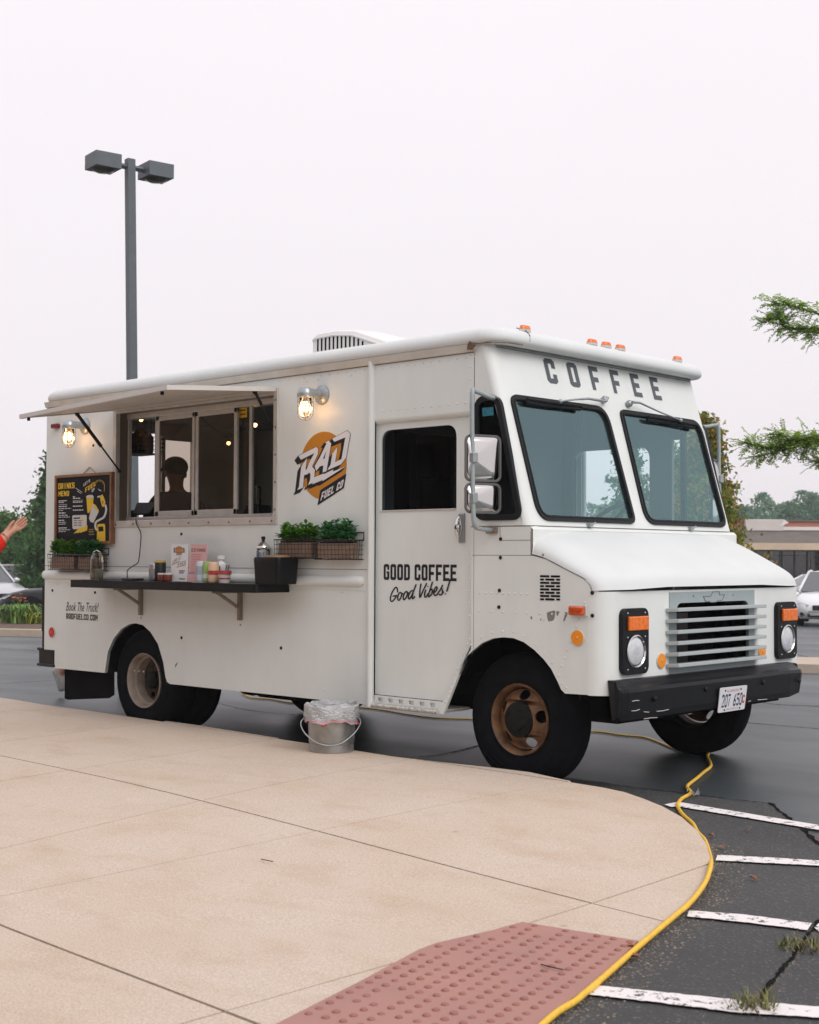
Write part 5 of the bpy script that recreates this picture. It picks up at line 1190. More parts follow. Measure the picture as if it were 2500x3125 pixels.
mpoly([(522, 840), (535, 830), (700, 825), (712, 838), (712, 985), (695, 1000), (540, 1015), (525, 1000)], cupw, 1)
mpoly([(540, 1072), (610, 1000), (612, 1012), (650, 985), (652, 995), (722, 960), (718, 1030), (625, 1062), (622, 1050), (590, 1068), (588, 1058)], yel, 2)
B = MB(); f = mf(2); letters(B, 'FLAVORS'.replace('V', 'U'), lambda a, b, d: f(538+a*90, 878-a*3-b*22), .84) if False else None
for y in (905, 928, 950, 972): 
    for x0, x1 in ((540, 590), (602, 645)): B.plate([(x0, y), (x1, y-3), (x1, y-10), (x0, y-8)], [], lambda a, b, d: f(a, b), 0)
B.plate([(538, 880), (625, 874), (625, 856), (538, 862)], [], lambda a, b, d: f(a, b), 0)
B.build('menu_text', brd, MB0); mpoly([(640, 885), (672, 878), (675, 905), (645, 912)], yel, 2)
B = MB(); ribbon(B, [(880+66*math.cos(t), 440+75*math.sin(t)) for t in [PI*(.98+.1*k) for k in range(11)]]+[(942, 520)], 5, mf(1)); 
for k in range(8):
    t = PI*(1.02+.12*k); ribbon(B, [(878+50*math.cos(t), 445+56*math.sin(t)), (878+60*math.cos(t), 445+67*math.sin(t))], 5, mf(1))
B.build('menu_drawing', yel, MB0); mpoly([(858, 478), (870, 485), (905, 505), (912, 512), (880, 508)], cupw, 2)
B = MB(); f = mf(1)
for y, x0, x1 in ((1028, 740, 800), (1056, 738, 808), (1090, 738, 812)): tl_ = [(x0, y), (x1, y-3), (x1, y-17), (x0, y-14)]; B.plate(tl_, [], lambda a, b, d: f(a, b), 0)
B.build('menu_text', mat('menu_dull_yellow', (.28, .18, .01), .6), MB0)
# ---- wire baskets with a wooden box of greenery each
wire = mat('black_wire', (.012, .012, .012), .5); boxw = mat('weathered_box_wood', (.30, .20, .14), .75, col2=(.20, .13, .09), nscale=14, bump=.2)
soil = mat('dark_soil', (.012, .010, .008), .95)
leaf_a = leafmat('bright_leaf', (.075, .20, .018), (.05, .15, .015), .5, .3, 9); leaf_b = leafmat('blue_green_leaf', (.035, .14, .05), (.05, .17, .05), .5, .3, 9)
def leafpatch(B, c, L_, w_, up_, az, tilt, fold=.25):
    d = Vector((math.cos(az)*math.cos(tilt), math.sin(az)*math.cos(tilt), math.sin(tilt))); s_ = d.cross(Vector((0, 0, 1))); s_ = s_.normalized() if s_.length > .05 else Vector((1, 0, 0)); n_ = s_.cross(d)
    c = Vector(c); m1, m2 = c+d*L_*.45, c+d*L_*.75
    B.add([c, m1+s_*w_*.5+n_*fold*w_, m2+s_*w_*.42+n_*fold*w_*.7, c+d*L_, m2-s_*w_*.42+n_*fold*w_*.7, m1-s_*w_*.5+n_*fold*w_, m1, m2], [(0, 1, 6), (6, 1, 2, 7), (7, 2, 3), (0, 6, 5), (6, 7, 4, 5), (7, 3, 4)])
BXR0, BXR1, BXR2 = S(838, 1704, -.10)[0], S(957, 1707, -.10)[0], S(1078, 1703, -.10)[0]; BXL0, BXL1, BXL2 = S(147, 1735, -.10)[0], S(228, 1743, -.10)[0], S(300, 1748, -.10)[0]
def basket(x0, x1, z0, label, leaf, seed, tall):
    r = random.Random(seed); d = .105; zt = z0+.125; t_ = thing('wire_basket', label, 'wire basket', ((x0+x1)/2, -.08, z0), 'planter baskets on the truck side')
    B = MB(); nx = 11
    loop = lambda z, fl: [(x0-fl, -d-fl, z), (x1+fl, -d-fl, z), (x1+fl, -.006, z), (x0-fl, -.006, z)]
    B.tube(loop(z0, -.008), .0035, 5, closed=True); B.tube(loop(zt, .0), .0045, 5, closed=True)
    for k in range(1, 4): f = k/4; B.tube(loop(z0+(zt-z0)*f, -.008*(1-f)), .002, 4, closed=True)
    for k in range(nx+1):
        x = x0+(x1-x0)*k/nx; B.tube([(x, -.006, z0), (x, -d+.008, z0), (x, -d, zt)], .0020, 4)
    for k in range(1, 5):
        y = -d+d*k/5; 
        for xx in (x0, x1): B.tube([(xx+(.008 if xx == x0 else -.008), y, z0), (xx, y, zt)], .002, 4)
    B.tube([(x0, -.006, zt), (x0, -.004, zt+.05), (x1, -.004, zt+.05), (x1, -.006, zt)], .004, 5)
    wf = B.build('wire_frame', wire, t_, recalc=False)
    bx0, bx1 = x0+.025, x1-.03
    B = MB(); B.box((bx0, -d+.016, z0+.008), (bx1, -.02, z0+.105)); B.build('planter_box', boxw, t_, bev=.003)
    B = MB(); B.box((bx0+.01, -d+.026, z0+.106), (bx1-.01, -.03, z0+.118)); B.build('soil', soil, t_)
    B = MB(); 
    for s in range(46):
        bx, by = r.uniform(bx0+.0, bx1-.0), r.uniform(-d+.02, -.03); hh = r.uniform(.05, tall); az0 = r.random()*6.28; ln = r.uniform(.0, .05)
        top = Vector((bx+ln*math.cos(az0), by+ln*.6*math.sin(az0), z0+.11+hh)); 
        B.tube([(bx, by, z0+.11), top], .0018, 3)
        for q in range(13):
            f = r.uniform(.25, 1.0); c = Vector((bx, by, z0+.11)).lerp(top, f); leafpatch(B, c, r.uniform(.032, .055), r.uniform(.018, .028), None, r.random()*6.28, r.uniform(-.35, .9))
    B.build('foliage', leaf, t_, recalc=False)
    return t_
xa, xm, xb_, zq = BXR0, BXR1, BXR2, 1.340
basket(xa+.0, xm-.012, zq, 'wire basket with wooden box of bright green plants nearer the serving window', leaf_a, 3, .12)
basket(xm+.002, xb_, zq-.006, 'wire basket with wooden box of bluish green plants nearer the door', leaf_b, 4, .15)
xa, xm, xb_, zq = BXL0, BXL1, BXL2, 1.238
basket(xa, xm-.004, zq, 'wire basket with yellow-green plants at the rear edge of the truck side', leaf_a, 5, .13)
basket(xm+.004, xb_, zq-.002, 'wire basket of dark green plants under the menu board, beside the glass bottle', leaf_b, 6, .14)
# ---- things on the serving shelf
SZ = SHZ+.001
def at_shelf(u, y): p = on_y(u, 1780, y); return p.x
GRP = None
gm = mat('steel_can', (.42, .42, .42), .35, metal=.8, noise=.2, nscale=30)
def can(u, y, r, h, m, name, label, cat, rim=True, grp=None, band=None):
    x = at_shelf(u, y); B = MB(); B.lathe([(r*.8, 0), (r*.97, .008), (r, .014), (r, h-.014), (r*.9, h-.002), (r*.86, h), (r*.84, h-.004), (1e-5, h-.004)], (x, y, SZ), 'z', 20)
    o = B.build(name, m, None, (x, y, SZ), smooth=True); tag(o, label, cat, grp)
    if band:
        for z0, z1, bm_ in band:
            b_ = MB(); b_.lathe([(r*1.01, z0), (r*1.01, z1)], (x, y, SZ), 'z', 20); b_.f = b_.f[:20]; b_.build('printed_label', bm_, o, (x, y, SZ), smooth='all')
    return o
lid = mat('can_label_white', (.6, .6, .6), .5); redl = mat('red_label', (.33, .03, .03), .5); blk_l = mat('black_label', (.015, .015, .015), .4)
can(470, -.12, .038, .135, gm, 'drink_can', 'silver drink can at the window end of the shelf, beside the black canister', 'drink can', band=[(.04, .09, mat('faded_label', (.25, .24, .23), .5))])
can(489, -.10, .042, .15, blk_l, 'canister', 'black canister with a yellow rim beside the silver can', 'canister', band=[(.138, .148, yel)])
for u, y, lab in ((494, -.20, 'small red-brown jar with pale lid lying in front of the black canister'), (513, -.19, 'small red-brown jar right next to the white tent card')):
    can(u, y, .030, .062, mat('jar_redbrown', (.17, .035, .02), .35, noise=.3, nscale=30), 'jar', lab, 'jar', band=[(.05, .062, lid)])
can(614, -.20, .036, .15, mat('pale_can', (.45, .50, .55), .4), 'drink_can', 'white and grey drink can next to the green can', 'drink can', band=[(.055, .115, mat('grey_label', (.28, .33, .38), .5))])
can(635, -.185, .036, .148, mat('green_can', (.26, .40, .12), .4), 'drink_can', 'green drink can between the white and the peach cans', 'drink can', band=[(.03, .06, lid)])
can(652, -.215, .037, .145, mat('peach_can', (.60, .40, .26), .4), 'drink_can', 'peach coloured drink can with a red spot', 'drink can', band=[(.055, .085, redl)])
x = at_shelf(674, -.10); B = MB(); B.lathe([(.036, 0), (.043, .01), (.043, .045), (.034, .07), (.034, .085), (.043, .10), (.040, .13), (.018, .15), (.018, .16), (.028, .163), (.028, .19), (1e-5, .19)], (x, -.10, SZ), 'z', 18); tag(B.build('bottle', mat('white_bottle_plastic', (.66, .65, .66), .4), None, (x, -.1, SZ), smooth=True), 'white plastic syrup bottle behind the red and white cup', 'bottle')
for k, (u, cl_) in enumerate(((664, redl), (669, mat('brown_bottle', (.10, .03, .02), .3)))):
    x = at_shelf(u, -.15); B = MB(); B.lathe([(.012, 0), (.012, .06), (.007, .085), (.007, .115), (1e-5, .115)], (x, -.15, SZ), 'z', 10)
    tag(B.build('dropper_bottle', cl_, None, (x, -.15, SZ), smooth=True), ('slim red sauce bottle between the peach can and the white bottle', 'slim dark brown bottle touching the white syrup bottle')[k], 'bottle')
x = at_shelf(685, -.22); t_ = thing('cup', 'red and white striped cup holding pens at the shelf edge', 'cup', (x, -.22, SZ))
B = MB(); B.lathe([(.034, 0), (.037, .006), (.042, .058), (.046, .062), (.047, .085), (.040, .085), (.038, .02), (1e-5, .02)], (x, -.22, SZ), 'z', 22); B.build('cup_body', mat('cup_white', (.62, .60, .58), .4), t_, smooth=True)
B = MB(); B.lathe([(.0485, .06), (.0485, .086)], (x, -.22, SZ), 'z', 22); B.f = B.f[:22]; B.lathe([(.0395, .026), (.0415, .036)], (x, -.22, SZ), 'z', 22); B.f = B.f[:44]; B.build('red_band', redl, t_, smooth='all')
for k, (dx_, dy_) in enumerate(((.02, .01), (.03, -.005))):
    B = MB(); B.tube([(x+dx_*.3, -.22+dy_, SZ+.03), (x+dx_*.8+.01, -.22+dy_*2, SZ+.125)], .004, 6); tag(B.build('pen', mat('pen_green' if k else 'pen_black', (.01, .05, .03) if k else (.01, .01, .01), .4), None, (x, -.22, SZ)), ('black pen standing in the striped cup', 'dark green pen standing in the striped cup')[k], 'pen')
# tent cards
def card(pu, lean, name, label, m, y0):
    q = [Vector(p) for p in pu]; B = MB()
    B.plate([(0, 0), (1, 0), (1, 1), (0, 1)], [], lambda a, b, d: q[0].lerp(q[1], a).lerp(q[3].lerp(q[2], a), b)+Vector((0, d, 0)), .006)
    o = B.build(name, m, None, tuple(q[0])); tag(o, label, 'card'); f = lambda a, b, l=0: q[0].lerp(q[1], a).lerp(q[3].lerp(q[2], a), b)+Vector((0, -.0008-.0003*l, 0)); return o, f
def cp(x, y, yy): p = on_y(460+x*.25507, 1600+y*.25507, yy); return p
bl, br, tr_, tl_ = cp(243, 655, -.17), cp(440, 655, -.17), cp(438, 236, -.12), cp(246, 236, -.12)
bl.z = br.z = SZ
o1, f1 = card((bl, br, tr_, tl_), 0, 'menu_card', 'white card with orange emblem standing on the shelf', mat('card_white', (.62, .62, .62), .5), 0)
brn = mat('print_orange', (.42, .17, .03), .5); gry = mat('print_grey', (.10, .10, .10), .5)
B = MB(); B.plate([(.5+.24*math.cos(k*PI/12), .83+.115*math.sin(k*PI/12)) for k in range(24)], [], lambda a, b, d: f1(a, b), 0); B.build('card_print', brn, o1, tuple(bl))
B = MB(); B.plate([(.16, .77), (.84, .77), (.84, .9), (.16, .9)], [[(.24, .79), (.76, .79), (.76, .88), (.24, .88)]], lambda a, b, d: f1(a, b, 1), 0)
for k in range(5): B.plate([(.33+k*.07, .70), (.37+k*.07, .70), (.37+k*.07, .73), (.33+k*.07, .73)], [], lambda a, b, d: f1(a, b, 1), 0)
for k, (y, x0, x1) in enumerate(((.27, .5, .85), (.22, .5, .78), (.06, .5, .85))): B.plate([(x0, y), (x1, y), (x1, y+.03), (x0, y+.03)], [], lambda a, b, d: f1(a, b, 1), 0)
font_mesh(B, 'LIFE IS', lambda a, b: f1(.1+a*.5, .47+a*.12+b*.09, 1), shear=.2); font_mesh(B, 'A RIDE', lambda a, b: f1(.40+a*.52, .41+a*.07+b*.09, 1), shear=.2); B.build('card_print', gry, o1, tuple(bl))
B = MB(); ribbon(B, [(.06, .44), (.55, .54)], .02, lambda a, b: f1(a, b, 1)); ribbon(B, [(.36, .38), (.9, .45)], .02, lambda a, b: f1(a, b, 1)); B.build('card_print', brn, o1, tuple(bl))
bl, br, tr_, tl_ = cp(442, 660, -.18), cp(640, 672, -.18), cp(676, 240, -.11), cp(486, 238, -.11); bl.z = br.z = SZ
o2, f2 = card((bl, br, tr_, tl_), 0, 'menu_card', 'pink extras price card leaning on the shelf beside the white card', mat('card_pink', (.55, .30, .29), .5), 0)
B = MB(); letters(B, 'EXTRAS', lambda a, b, d: f2(.06+a*.86, .80+b*.085), .84); B.build('card_print', mat('print_brown', (.13, .06, .03), .5), o2, tuple(bl))
B = MB()
for k in range(12): B.plate([(.1, .72-k*.045), (.1+.5+.3*rnd.random(), .72-k*.045), (.6, .735-k*.045), (.1, .735-k*.045)], [], lambda a, b, d: f2(a, b), 0)
B.build('card_print', mat('print_rose', (.34, .13, .12), .5), o2, tuple(bl))
B = MB(); B.plate([(.02, .22), (.35, .225), (.36, .25), (.03, .25)], [], lambda a, b, d: f2(a, b, 1), 0); B.build('card_print', mat('print_blue', (.03, .12, .36), .5), o2, tuple(bl))
# loose papers and stickers lying flat
cols = [(.02, .08, .12), (.05, .02, .12), (.02, .02, .02), (.35, .35, .33)]; nm_ = ['teal sticker sheet lying flat below the white card', 'purple sticker lying flat below the pink card', 'black sticker lying flat between the two cards', 'pale paper slip lying flat under the cans']
for k, u in enumerate((545, 590, 567, 610)):
    x = at_shelf(u, -.25); B = MB(); B.box((x-.045, -.28, SZ), (x+.045, -.235, SZ+.004), Matrix.Rotation(.3*k-.4, 3, 'Z')); tag(B.build('sticker', mat('sticker_%s' % ['teal', 'purple', 'black', 'pale'][k], cols[k], .4), None, (x, -.26, SZ)), nm_[k], 'sticker')
# black napkin bin with straw jar behind it
x0, x1 = S(765, 1770, -.27)[0], S(880, 1770, -.22)[0]
t_ = thing('bin', 'black plastic bin with brown lid edge at the door end of the shelf', 'bin', ((x0+x1)/2, -.18, SZ))
B = MB(); rows = []
for z, g in ((0, -.004), (.02, -.001), (.10, .002), (.165, .006), (.18, .002)):
    rows.append([Vector((a, b, SZ+z)) for a, b in rr_poly(x0-g+.03, -.275-g, x1+g-.04, -.09+g, .03, 4)])
B.grid([r_+[r_[0]] for r_ in rows]); n_ = len(B.v); B.f.append(tuple(range(n_-len(rows[0])-1, n_-1))); B.build('bin_body', mat('black_plastic', (.005, .005, .006), .4, spec=.2), t_, smooth=True)
B = MB(); B.lathe([(.09, .178), (.085, .19), (.06, .195), (1e-5, .196)], ((x0+x1)/2-.0, -.18, SZ), 'z', 20); B.build('lid', mat('lid_brown', (.22, .12, .05), .5), t_, smooth=True)
x = at_shelf(803, -.05); t_ = thing('straw_jar', 'glass straw jar with a chrome lid standing behind the black bin', 'jar', (x, -.05, SZ)); zb_ = SZ+.13
B = MB(); B.lathe([(.045, 0), (.047, .02), (.047, .22), (.040, .24)], (x, -.05, SZ), 'z', 20); B.build('jar_body', clear_glass, t_, smooth='all')
B = MB(); B.lathe([(.05, .235), (.052, .247), (.04, .262), (.018, .285), (.012, .29), (1e-5, .292)], (x, -.05, SZ), 'z', 20); B.build('lid', chrome, t_, smooth='all')
B = MB(); B.lathe([(.011, .29), (.011, .302), (.016, .306), (.014, .323), (1e-5, .324)], (x, -.05, SZ), 'z', 12); B.build('knob', black, t_)
B = MB(); r_ = random.Random(2)
for k in range(12):
    a = r_.random()*6.28; B.tube([(x+.02*math.cos(a), -.05+.02*math.sin(a), SZ+.01), (x+.036*math.cos(a+.5), -.05+.036*math.sin(a+.5), SZ+.215)], .0035, 5)
s_ = B.build('straws', mat('pale_blue_straw', (.25, .38, .48), .5), t_); s_['kind'] = 'stuff'
# milk bottle with water, near the rear end of the shelf
x = at_shelf(295, -.17); t_ = thing('glass_bottle', 'square glass bottle with wire bail standing at the rear end of the shelf', 'bottle', (x, -.17, SZ))
B = MB(); rows = []
for z, h_ in ((0, .038), (.02, .042), (.15, .042), (.18, .038), (.20, .026), (.215, .026)): rows.append([Vector((x+a, -.17+b, SZ+z)) for a, b in rr_poly(-h_, -h_, h_, h_, h_*.45, 3)])
B.grid([r_+[r_[0]] for r_ in rows]); B.build('bottle_body', glass('bottle_glass', (.70, .71, .66), 1.5), t_, smooth=True)
B = MB(); B.box((x-.033, -.203, SZ+.006), (x+.033, -.137, SZ+.085)); B.build('contents', mat('cloudy_contents', (.40, .37, .29), .5), t_, bev=.008)
B = MB(); B.tube([(x-.04, -.17, SZ+.19), (x-.043, -.17, SZ+.215), (x, -.17, SZ+.228), (x+.043, -.17, SZ+.215), (x+.04, -.17, SZ+.19)], .004, 6); B.build('bail', chrome, t_)
# small black payment pad and its lead
x = at_shelf(405, -.16); B = MB(); B.box((x-.075, -.21, SZ), (x+.075, -.11, SZ+.018)); tag(B.build('charging_pad', blk_l, None, (x, -.16, SZ), bev=.004), 'flat black charging pad lying on the shelf below the window', 'charging pad')
P = [on_y(*zm1(px, py), yy) for px, py, yy in ((795, 925, -.012), (800, 960, -.02), (824, 1010, -.025), (822, 1080, -.03), (815, 1150, -.04), (805, 1185, -.05), (770, 1208, -.08), (745, 1232, -.11), (748, 1252, -.14))]; P[-1].z = SZ+.012
B = MB(); B.tube(catmull(P, 5), .004, 6); tag(B.build('cable', rubber, None, tuple(P[0])), 'thin black cable hanging from the serving window to the shelf', 'cable')
# ---- inside the hatch : tablet, hanging basket, string lights, glass jar
c = on_y(415, 1545, .30); x = c.x; CT = 1.545
t_ = thing('tablet', 'black payment tablet tilted on its stand at the serving window', 'tablet', (x, .26, CT))
q = [on_y(340+px*.30145, 1180+py*.30145, .26) for px, py in ((245, 1290), (405, 1290), (385, 1168), (175, 1168))]; 
B = MB(); B.add([p+Vector((0, -.03, 0)) for p in q[:2]]+[p+Vector((0, .08, 0)) for p in q[2:]]+[p+Vector((0, -.01, -.01)) for p in q[:2]]+[p+Vector((0, .10, -.01)) for p in q[2:]], [(0, 1, 2, 3), (7, 6, 5, 4), (0, 4, 5, 1), (1, 5, 6, 2), (2, 6, 7, 3), (3, 7, 4, 0)]); B.build('screen', blk_l, t_, bev=.004)
B = MB(); B.box((q[0].x-.05, .18, CT), (q[1].x+.06, .34, CT+.04)); B.tube([(x, .26, CT+.03), (x, .28, q[0].z+.03)], .03, 8); B.build('stand', blk_l, t_, bev=.004)
t_ = thing('hanging_basket', 'dark wire basket of jars hanging in the corner of the serving window', 'basket', (-4.30, .42, 1.96))
hb0, hb1 = S(340+170*.30145, 1300, .42)[0], S(340+385*.30145, 1300, .42)[0]; hz0 = S(400, 1180+690*.30145, .42)[1]; hz1 = S(400, 1180+520*.30145, .42)[1]
B = MB()
for k in range(5):
    f = k/4; z = hz0+(hz1-hz0)*f; g = .03*f; B.tube([(hb0-g, .32-g, z), (hb1+g, .32-g, z+.02), (hb1+g, .56, z+.02), (hb0-g, .56, z)], .004, 5, closed=True)
for k in range(9):
    xx = hb0+(hb1-hb0)*k/8; B.tube([(xx, .32, hz0), (xx, .29, hz1)], .003, 4)
for xx in (hb0, hb1): B.tube([(xx, .44, hz1), (xx, .44, 2.55)], .003, 4)
B.box((hb0, .33, hz0-.004), (hb1, .55, hz0+.004)); B.build('wire_frame', kd, t_, recalc=False)
for k, (f, hh) in enumerate(((.2, .17), (.55, .21), (.85, .16))):
    B = MB(); xx = hb0+(hb1-hb0)*f; B.lathe([(.05, .0), (.055, .02), (.055, hh*.8), (.03, hh)], (xx, .43, hz0+.006), 'z', 12); B.build('jar', mat(('jar_dark_brown', 'jar_amber_brown', 'jar_rust_brown')[k], ((.05, .03, .02), (.10, .055, .03), (.09, .05, .03))[k], .4), t_, smooth=True)
wb = mat('warm_bulb', (1.0, .55, .2), .4, emit=9)
labs = ['small lit string bulb at the top left corner of the serving window', 'small lit string bulb above the first sliding pane', 'small lit string bulb seen through the second sliding pane', 'small lit string bulb by the yellow sticker at the right end of the window']
pts_ = []
for k, (px, py, yy) in enumerate(((302, 333, .30), (503, 320, .45), (1187, 572, .75), (1455, 388, .40))):
    c = on_y(340+px*.30145, 1180+py*.30145, yy); B = MB(); B.sphere(c, .016, 10, 8); o = B.build('string_bulb', wb, None, tuple(c), smooth='all'); tag(o, labs[k], 'light bulb', 'string lights inside the truck'); b_ = MB(); b_.lathe([(.010, .012), (.010, .035), (1e-5, .036)], c, 'z', 8); b_.build('socket', kd, o, tuple(c)); pts_.append(c+Vector((0, 0, .035)))
B = MB(); B.tube(catmull([Vector((-4.55, .35, 2.5))]+[pts_[0], pts_[1], pts_[2].lerp(pts_[1], .5)+Vector((0, 0, .1)), pts_[2]]+[pts_[3], Vector((-2.65, .5, 2.0))], 4), .003, 5); tag(B.build('light_cord', kd, None, (-4.4, .3, 2.4)), 'thin dark cord carrying the string bulbs inside the truck', 'cord')
c = on_y(340+1470*.30145, 1180+1060*.30145, .35); B = MB(); B.lathe([(.03, -.10), (.034, -.09), (.034, .02), (.03, .04)], c, 'z', 14); o = B.build('glass_jar', glass('green_jar_glass', (.75, .85, .78), 1.5), None, tuple(c), smooth='all'); tag(o, 'small clear glass jar on the counter behind the open end of the window', 'jar')
B = MB(); B.box((c.x-.08, .30, CT+.001), (c.x+.08, .42, c.z-.101)); tag(B.build('stand_box', kd, None, (c.x, .36, CT), bev=.005), 'dark box under the small glass jar inside the window', 'box')

# ================================================================== PEOPLE
def skin(name, V, E, R, m, parent, o, sub=2, smooth=True):
    me = bpy.data.meshes.new(name); me.from_pydata([tuple(Vector(v)) for v in V], E, []); ob = bpy.data.objects.new(name, me); COL.objects.link(ob)
    md = ob.modifiers.new('s', 'SKIN'); md.use_smooth_shade = True
    for i, d in enumerate(me.skin_vertices[0].data): r_ = R[i]; d.radius = (r_, r_) if not isinstance(r_, tuple) else r_; d.use_root = (i == 0)
    ms = ob.modifiers.new('u', 'SUBSURF'); ms.levels = sub; ms.render_levels = sub
    dg = bpy.context.evaluated_depsgraph_get(); dg.update(); nm = bpy.data.meshes.new_from_object(ob.evaluated_get(dg)); bpy.data.objects.remove(ob); bpy.data.meshes.remove(me)
    nm.name = name; nm.materials.clear(); nm.materials.append(m)
    ob = bpy.data.objects.new(name, nm); COL.objects.link(ob)
    if parent: ob.parent = parent
    ob.location = o
    for p in nm.polygons: p.use_smooth = True
    return ob
skin_m = mat('skin_tone', (.50, .26, .18), .55, spec=.35, noise=.08, nscale=40); red_cloth = mat('red_sweater', (.60, .022, .012), .85, bump=.25, bscale=90, spec=.2)
jean = mat('blue_denim', (.05, .07, .12), .8); shoe_w = mat('trainer_white', (.50, .49, .46), .6, noise=.2, nscale=30); sole_m = mat('trainer_sole', (.17, .12, .075), .7); hair_m = mat('dark_hair', (.02, .014, .01), .7)
tan_cloth = mat('tan_work_shirt', (.13, .09, .055), .85); cap_m = mat('black_cap', (.012, .011, .010), .8); grey_cloth = mat('grey_shirt', (.12, .13, .14), .85)
def person(label, loc, rz, shirt, trouser, pose, sc_=1.0, cap=False, shorts=False, hand_side=None):
    """local frame: faces +x, y to its left. pose gives wrist/elbow and ankle/knee points."""
    t_ = thing('person', label, 'person', loc); t_.rotation_euler.z = rz; t_.scale = (sc_, sc_, sc_)
    J = dict(pel=(0, 0, .95), sp=(0, 0, 1.12), ch=(0, 0, 1.32), nk=(.0, 0, 1.47), nk2=(.015, 0, 1.54), hd=(.03, 0, 1.62), hd2=(.03, 0, 1.70), sl=(0, .17, 1.40), sr=(0, -.17, 1.40), hl=(0, .09, .90), hr=(0, -.09, .90),
             el=(.0, .25, 1.13), wl=(.08, .26, .90), er=(.0, -.25, 1.13), wr=(.08, -.26, .90), kl=(.03, .1, .50), al=(0, .1, .09), tl=(.16, .11, .03), kr=(.03, -.1, .50), ar=(0, -.1, .09), tr=(.16, -.11, .03)); J.update(pose)
    names = list(J); ix = {k: i for i, k in enumerate(names)}
    Ed = [('pel', 'sp'), ('sp', 'ch'), ('ch', 'nk'), ('nk', 'nk2'), ('nk2', 'hd'), ('hd', 'hd2'), ('ch', 'sl'), ('ch', 'sr'), ('pel', 'hl'), ('pel', 'hr'), ('sl', 'el'), ('el', 'wl'), ('sr', 'er'), ('er', 'wr'), ('hl', 'kl'), ('kl', 'al'), ('al', 'tl'), ('hr', 'kr'), ('kr', 'ar'), ('ar', 'tr')]
    rad = dict(pel=(.15, .11), sp=(.14, .105), ch=(.16, .115), nk=.06, nk2=.055, hd=.085, hd2=.08, sl=.065, sr=.065, hl=.09, hr=.09, el=.042, er=.042, wl=.040, wr=.040, kl=.058, kr=.058, al=.042, ar=.042, tl=.032, tr=.032)
    body = skin('body', [J[k] for k in names], [(ix[a], ix[b]) for a, b in Ed], [rad[k] for k in names], skin_m, t_, (0, 0, 0))
    def cloth(nm, ks, es, rr, m): return skin(nm, [J[k] if isinstance(k, str) else k for k in ks], es, rr, m, t_, (0, 0, 0))
    lerp = lambda a, b, f: tuple(Vector(J[a]).lerp(Vector(J[b]), f))
    cloth('shirt', ['sp', 'ch', 'sl', 'sr', 'el', 'er', lerp('el', 'wl', .88), lerp('er', 'wr', .88), 'pel', 'nk'], [(0, 1), (1, 2), (1, 3), (2, 4), (3, 5), (4, 6), (5, 7), (0, 8), (1, 9)], [(.16, .125), (.18, .135), .095, .095, .084, .084, .068, .068, (.17, .13), .07], shirt)
    cloth('shorts' if shorts else 'trousers', ['pel', 'hl', 'hr', 'kl', 'kr'] + ([] if shorts else [lerp('kl', 'al', .9), lerp('kr', 'ar', .9)]), [(0, 1), (0, 2), (1, 3), (2, 4)] + ([] if shorts else [(3, 5), (4, 6)]), [(.165, .125), .11, .11, .078, .078] + ([] if shorts else [.062, .062]), trouser)
    for a, b in (('al', 'tl'), ('ar', 'tr')):
        A_, T_ = Vector(J[a]), Vector(J[b]); d = (T_-A_); heel = A_-d*.28+Vector((0, 0, -.045)) if d.z > -.1 else A_-d*.22-Vector((.05, 0, .0))
        skin('shoe', [tuple(A_+Vector((0, 0, -.02))), tuple(A_.lerp(T_, .5)+Vector((0, 0, -.012))), tuple(T_), tuple(heel)], [(0, 1), (1, 2), (0, 3)], [.05, .047, .036, .042], shoe_w, t_, (0, 0, 0))
    hd = Vector(J['hd']); 
    if cap:
        B = MB(); B.sphere(hd+Vector((0, 0, .055)), .108, 16, 10, (1.05, .92, .8)); B.plate(round_poly([(.06, -.075), (.20, -.05), (.20, .05), (.06, .075)], .03), [], lambda a, b, d: hd+Vector((a, b, .055-d-.1*(a-.06))), .012); B.build('cap', cap_m, t_, (0, 0, 0), smooth=True)
    else:
        B = MB(); B.sphere(hd+Vector((-.018, 0, .045)), .105, 14, 10, (1.0, .92, 1.0)); B.build('hair', hair_m, t_, (0, 0, 0), smooth='all')
    B = MB(); B.add([hd+Vector(p) for p in ((.085, -.012, -.005), (.085, .012, -.005), (.112, 0, -.02), (.09, 0, .03))], [(0, 1, 2), (0, 2, 3), (1, 3, 2)]); B.build('nose', skin_m, t_, (0, 0, 0), smooth='all')
    for s in (1, -1):
        B = MB(); B.sphere(hd+Vector((.083, s*.032, .02)), .011, 8, 6); B.build('eye', hair_m, t_, (0, 0, 0)); B = MB(); B.sphere(hd+Vector((0, s*.088, -.0)), .024, 8, 6, (1, .4, 1.3)); B.build('ear', skin_m, t_, (0, 0, 0), smooth='all')
    B = MB(); B.sphere(hd+Vector((.078, 0, -.055)), .018, 8, 6, (.6, 1.3, .35)); B.build('mouth', mat('lip', (.35, .12, .10), .5) if 'lip' not in MATS else MATS['lip'], t_, (0, 0, 0), smooth='all')
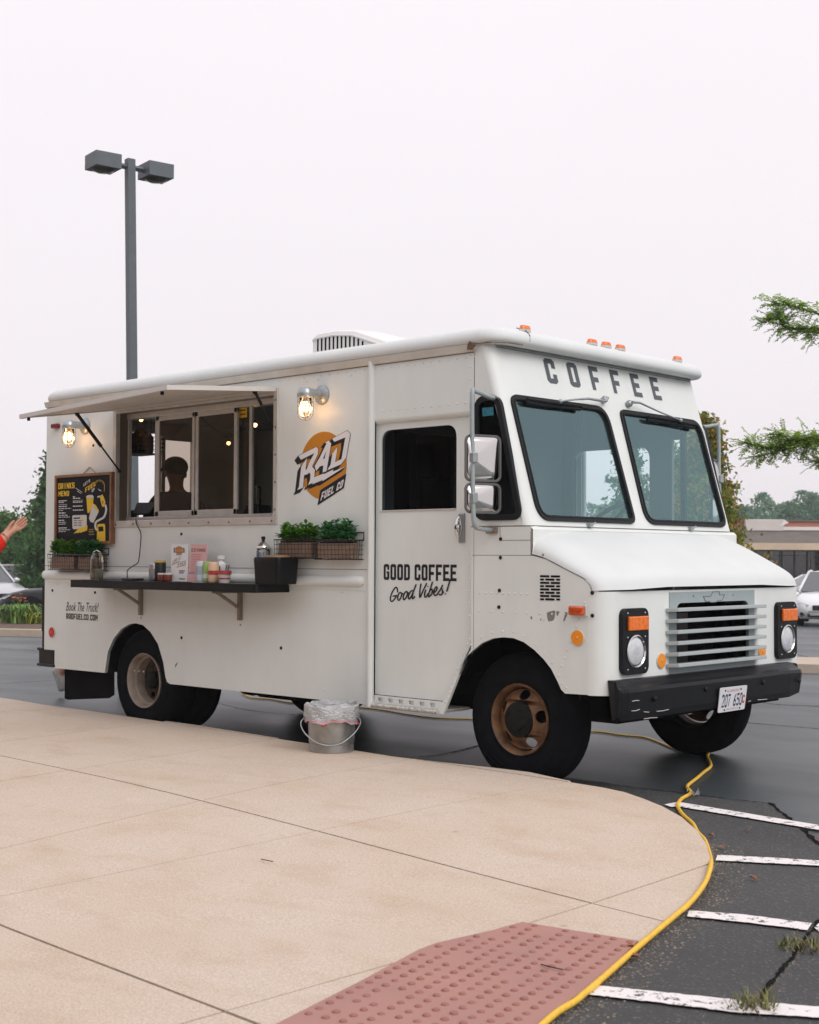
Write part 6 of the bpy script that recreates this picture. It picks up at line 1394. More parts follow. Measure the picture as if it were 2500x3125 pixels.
    for s, e_, w_ in ((1, 'el', 'wl'), (-1, 'er', 'wr')):           # five-fingered hands, relaxed
        a, b = Vector(J[e_]), Vector(J[w_]); d = (b-a).normalized(); side_ = d.cross(Vector((0, 0, 1))); side_ = side_.normalized() if side_.length > .1 else Vector((0, 1, 0)); nrm = side_.cross(d)
        if (hand_side or {}).get(w_): side_, nrm = nrm, -side_
        V = [b-d*.055, b+d*.05, b+d*.085]; E_ = [(0, 1), (1, 2)]; R_ = [(.036, .032), (.040, .018), (.042, .014)]
        for k in range(4):
            o_ = side_*(.0255-.017*k); n0 = len(V); L_ = (.074, .084, .078, .060)[k]
            V += [b+d*.092+o_, b+d*(.092+L_*.5)+o_*1.02-nrm*.004, b+d*(.092+L_)+o_*1.0-nrm*.012]; E_ += [(2, n0), (n0, n0+1), (n0+1, n0+2)]; R_ += [.0105, .0092, .0075]
        n0 = len(V); V += [b+d*.03+side_*.028, b+d*.068+side_*.044-nrm*.01, b+d*.100+side_*.046-nrm*.02]; E_ += [(0, n0), (n0, n0+1), (n0+1, n0+2)]; R_ += [.015, .011, .009]
        skin('hand', V, E_, R_, skin_m, t_, (0, 0, 0), 1)
    return t_
# red sleeve reaching in from the left, on the sidewalk by the menu
D_ = 9.6
hand_p, wrist_p, elb, sho = far(54, 1606, D_), far(24, 1632, D_-.05), far(-28, 1676, D_-.1), far(-120, 1672, D_+.1)
base = far(-175, 1900, D_+.15); base.z = walk_h(base.x, base.y)
rzp = math.atan2(rt0.y, rt0.x)                              # facing the truck rear, i.e. to the right in the picture
def loc_(p, b0, rz_): q = Matrix.Rotation(-rz_, 3, 'Z') @ (p-b0); return tuple(q)
person('person in a red sweater stretching an arm out towards the truck', base, rzp, red_cloth, jean, dict(sr=(.02, -.17, 1.38), er=loc_(elb, base, rzp), wr=loc_(wrist_p, base, rzp)), hand_side={'wr': 1})
# somebody walking behind the truck, one trainer showing below the rear bumper
toe = on_ground(196, 2124); b0 = toe + rt0*.34; b0.z = 0
person('person walking behind the truck, only a white trainer showing under the bumper', b0, rzp, grey_cloth, grey_cloth, dict(hr=(0, -.09, .88), kr=(-.05, -.1, .48), ar=(-.36, -.1, .235), tr=(-.335, -.1, .045), kl=(.16, .1, .48), al=(.22, .1, .09), tl=(.38, .1, .03)), shorts=True)
# barista in a cap inside, facing the rear
bp_ = on_y(528, 1500, .72); 
person('barista wearing a black cap standing inside the truck behind the counter', (bp_.x+.03, .74, .66-.32), PI-.15, tan_cloth, jean, dict(), 1.05, cap=True)

# ================================================================== BUCKET, CORDS AND LITTER
zinc = mat('galvanised_zinc', (.36, .36, .35), .34, metal=.8, noise=.14, nscale=16, bump=.06, bscale=14)
bc = on_walk(1012, 2291); bc = Vector((bc.x, bc.y, walk_h(bc.x, bc.y)+.002))
t_ = thing('bucket', 'galvanised metal bucket standing on the sidewalk beside the truck step', 'bucket', tuple(bc))
Rb, Hb = .152, .262
B = MB(); B.lathe([(Rb*.90, .004), (Rb*.93, 0), (Rb*.93, .012), (Rb*.92, .05), (Rb*.95, .055), (Rb*.955, .06), (Rb*.98, Hb*.55), (Rb, Hb-.01), (Rb*1.03, Hb), (Rb*.98, Hb), (Rb*.9, .01), (1e-5, .01)], bc, 'z', 40); B.build('bucket_body', zinc, t_, smooth=True)
B = MB(); ang = YAW+.1
dr = rt0*math.cos(.08)+fw*math.sin(.08); dr.z = 0; dr.normalize(); tw = Vector((-fw.x, -fw.y, 0)).normalized()
P = [(-1.04, .215, .01), (-1.20, .20, .03), (-1.26, .175, .05), (-1.13, .135, .09), (-.85, .095, .115), (-.45, .062, .14), (0, .052, .145), (.45, .064, .14), (.82, .10, .115), (1.08, .14, .09), (1.22, .18, .05), (1.16, .205, .03), (1.04, .218, .01)]
B.tube(catmull([bc+dr*(Rb*a)+tw*c*1.06+Vector((0, 0, z)) for a, z, c in P], 4), .0042, 6); B.build('handle', galv, t_, smooth='all')
for s in (-1, 1):
    B = MB(); B.box(bc+dr*(Rb*1.01*s)-Vector((.018, .018, 0))+Vector((0, 0, .195)), bc+dr*(Rb*1.01*s)+Vector((.018, .018, .232))); B.build('ear', galv, t_, bev=.004)
bagm = bpy.data.materials.new('bag_plastic'); bagm.use_nodes = True; t = bagm.node_tree; b = t.nodes['Principled BSDF']; b.inputs['Base Color'].default_value = (.56, .57, .58, 1); b.inputs['Roughness'].default_value = .35; b.inputs['Roughness'].default_value = .4
tcb = t.nodes.new('ShaderNodeTexCoord'); nb = t.nodes.new('ShaderNodeTexNoise'); nb.inputs['Scale'].default_value = 15; nb.inputs['Detail'].default_value = 5; nb.inputs['Distortion'].default_value = 2.5; mb2 = t.nodes.new('ShaderNodeMapping'); mb2.inputs['Rotation'].default_value = (.5, .6, .3); mb2.inputs['Scale'].default_value = (1, 1, 2.2)
bpb = t.nodes.new('ShaderNodeBump'); bpb.inputs['Strength'].default_value = .9; bpb.inputs['Distance'].default_value = .03; t.links.new(tcb.outputs['Object'], mb2.inputs[0]); t.links.new(mb2.outputs[0], nb.inputs['Vector']); t.links.new(nb.outputs['Fac'], bpb.inputs['Height']); t.links.new(bpb.outputs[0], b.inputs['Normal'])
bg_ = thing('bin_liner', 'white plastic bin liner folded over the rim of the bucket', 'bin liner', tuple(bc))
B = MB(); rows = []; r2_ = random.Random(11); nn = 72
ph = [r2_.random()*6.28 for _ in range(8)]
for j, (z, rr_, am) in enumerate(((.13, .90, .004), (.20, .94, .008), (.26, .98, .010), (.296, 1.04, .009), (.302, 1.08, .008), (.290, 1.12, .009), (.258, 1.13, .013), (.222, 1.115, .012), (.190, 1.10, .009), (.172, 1.09, .008))):
    row = []
    for k in range(nn):
        a = 2*PI*k/nn; w_ = .62*am*(math.sin(3*a+ph[0]+j*.9)+.7*math.sin(7*a+ph[1]-j*1.3)+.35*math.sin(13*a+ph[2]+j*2.1)+.12*math.sin(23*a+ph[3]+j*2.7)); zz = z+am*.9*(math.sin(4*a+ph[4])+.6*math.sin(11*a+ph[5]))*(1 if j > 2 else .3) - (.020*math.sin(a-.6) if j > 6 else 0)
        row.append(bc+Vector(((Rb*rr_+w_)*math.cos(a), (Rb*rr_+w_)*math.sin(a), zz)))
    rows.append(row)
B.grid([r_+[r_[0]] for r_ in rows]); B.build('liner_film', bagm, bg_, smooth='all')
B = MB(); rows2 = [[p.lerp(q, f)+((p-bc)*Vector((1, 1, 0))).normalized()*.003 for p, q in zip(rows[-2], rows[-1])] for f in (.15, 1.0)]; B.grid([r_+[r_[0]] for r_ in rows2]); B.build('drawstring_hem', mat('pink_hem', (.58, .34, .36), .5), bg_, smooth='all')
for dd_, sz_ in ((-dr*.25*Rb+tw*Rb*1.12, .016), (dr*1.09*Rb+tw*.3*Rb, .02)):
    B = MB(); B.sphere(bc+dd_+Vector((0, 0, .176)), sz_*.8, 8, 6, (1, 1, .5)); B.build('red_drawstring', mat('red_drawstring', (.45, .02, .03), .5) if 'red_drawstring' not in MATS else MATS['red_drawstring'], bg_, smooth='all')
cordm = mat('yellow_cord', (.72, .44, .035), .55, noise=.12, nscale=60)
cpx = [(1040, 1435), (1070, 1440), (1078, 1452), (1072, 1470), (1090, 1505), (1088, 1530), (1050, 1560), (1010, 1595), (960, 1635), (955, 1655), (972, 1672), (968, 1690), (920, 1718)]
P = [on_ground(*zm4(*p)) for p in cpx]
cpx2 = [(980, 355), (985, 375), (1010, 410), (1060, 455), (1085, 500), (1122, 540), (1138, 580), (1152, 630), (1155, 670), (1140, 730), (1110, 790), (1050, 865), (960, 945), (870, 1020), (770, 1105), (690, 1175), (600, 1255), (500, 1340), (440, 1390), (380, 1425), (330, 1460), (270, 1512), (200, 1580)]
def on_lip(u, v):
    z = .02
    for _ in range(30): p = on_z(u, v, z); z = .5*z+.5*(walk_h(p.x, p.y)+.010)
    return Vector((p.x, p.y, z))
P += [on_z(*zm7(*p), .015) if i < 8 else on_lip(*zm7(*p)) for i, p in enumerate(cpx2)]
def cz_(p): return Vector((p.x, p.y, p.z))
B = MB(); B.tube([cz_(p) for p in catmull([Vector((p.x, p.y, max(.015, p.z))) for p in P], 5)], .0105, 8); tag(B.build('extension_cord', cordm, None, (P[8].x, P[8].y, .01), smooth='all'), 'yellow extension cord running along the curved sidewalk edge', 'extension cord')
P = [on_ground(*p) for p in ((738, 2120), (770, 2133), (830, 2138), (900, 2150), (1060, 2160), (1150, 2168), (1250, 2185), (1330, 2195), (1450, 2200), (1560, 2215), (1700, 2235), (1822, 2237), (1900, 2248), (1975, 2256), (2060, 2290), (2095, 2298))]
B = MB(); B.tube([Vector((p.x, p.y, .010)) for p in catmull(P, 5)], .008, 6); tag(B.build('extension_cord', cordm, None, (P[8].x, P[8].y, .01), smooth='all'), 'thin yellow extension cord lying on the asphalt under the truck', 'extension cord')
# twisted white tie on the cord
P = [on_ground(*zm7(*p)) for p in ((1028, 312), (1040, 303), (1052, 318), (1068, 322), (1080, 316), (1086, 304), (1092, 316), (1075, 324))]
B = MB(); rows = [[], []]
for k, p in enumerate(catmull(P, 3)): rows[0].append(p+Vector((0, 0, .02+.008*math.sin(k*1.3)))); rows[1].append(p+Vector((.012, -.012, .034+.012*math.cos(k*.9))))
B.grid(rows); tag(B.build('paper_scrap', mat('white_scrap', (.66, .67, .70), .6), None, tuple(P[3]), smooth='all', recalc=False), 'crumpled white scrap caught on the yellow cord', 'paper scrap')
# weeds in the asphalt crack
grass_m = mat('weed_grass', (.12, .15, .035), .7, col2=(.20, .16, .06), nscale=20, island=.4)
for k, (px, lab, n_, hh, rad_) in enumerate(((zm7(1360, 1440), 'tuft of dry grass growing through the nearest painted line', 130, .085, .075), (zm7(1630, 1112), 'smaller grass tuft growing in the crack farther up', 110, .06, .09))):
    c = on_z(*px); B = MB(); r_ = random.Random(20+k)
    for i in range(n_):
        a = r_.random()*6.28; q = r_.random()**.7*rad_; p = c+Vector((q*math.cos(a), q*math.sin(a), .004)); az = r_.random()*6.28; ln = hh*r_.uniform(.4, 1.0); tip = p+Vector((math.cos(az)*ln*.7, math.sin(az)*ln*.7, ln*r_.uniform(.3, 1))); s_ = Vector((-math.sin(az), math.cos(az), 0))*.0028; m_ = p.lerp(tip, .55)+Vector((0, 0, ln*.12))
        B.add([p-s_, p+s_, m_+s_*.7, m_-s_*.7, tip], [(0, 1, 2, 3), (3, 2, 4)])
    tag(B.build('grass_tuft', grass_m, None, (c.x, c.y, 0), recalc=False), lab, 'grass tuft')
# grit and dead leaves washed along the kerb foot: too many to count
grit_m = mat('grit', (.16, .13, .10), .9, island=.6, noise=.3, nscale=50)
B = MB(); r_ = random.Random(5)
def chipv(p, s):
    a = r_.random()*6.28; ca, sa = math.cos(a)*s, math.sin(a)*s; h = s*r_.uniform(.25, .8)
    B.add([p+Vector((ca, sa, 0)), p+Vector((-sa, ca, 0)), p+Vector((-ca*.8, -sa, 0)), p+Vector((sa, -ca*.7, 0)), p+Vector((ca*.2, sa*.1, h))], [(0, 1, 4), (1, 2, 4), (2, 3, 4), (3, 0, 4)])
eg = [on_z(*p, .004) for p in edge_px[17:]]
for i in range(len(eg)-1):
    d = (eg[i+1]-eg[i]); L_ = d.length; nrm = Vector((-d.y, d.x, 0)).normalized()
    if nrm.x < 0 and nrm.y < 0 or (nrm.x < 0): nrm = -nrm
    for k in range(int(L_*900)):
        p = eg[i]+d*r_.random()+nrm*(r_.random()**3*.15+.012); chipv(Vector((p.x, p.y, .004)), r_.uniform(.002, .007))
for k in range(160):
    p = pts3[0].lerp(pts3[-2], r_.random())+Vector((r_.gauss(0, .015), r_.gauss(0, .015), 0)); chipv(Vector((p.x, p.y, .004)), r_.uniform(.002, .006))
g = B.build('grit', grit_m, None, (1.8, -2, 0), recalc=False); tag(g, 'loose grit and crumbs along the foot of the sidewalk edge', None, kind='stuff')
lf = mat('dead_leaf', (.24, .10, .055), .8, island=.5); r_ = random.Random(9)
leafpts = [((2208, 2598), 'pale curled dead leaf on the asphalt between the first two lines'), ((2280, 2540), 'small reddish dead leaf just under the first line'), ((2182, 2562), 'reddish dead leaf nearest the cord at its bend'), ((1912, 2934), 'orange dead leaf lying against the red paving'), ((1945, 2905), 'brown dead leaf in the grit beside the red paving corner'), ((2494, 2572), 'pink-brown dead leaf at the crack by the right picture edge'), ((2312, 2696), 'tiny tan dead leaf between the second and third lines')]
for px, lab in leafpts:
    c = on_z(*px); B = MB(); leafpatch(B, Vector((c.x, c.y, .014)), r_.uniform(.035, .05), .028, None, r_.random()*6.28, .1, .4); tag(B.build('dead_leaf', lf, None, tuple(c), recalc=False), lab, 'leaf', 'dead leaves on the asphalt')
tw_m = mat('twig', (.04, .03, .02), .9)
for px, dx_, lab in ((zm7(0, 0), 0, None),) if False else (((815, 2637), .05, 'small dark twig lying on the middle of the sidewalk'), ((1690, 2968), .06, 'thin dark twig lying on the red paving')):
    c = on_walk(*px); B = MB(); B.tube([c+Vector((-dx_, .01, .012)), c+Vector((0, 0, .016)), c+Vector((dx_*.5, .012, .013))], .0022, 5); tag(B.build('twig', tw_m, None, tuple(c)), lab, 'twig')

# ================================================================== LAMP POST
post_m = mat('post_grey', (.095, .115, .125), .5, spec=.4, noise=.06); lamp_in = mat('lamp_reflector', (.20, .19, .13), .35, metal=.3)
base = far(414, 1700, 20.0); base.z = ground_h(base.x, base.y); top = far(397, 486, 20.0)
LPt = thing('lamp_post', 'tall grey square lamp post with two box heads standing behind the truck', 'lamp post', tuple(base))
e1 = (rt0*.80+Vector((fw.x, fw.y, 0)).normalized()*.60).normalized(); e2 = Vector((-e1.y, e1.x, 0)); ax = (top-base).normalized()
B = MB(); h_ = .0635; V = []
for p, s in ((base, 1), (top, .95)):
    for a, b in ((-1, -1), (1, -1), (1, 1), (-1, 1)): V.append(p+e1*h_*a*s+e2*h_*b*s)
B.add(V, [(0, 1, 2, 3), (4, 5, 6, 7), (0, 1, 5, 4), (1, 2, 6, 5), (2, 3, 7, 6), (3, 0, 4, 7)]); B.build('pole', post_m, LPt, bev=.004)
B = MB(); B.box((base.x-.3, base.y-.3, base.z), (base.x+.3, base.y+.3, base.z+.6)); B.build('footing', mat('footing_concrete', (.40, .36, .31), .9), LPt, bev=.02)
S2 = .395
for sgn, vc in ((-1, 0), (1, 0)):
    hc_ = top+e1*(sgn*(.155+S2/2+h_))-Vector((0, 0, .12)); o_ = hc_
    B = MB(); V = []
    for z in (-.105, .105):
        for a, b in ((-1, -1), (1, -1), (1, 1), (-1, 1)): V.append(o_+e1*(S2/2*a)+e2*(S2/2*b)+Vector((0, 0, z)))
    B.add(V, [(0, 1, 5, 4), (1, 2, 6, 5), (2, 3, 7, 6), (3, 0, 4, 7), (4, 5, 6, 7), (0, 1, 2, 3)]); hd_ = B.build('lamp_head', post_m, LPt, bev=.003)
    B = MB(); B.tube([top-Vector((0, 0, .12))+e1*sgn*.03, o_-e1*sgn*(S2/2-.01)], .042, 4); B.build('arm', post_m, LPt)
    B = MB(); B.lathe([(.165, -.106), (.15, -.125), (.09, -.150), (1e-5, -.158)], o_, 'z', 24); B.build('lens', glass('lamp_lens', (.55, .53, .45), 1.5, .15), hd_, smooth='all')
    B = MB(); B.lathe([(.16, -.1055), (.158, -.1065), (1e-5, -.107)], o_, 'z', 20); B.sphere(o_+Vector((.02, 0, -.115)), .035, 8, 6, (1.6, 1, .7)); B.build('reflector', lamp_in, hd_, smooth='all')

# ================================================================== CARS
car_glass = mat('car_glass', (.06, .07, .075), .05, spec=1.0); rim_m = mat('alloy_rim', (.35, .36, .37), .35, metal=.7); hl_m = mat('headlamp_clear', (.50, .52, .54), .1, spec=.8); blk_t = mat('black_trim', (.012, .012, .013), .45)
def car(name, label, p, rz, paint, kind='sedan', grp=None):
    t_ = thing(name, label, 'car', tuple(p), grp); t_.rotation_euler.z = rz
    L_ = 4.75; suv = kind == 'suv'; H = 1.72 if suv else 1.46; zb = .26 if suv else .20; hw = .93
    zbelt = 1.08 if suv else .93; zh = 1.04 if suv else .88
    # lower body : stations x, half width, z low, z shoulder, z deck
    st = [(-2.36, .62, .46, .72, .80), (-2.30, .80, .36, .86, zbelt-.01), (-2.0, .90, .27, zbelt-.06, zbelt+.02), (-1.4, hw, zb, zbelt-.05, zbelt+.02), (-.2, hw, zb, zbelt-.06, zbelt+.02), (.75, hw, zb, zbelt-.09, zbelt-.01), (1.05, hw, zb, zh-.05, zh+.04), (1.6, .91, zb, zh-.09, zh+.0), (2.05, .85, .23, zh-.19, zh-.11), (2.28, .70, .26, zh-.30, zh-.22), (2.37, .52, .34, zh-.40, zh-.34)]
    B = MB(); rows = []
    for x, w_, z0, zs_, zt in st:
        pr = [(w_*.86, z0), (w_*.98, z0+.10), (w_, (z0+zs_)/2), (w_*.985, zs_-.06), (w_*.95, zs_), (w_*.80, zt-.01), (w_*.4, zt+.012), (0, zt+.018)]
        rows.append([Vector((x, a, b)) for a, b in pr]+[Vector((x, -a, b)) for a, b in reversed(pr[:-1])])
    B.grid(rows); m_ = len(rows[0]); B.f.append(tuple(range(m_))); n_ = len(B.v); B.f.append(tuple(range(n_-m_, n_))[::-1])
    for i in range(len(rows)-1): B.f.append((i*m_, (i+1)*m_, (i+1)*m_+m_-1, i*m_+m_-1))
    body = B.build('body', paint, t_, (0, 0, 0), smooth=True)
    # greenhouse
    xr0, xr1, xf1, xf0 = (-2.18, -1.95, .05, .95) if suv else (-1.95, -1.15, .0, 1.0)
    zt = H; bw, tw_ = .83, .60 if not suv else .66
    def gp2(x, f, s): return Vector((x, s*(bw+(tw_-bw)*f), zbelt-.0+(zt-zbelt)*f))
    B = MB(); rows = []
    for f in (.0, .5, .9, 1.0):
        w_ = bw+(tw_-bw)*f; xa, xb = xr0+(xr1-xr0)*f, xf0+(xf1-xf0)*f; z = zbelt+(zt-zbelt)*f+(.0 if f < 1 else .0)
        rows.append([Vector((xa, -w_, z)), Vector((xa-.03, 0, z)), Vector((xa, w_, z)), Vector(((xa+xb)/2, w_+.01, z)), Vector((xb, w_, z)), Vector((xb+.06, 0, z)), Vector((xb, -w_, z)), Vector(((xa+xb)/2, -w_-.01, z)), Vector((xa, -w_, z))])
    B.grid(rows); gh = B.build('windows', car_glass, t_, (0, 0, 0), smooth=True)
    B = MB(); w_ = tw_+.012; rows = []
    for xx, zz in ((xr1-.06, zt-.04), (xr1+.15, zt+.008), ((xr1+xf1)/2, zt+.035), (xf1-.1, zt+.008), (xf1+.07, zt-.05)):
        rows.append([Vector((xx, a*w_, zz-.05*abs(a)**4)) for a in (-1, -.9, -.5, 0, .5, .9, 1)])
    B.grid(rows); B.build('roof', paint, t_, (0, 0, 0), smooth='all')
    for s in (1, -1):
        B = MB()
        for x0, x1, r_ in ((xf0+.03, xf1+.03, .04), (xr0-.02, xr1-.02, .06)): B.tube([gp2(x0, 0, s*1.01), gp2(x1, 1, s*1.015)], r_, 6)
        B.tube([gp2(xr0, 1, s*1.02)+Vector((xr1-xr0, 0, -.01)), gp2(xf1, 1, s*1.02)], .035, 6); B.tube([gp2(xr0, 0, s*1.02), gp2(xf0, 0, s*1.02)], .022, 6); B.build('pillars', paint, t_, (0, 0, 0), smooth='all')
        B = MB(); B.tube([gp2(-.35, 0, s*1.01), gp2(-.42, 1, s*1.015)], .03, 5); B.build('door_pillar', blk_t, t_, (0, 0, 0))
        B = MB(); B.sphere((.72, s*1.03, zbelt+.07), .10, 10, 8, (.75, 1.1, .75)); B.tube([(.74, s*.9, zbelt), (.72, s*1.0, zbelt+.05)], .03, 6); B.build('wing_mirror', paint, t_, (0, 0, 0), smooth='all')
        B = MB(); V = [Vector((2.10, s*.80, zh-.24)), Vector((2.31, s*.56, zh-.36)), Vector((2.33, s*.52, zh-.27)), Vector((1.92, s*.87, zh-.14))]; B.add([v+Vector((.012, s*.014, 0)) for v in V]+[v-Vector((.05, s*.05, 0)) for v in V], [(0, 1, 2, 3), (0, 1, 5, 4), (1, 2, 6, 5), (2, 3, 7, 6), (3, 0, 4, 7)]); B.build('headlight', hl_m, t_, (0, 0, 0))
        B = MB(); B.box((2.08, s*.62-.12, .32), (2.30, s*.62+.12, .41)); B.build('fog_lamp', blk_t, t_, (0, 0, 0), bev=.02)
        B = MB(); B.tube([(2.27, s*.48, .30), (2.20, s*.80, .30), (2.17, s*.84, .40)], .014, 5); B.build('chrome_strip', chrome, t_, (0, 0, 0))
        B = MB(); B.box((-2.38, s*.62-.17, zbelt-.22), (-2.22, s*.62+.17, zbelt-.06)); B.build('tail_light', red_lens, t_, (0, 0, 0), bev=.02)
        for xw_ in (1.42, -1.38):
            R_ = .35 if suv else .325; B = MB(); B.ring([(.2, s*.70), (R_-.02, s*.69), (R_, s*.72), (R_, s*.88), (R_-.03, s*.915), (.21, s*.90)], (xw_, 0, R_), 'y', 24); w2 = B.build('wheel', tyre_m, t_, (0, 0, 0), smooth=True)
            B = MB(); B.lathe([(.215, s*.885), (.20, s*.87), (.06, s*.885), (1e-5, s*.89)], (xw_, 0, R_), 'y', 20); B.build('rim', rim_m, w2, (0, 0, 0), smooth=True)
            B = MB(); B.lathe([(R_+.055, s*.60), (R_+.055, s*.938), (1e-5, s*.9385)], (xw_, 0, R_+.015), 'y', 24); B.v = [v for v in B.v]; B.build('wheel_arch', blk_t, t_, (0, 0, 0)) if False else None
            B = MB(); aa = [PI*k/12 for k in range(13)]; B.plate([(xw_+(R_+.06)*math.cos(a), max(zb, R_+(R_+.06)*math.sin(a))) for a in aa]+[(xw_-R_-.06, zb), (xw_+R_+.06, zb)], [], side(s*.9335, s), .006); B.build('wheel_arch', dark, t_, (0, 0, 0))
    B = MB(); B.box((2.24, -.42, zh-.42), (2.385, .42, zh-.28)); B.build('grille', blk_t, t_, (0, 0, 0), bev=.02)
    B = MB(); B.box((2.20, -.55, .28), (2.36, .55, .38)); B.build('lower_grille', blk_t, t_, (0, 0, 0), bev=.02)
    return t_
dirpic = lambda deg: math.atan2(rt0.y, rt0.x)+math.radians(deg)         # 0 = nose to the right of the picture, 90 = nose away from the camera
silver = mat('silver_paint', (.50, .51, .53), .25, metal=.3, coat=.6); pearl = mat('pearl_paint', (.62, .55, .57), .25, coat=.6); cblack = mat('black_car_paint', (.006, .006, .008), .25, spec=.25, coat=.25); cwhite = mat('white_car_paint', (.72, .73, .76), .2, coat=.8); cgrey = mat('light_grey_car_paint', (.45, .45, .47), .3, coat=.5)
def carp(u, v, d): p = far(u, v, d); p.z = ground_h(p.x, p.y); return p
car('parked_car', 'silver SUV facing forward at the left picture edge behind the daylilies', carp(-72, 1880, 44), dirpic(-50), silver, 'suv', 'cars parked behind the truck')
car('parked_car', 'black sedan parked behind the daylilies, its tail hidden by the truck', carp(258, 1880, 40), dirpic(186), cblack, 'sedan', 'cars parked behind the truck')
car('parked_car', 'pearl pinkish SUV seen from the side beyond the black sedan', carp(118, 1850, 52), dirpic(8), pearl, 'suv', 'cars parked behind the truck')
car('parked_car', 'light grey car farthest back on the left, only its roof and rear window showing', carp(52, 1840, 60), dirpic(170), cgrey, 'suv', 'cars parked behind the truck')
car('parked_car', 'white sedan with nose turned to the camera at the right picture edge', carp(2540, 1885, 38), dirpic(-109), cwhite, 'sedan', 'cars parked behind the truck')
car('parked_car', 'white car in the back row on the right, mostly hidden by the white sedan', carp(2475, 1850, 53), dirpic(190), cwhite, 'sedan', 'cars parked behind the truck')

# ================================================================== PLANTING ISLAND WITH DAYLILIES
i0, i1, i2, i3 = on_ground(-260, 1935), on_ground(420, 1951), on_ground(420, 1905), on_ground(-260, 1905)
kc = mat('kerb_concrete', (.47, .39, .31), .85, noise=.1, nscale=5)
def isl(P, z0, z1, nm, m):
    B = MB(); n_ = len(P); B.add([Vector((p.x, p.y, ground_h(p.x, p.y)+z0)) for p in P]+[Vector((p.x, p.y, ground_h(p.x, p.y)+z1)) for p in P], [tuple(range(n_, 2*n_))]+[(i, (i+1) % n_, n_+(i+1) % n_, n_+i) for i in range(n_)]); return B.build(nm, m)
tag(isl([i0, i1, i2, i3], -.05, .14, 'island_kerb', kc), None, None, kind='structure')
cI = (i0+i1+i2+i3)/4; tag(isl([cI+(p-cI)*.93+(i3-i0).normalized()*.2 for p in (i0, i1, i2, i3)], .08, .145, 'planting_bed', mat('mulch', (.10, .06, .04), .95, noise=.4, nscale=8)), None, None, kind='structure')
j0, j1, j2, j3 = on_ground(2380, 2052), on_ground(2900, 2066), on_ground(2900, 2040), on_ground(2380, 2028)
tag(isl([j0, j1, j2, j3], -.03, .11, 'island_kerb', kc), None, None, kind='structure')
blade_m = mat('daylily_leaf', (.10, .20, .025), .5, island=.5); blade_y = mat('yellow_green_leaf', (.22, .26, .02), .5, island=.45); petal = mat('orange_petal', (.75, .23, .06), .5, island=.3)
def daylily(u, v, n_, hh, wd, seed, label, m, fl):
    r_ = random.Random(seed); c = on_ground(u, v); c.z = ground_h(c.x, c.y)+.16; t_ = thing('daylily_plant', label, 'plant', tuple(c), 'daylilies in the planting bed')
    B = MB()
    for i in range(n_):
        a = r_.random()*6.28; p = c+Vector((r_.gauss(0, .16), r_.gauss(0, .16), 0)); ln = hh*r_.uniform(.6, 1.1); out_ = Vector((math.cos(a), math.sin(a), 0)); s_ = Vector((-out_.y, out_.x, 0))*.016
        m1 = p+out_*ln*.18*wd+Vector((0, 0, ln*.62)); m2 = p+out_*ln*.48*wd+Vector((0, 0, ln*.86)); m3 = p+out_*ln*.85*wd+Vector((0, 0, ln*.62))
        B.add([p-s_, p+s_, m1+s_, m1-s_, m2+s_*.8, m2-s_*.8, m3], [(0, 1, 2, 3), (3, 2, 4, 5), (5, 4, 6)])
    B.build('foliage', m, t_, recalc=False)
    for k in range(fl):
        a = r_.random()*6.28; q = r_.uniform(0, .34); tp_ = c+Vector((math.cos(a)*q, math.sin(a)*q, hh*r_.uniform(1.0, 1.4)))
        St = MB(); St.tube([c+Vector((math.cos(a)*q*.2, math.sin(a)*q*.2, 0)), tp_-Vector((0, 0, .03))], .004, 4); St.build('stem', m, t_, recalc=False); B = MB()
        for j in range(6):
            b = j*1.047+r_.random(); leafpatch(B, tp_, .075, .03, None, b, .6)
        B.build('flower', petal, t_, recalc=False)
daylily(58, 1921, 380, .46, 1.0, 1, 'tall daylily clump with orange flowers, left of the yellow-green clump', blade_m, 8)
daylily(118, 1922, 260, .25, 1.2, 2, 'lower yellow-green clump touching the rear edge of the truck', blade_y, 4)
daylily(88, 1916, 200, .25, 1.1, 3, 'green daylily clump between the tall clump and the yellow-green clump', blade_m, 2)
daylily(205, 1920, 200, .27, 1.0, 4, 'daylily clump hidden behind the rear of the truck', blade_y, 3)

# ================================================================== TREES
bark = mat('bark', (.06, .045, .035), .9, noise=.3, nscale=10)
leafm = leafmat
lv_dark = leafm('dark_green_leaf', (.07, .15, .035), (.04, .10, .032)); lv_mid = leafm('mid_green_leaf', (.09, .17, .035), (.05, .115, .03)); lv_far = leafm('far_leaf', (.14, .235, .15), (.10, .19, .13), .3)  # far leaves paler and bluer, distance haze put into their colour
lv_maple = leafm('maple_leaf', (.10, .20, .022), (.13, .16, .022)); lv_tip = leafm('orange_tip_leaf', (.36, .18, .03), (.20, .18, .03)); lv_loc = leafm('locust_leaf', (.15, .27, .04), (.20, .27, .04), .4, .6); lv_pine = leafm('spruce_needle', (.09, .17, .10), (.06, .13, .08))
def quadleaf(B, c, s, r_):
    a = Vector((r_.gauss(0, 1), r_.gauss(0, 1), r_.gauss(0, 1))).normalized(); b = a.orthogonal().normalized(); c2 = a.cross(b); t = r_.random()*6.28; u_ = b*math.cos(t)+c2*math.sin(t); v_ = a.cross(u_)
    B.add([c-u_*s, c+v_*s*.45, c+u_*s, c-v_*s*.45], [(0, 1, 2, 3)])
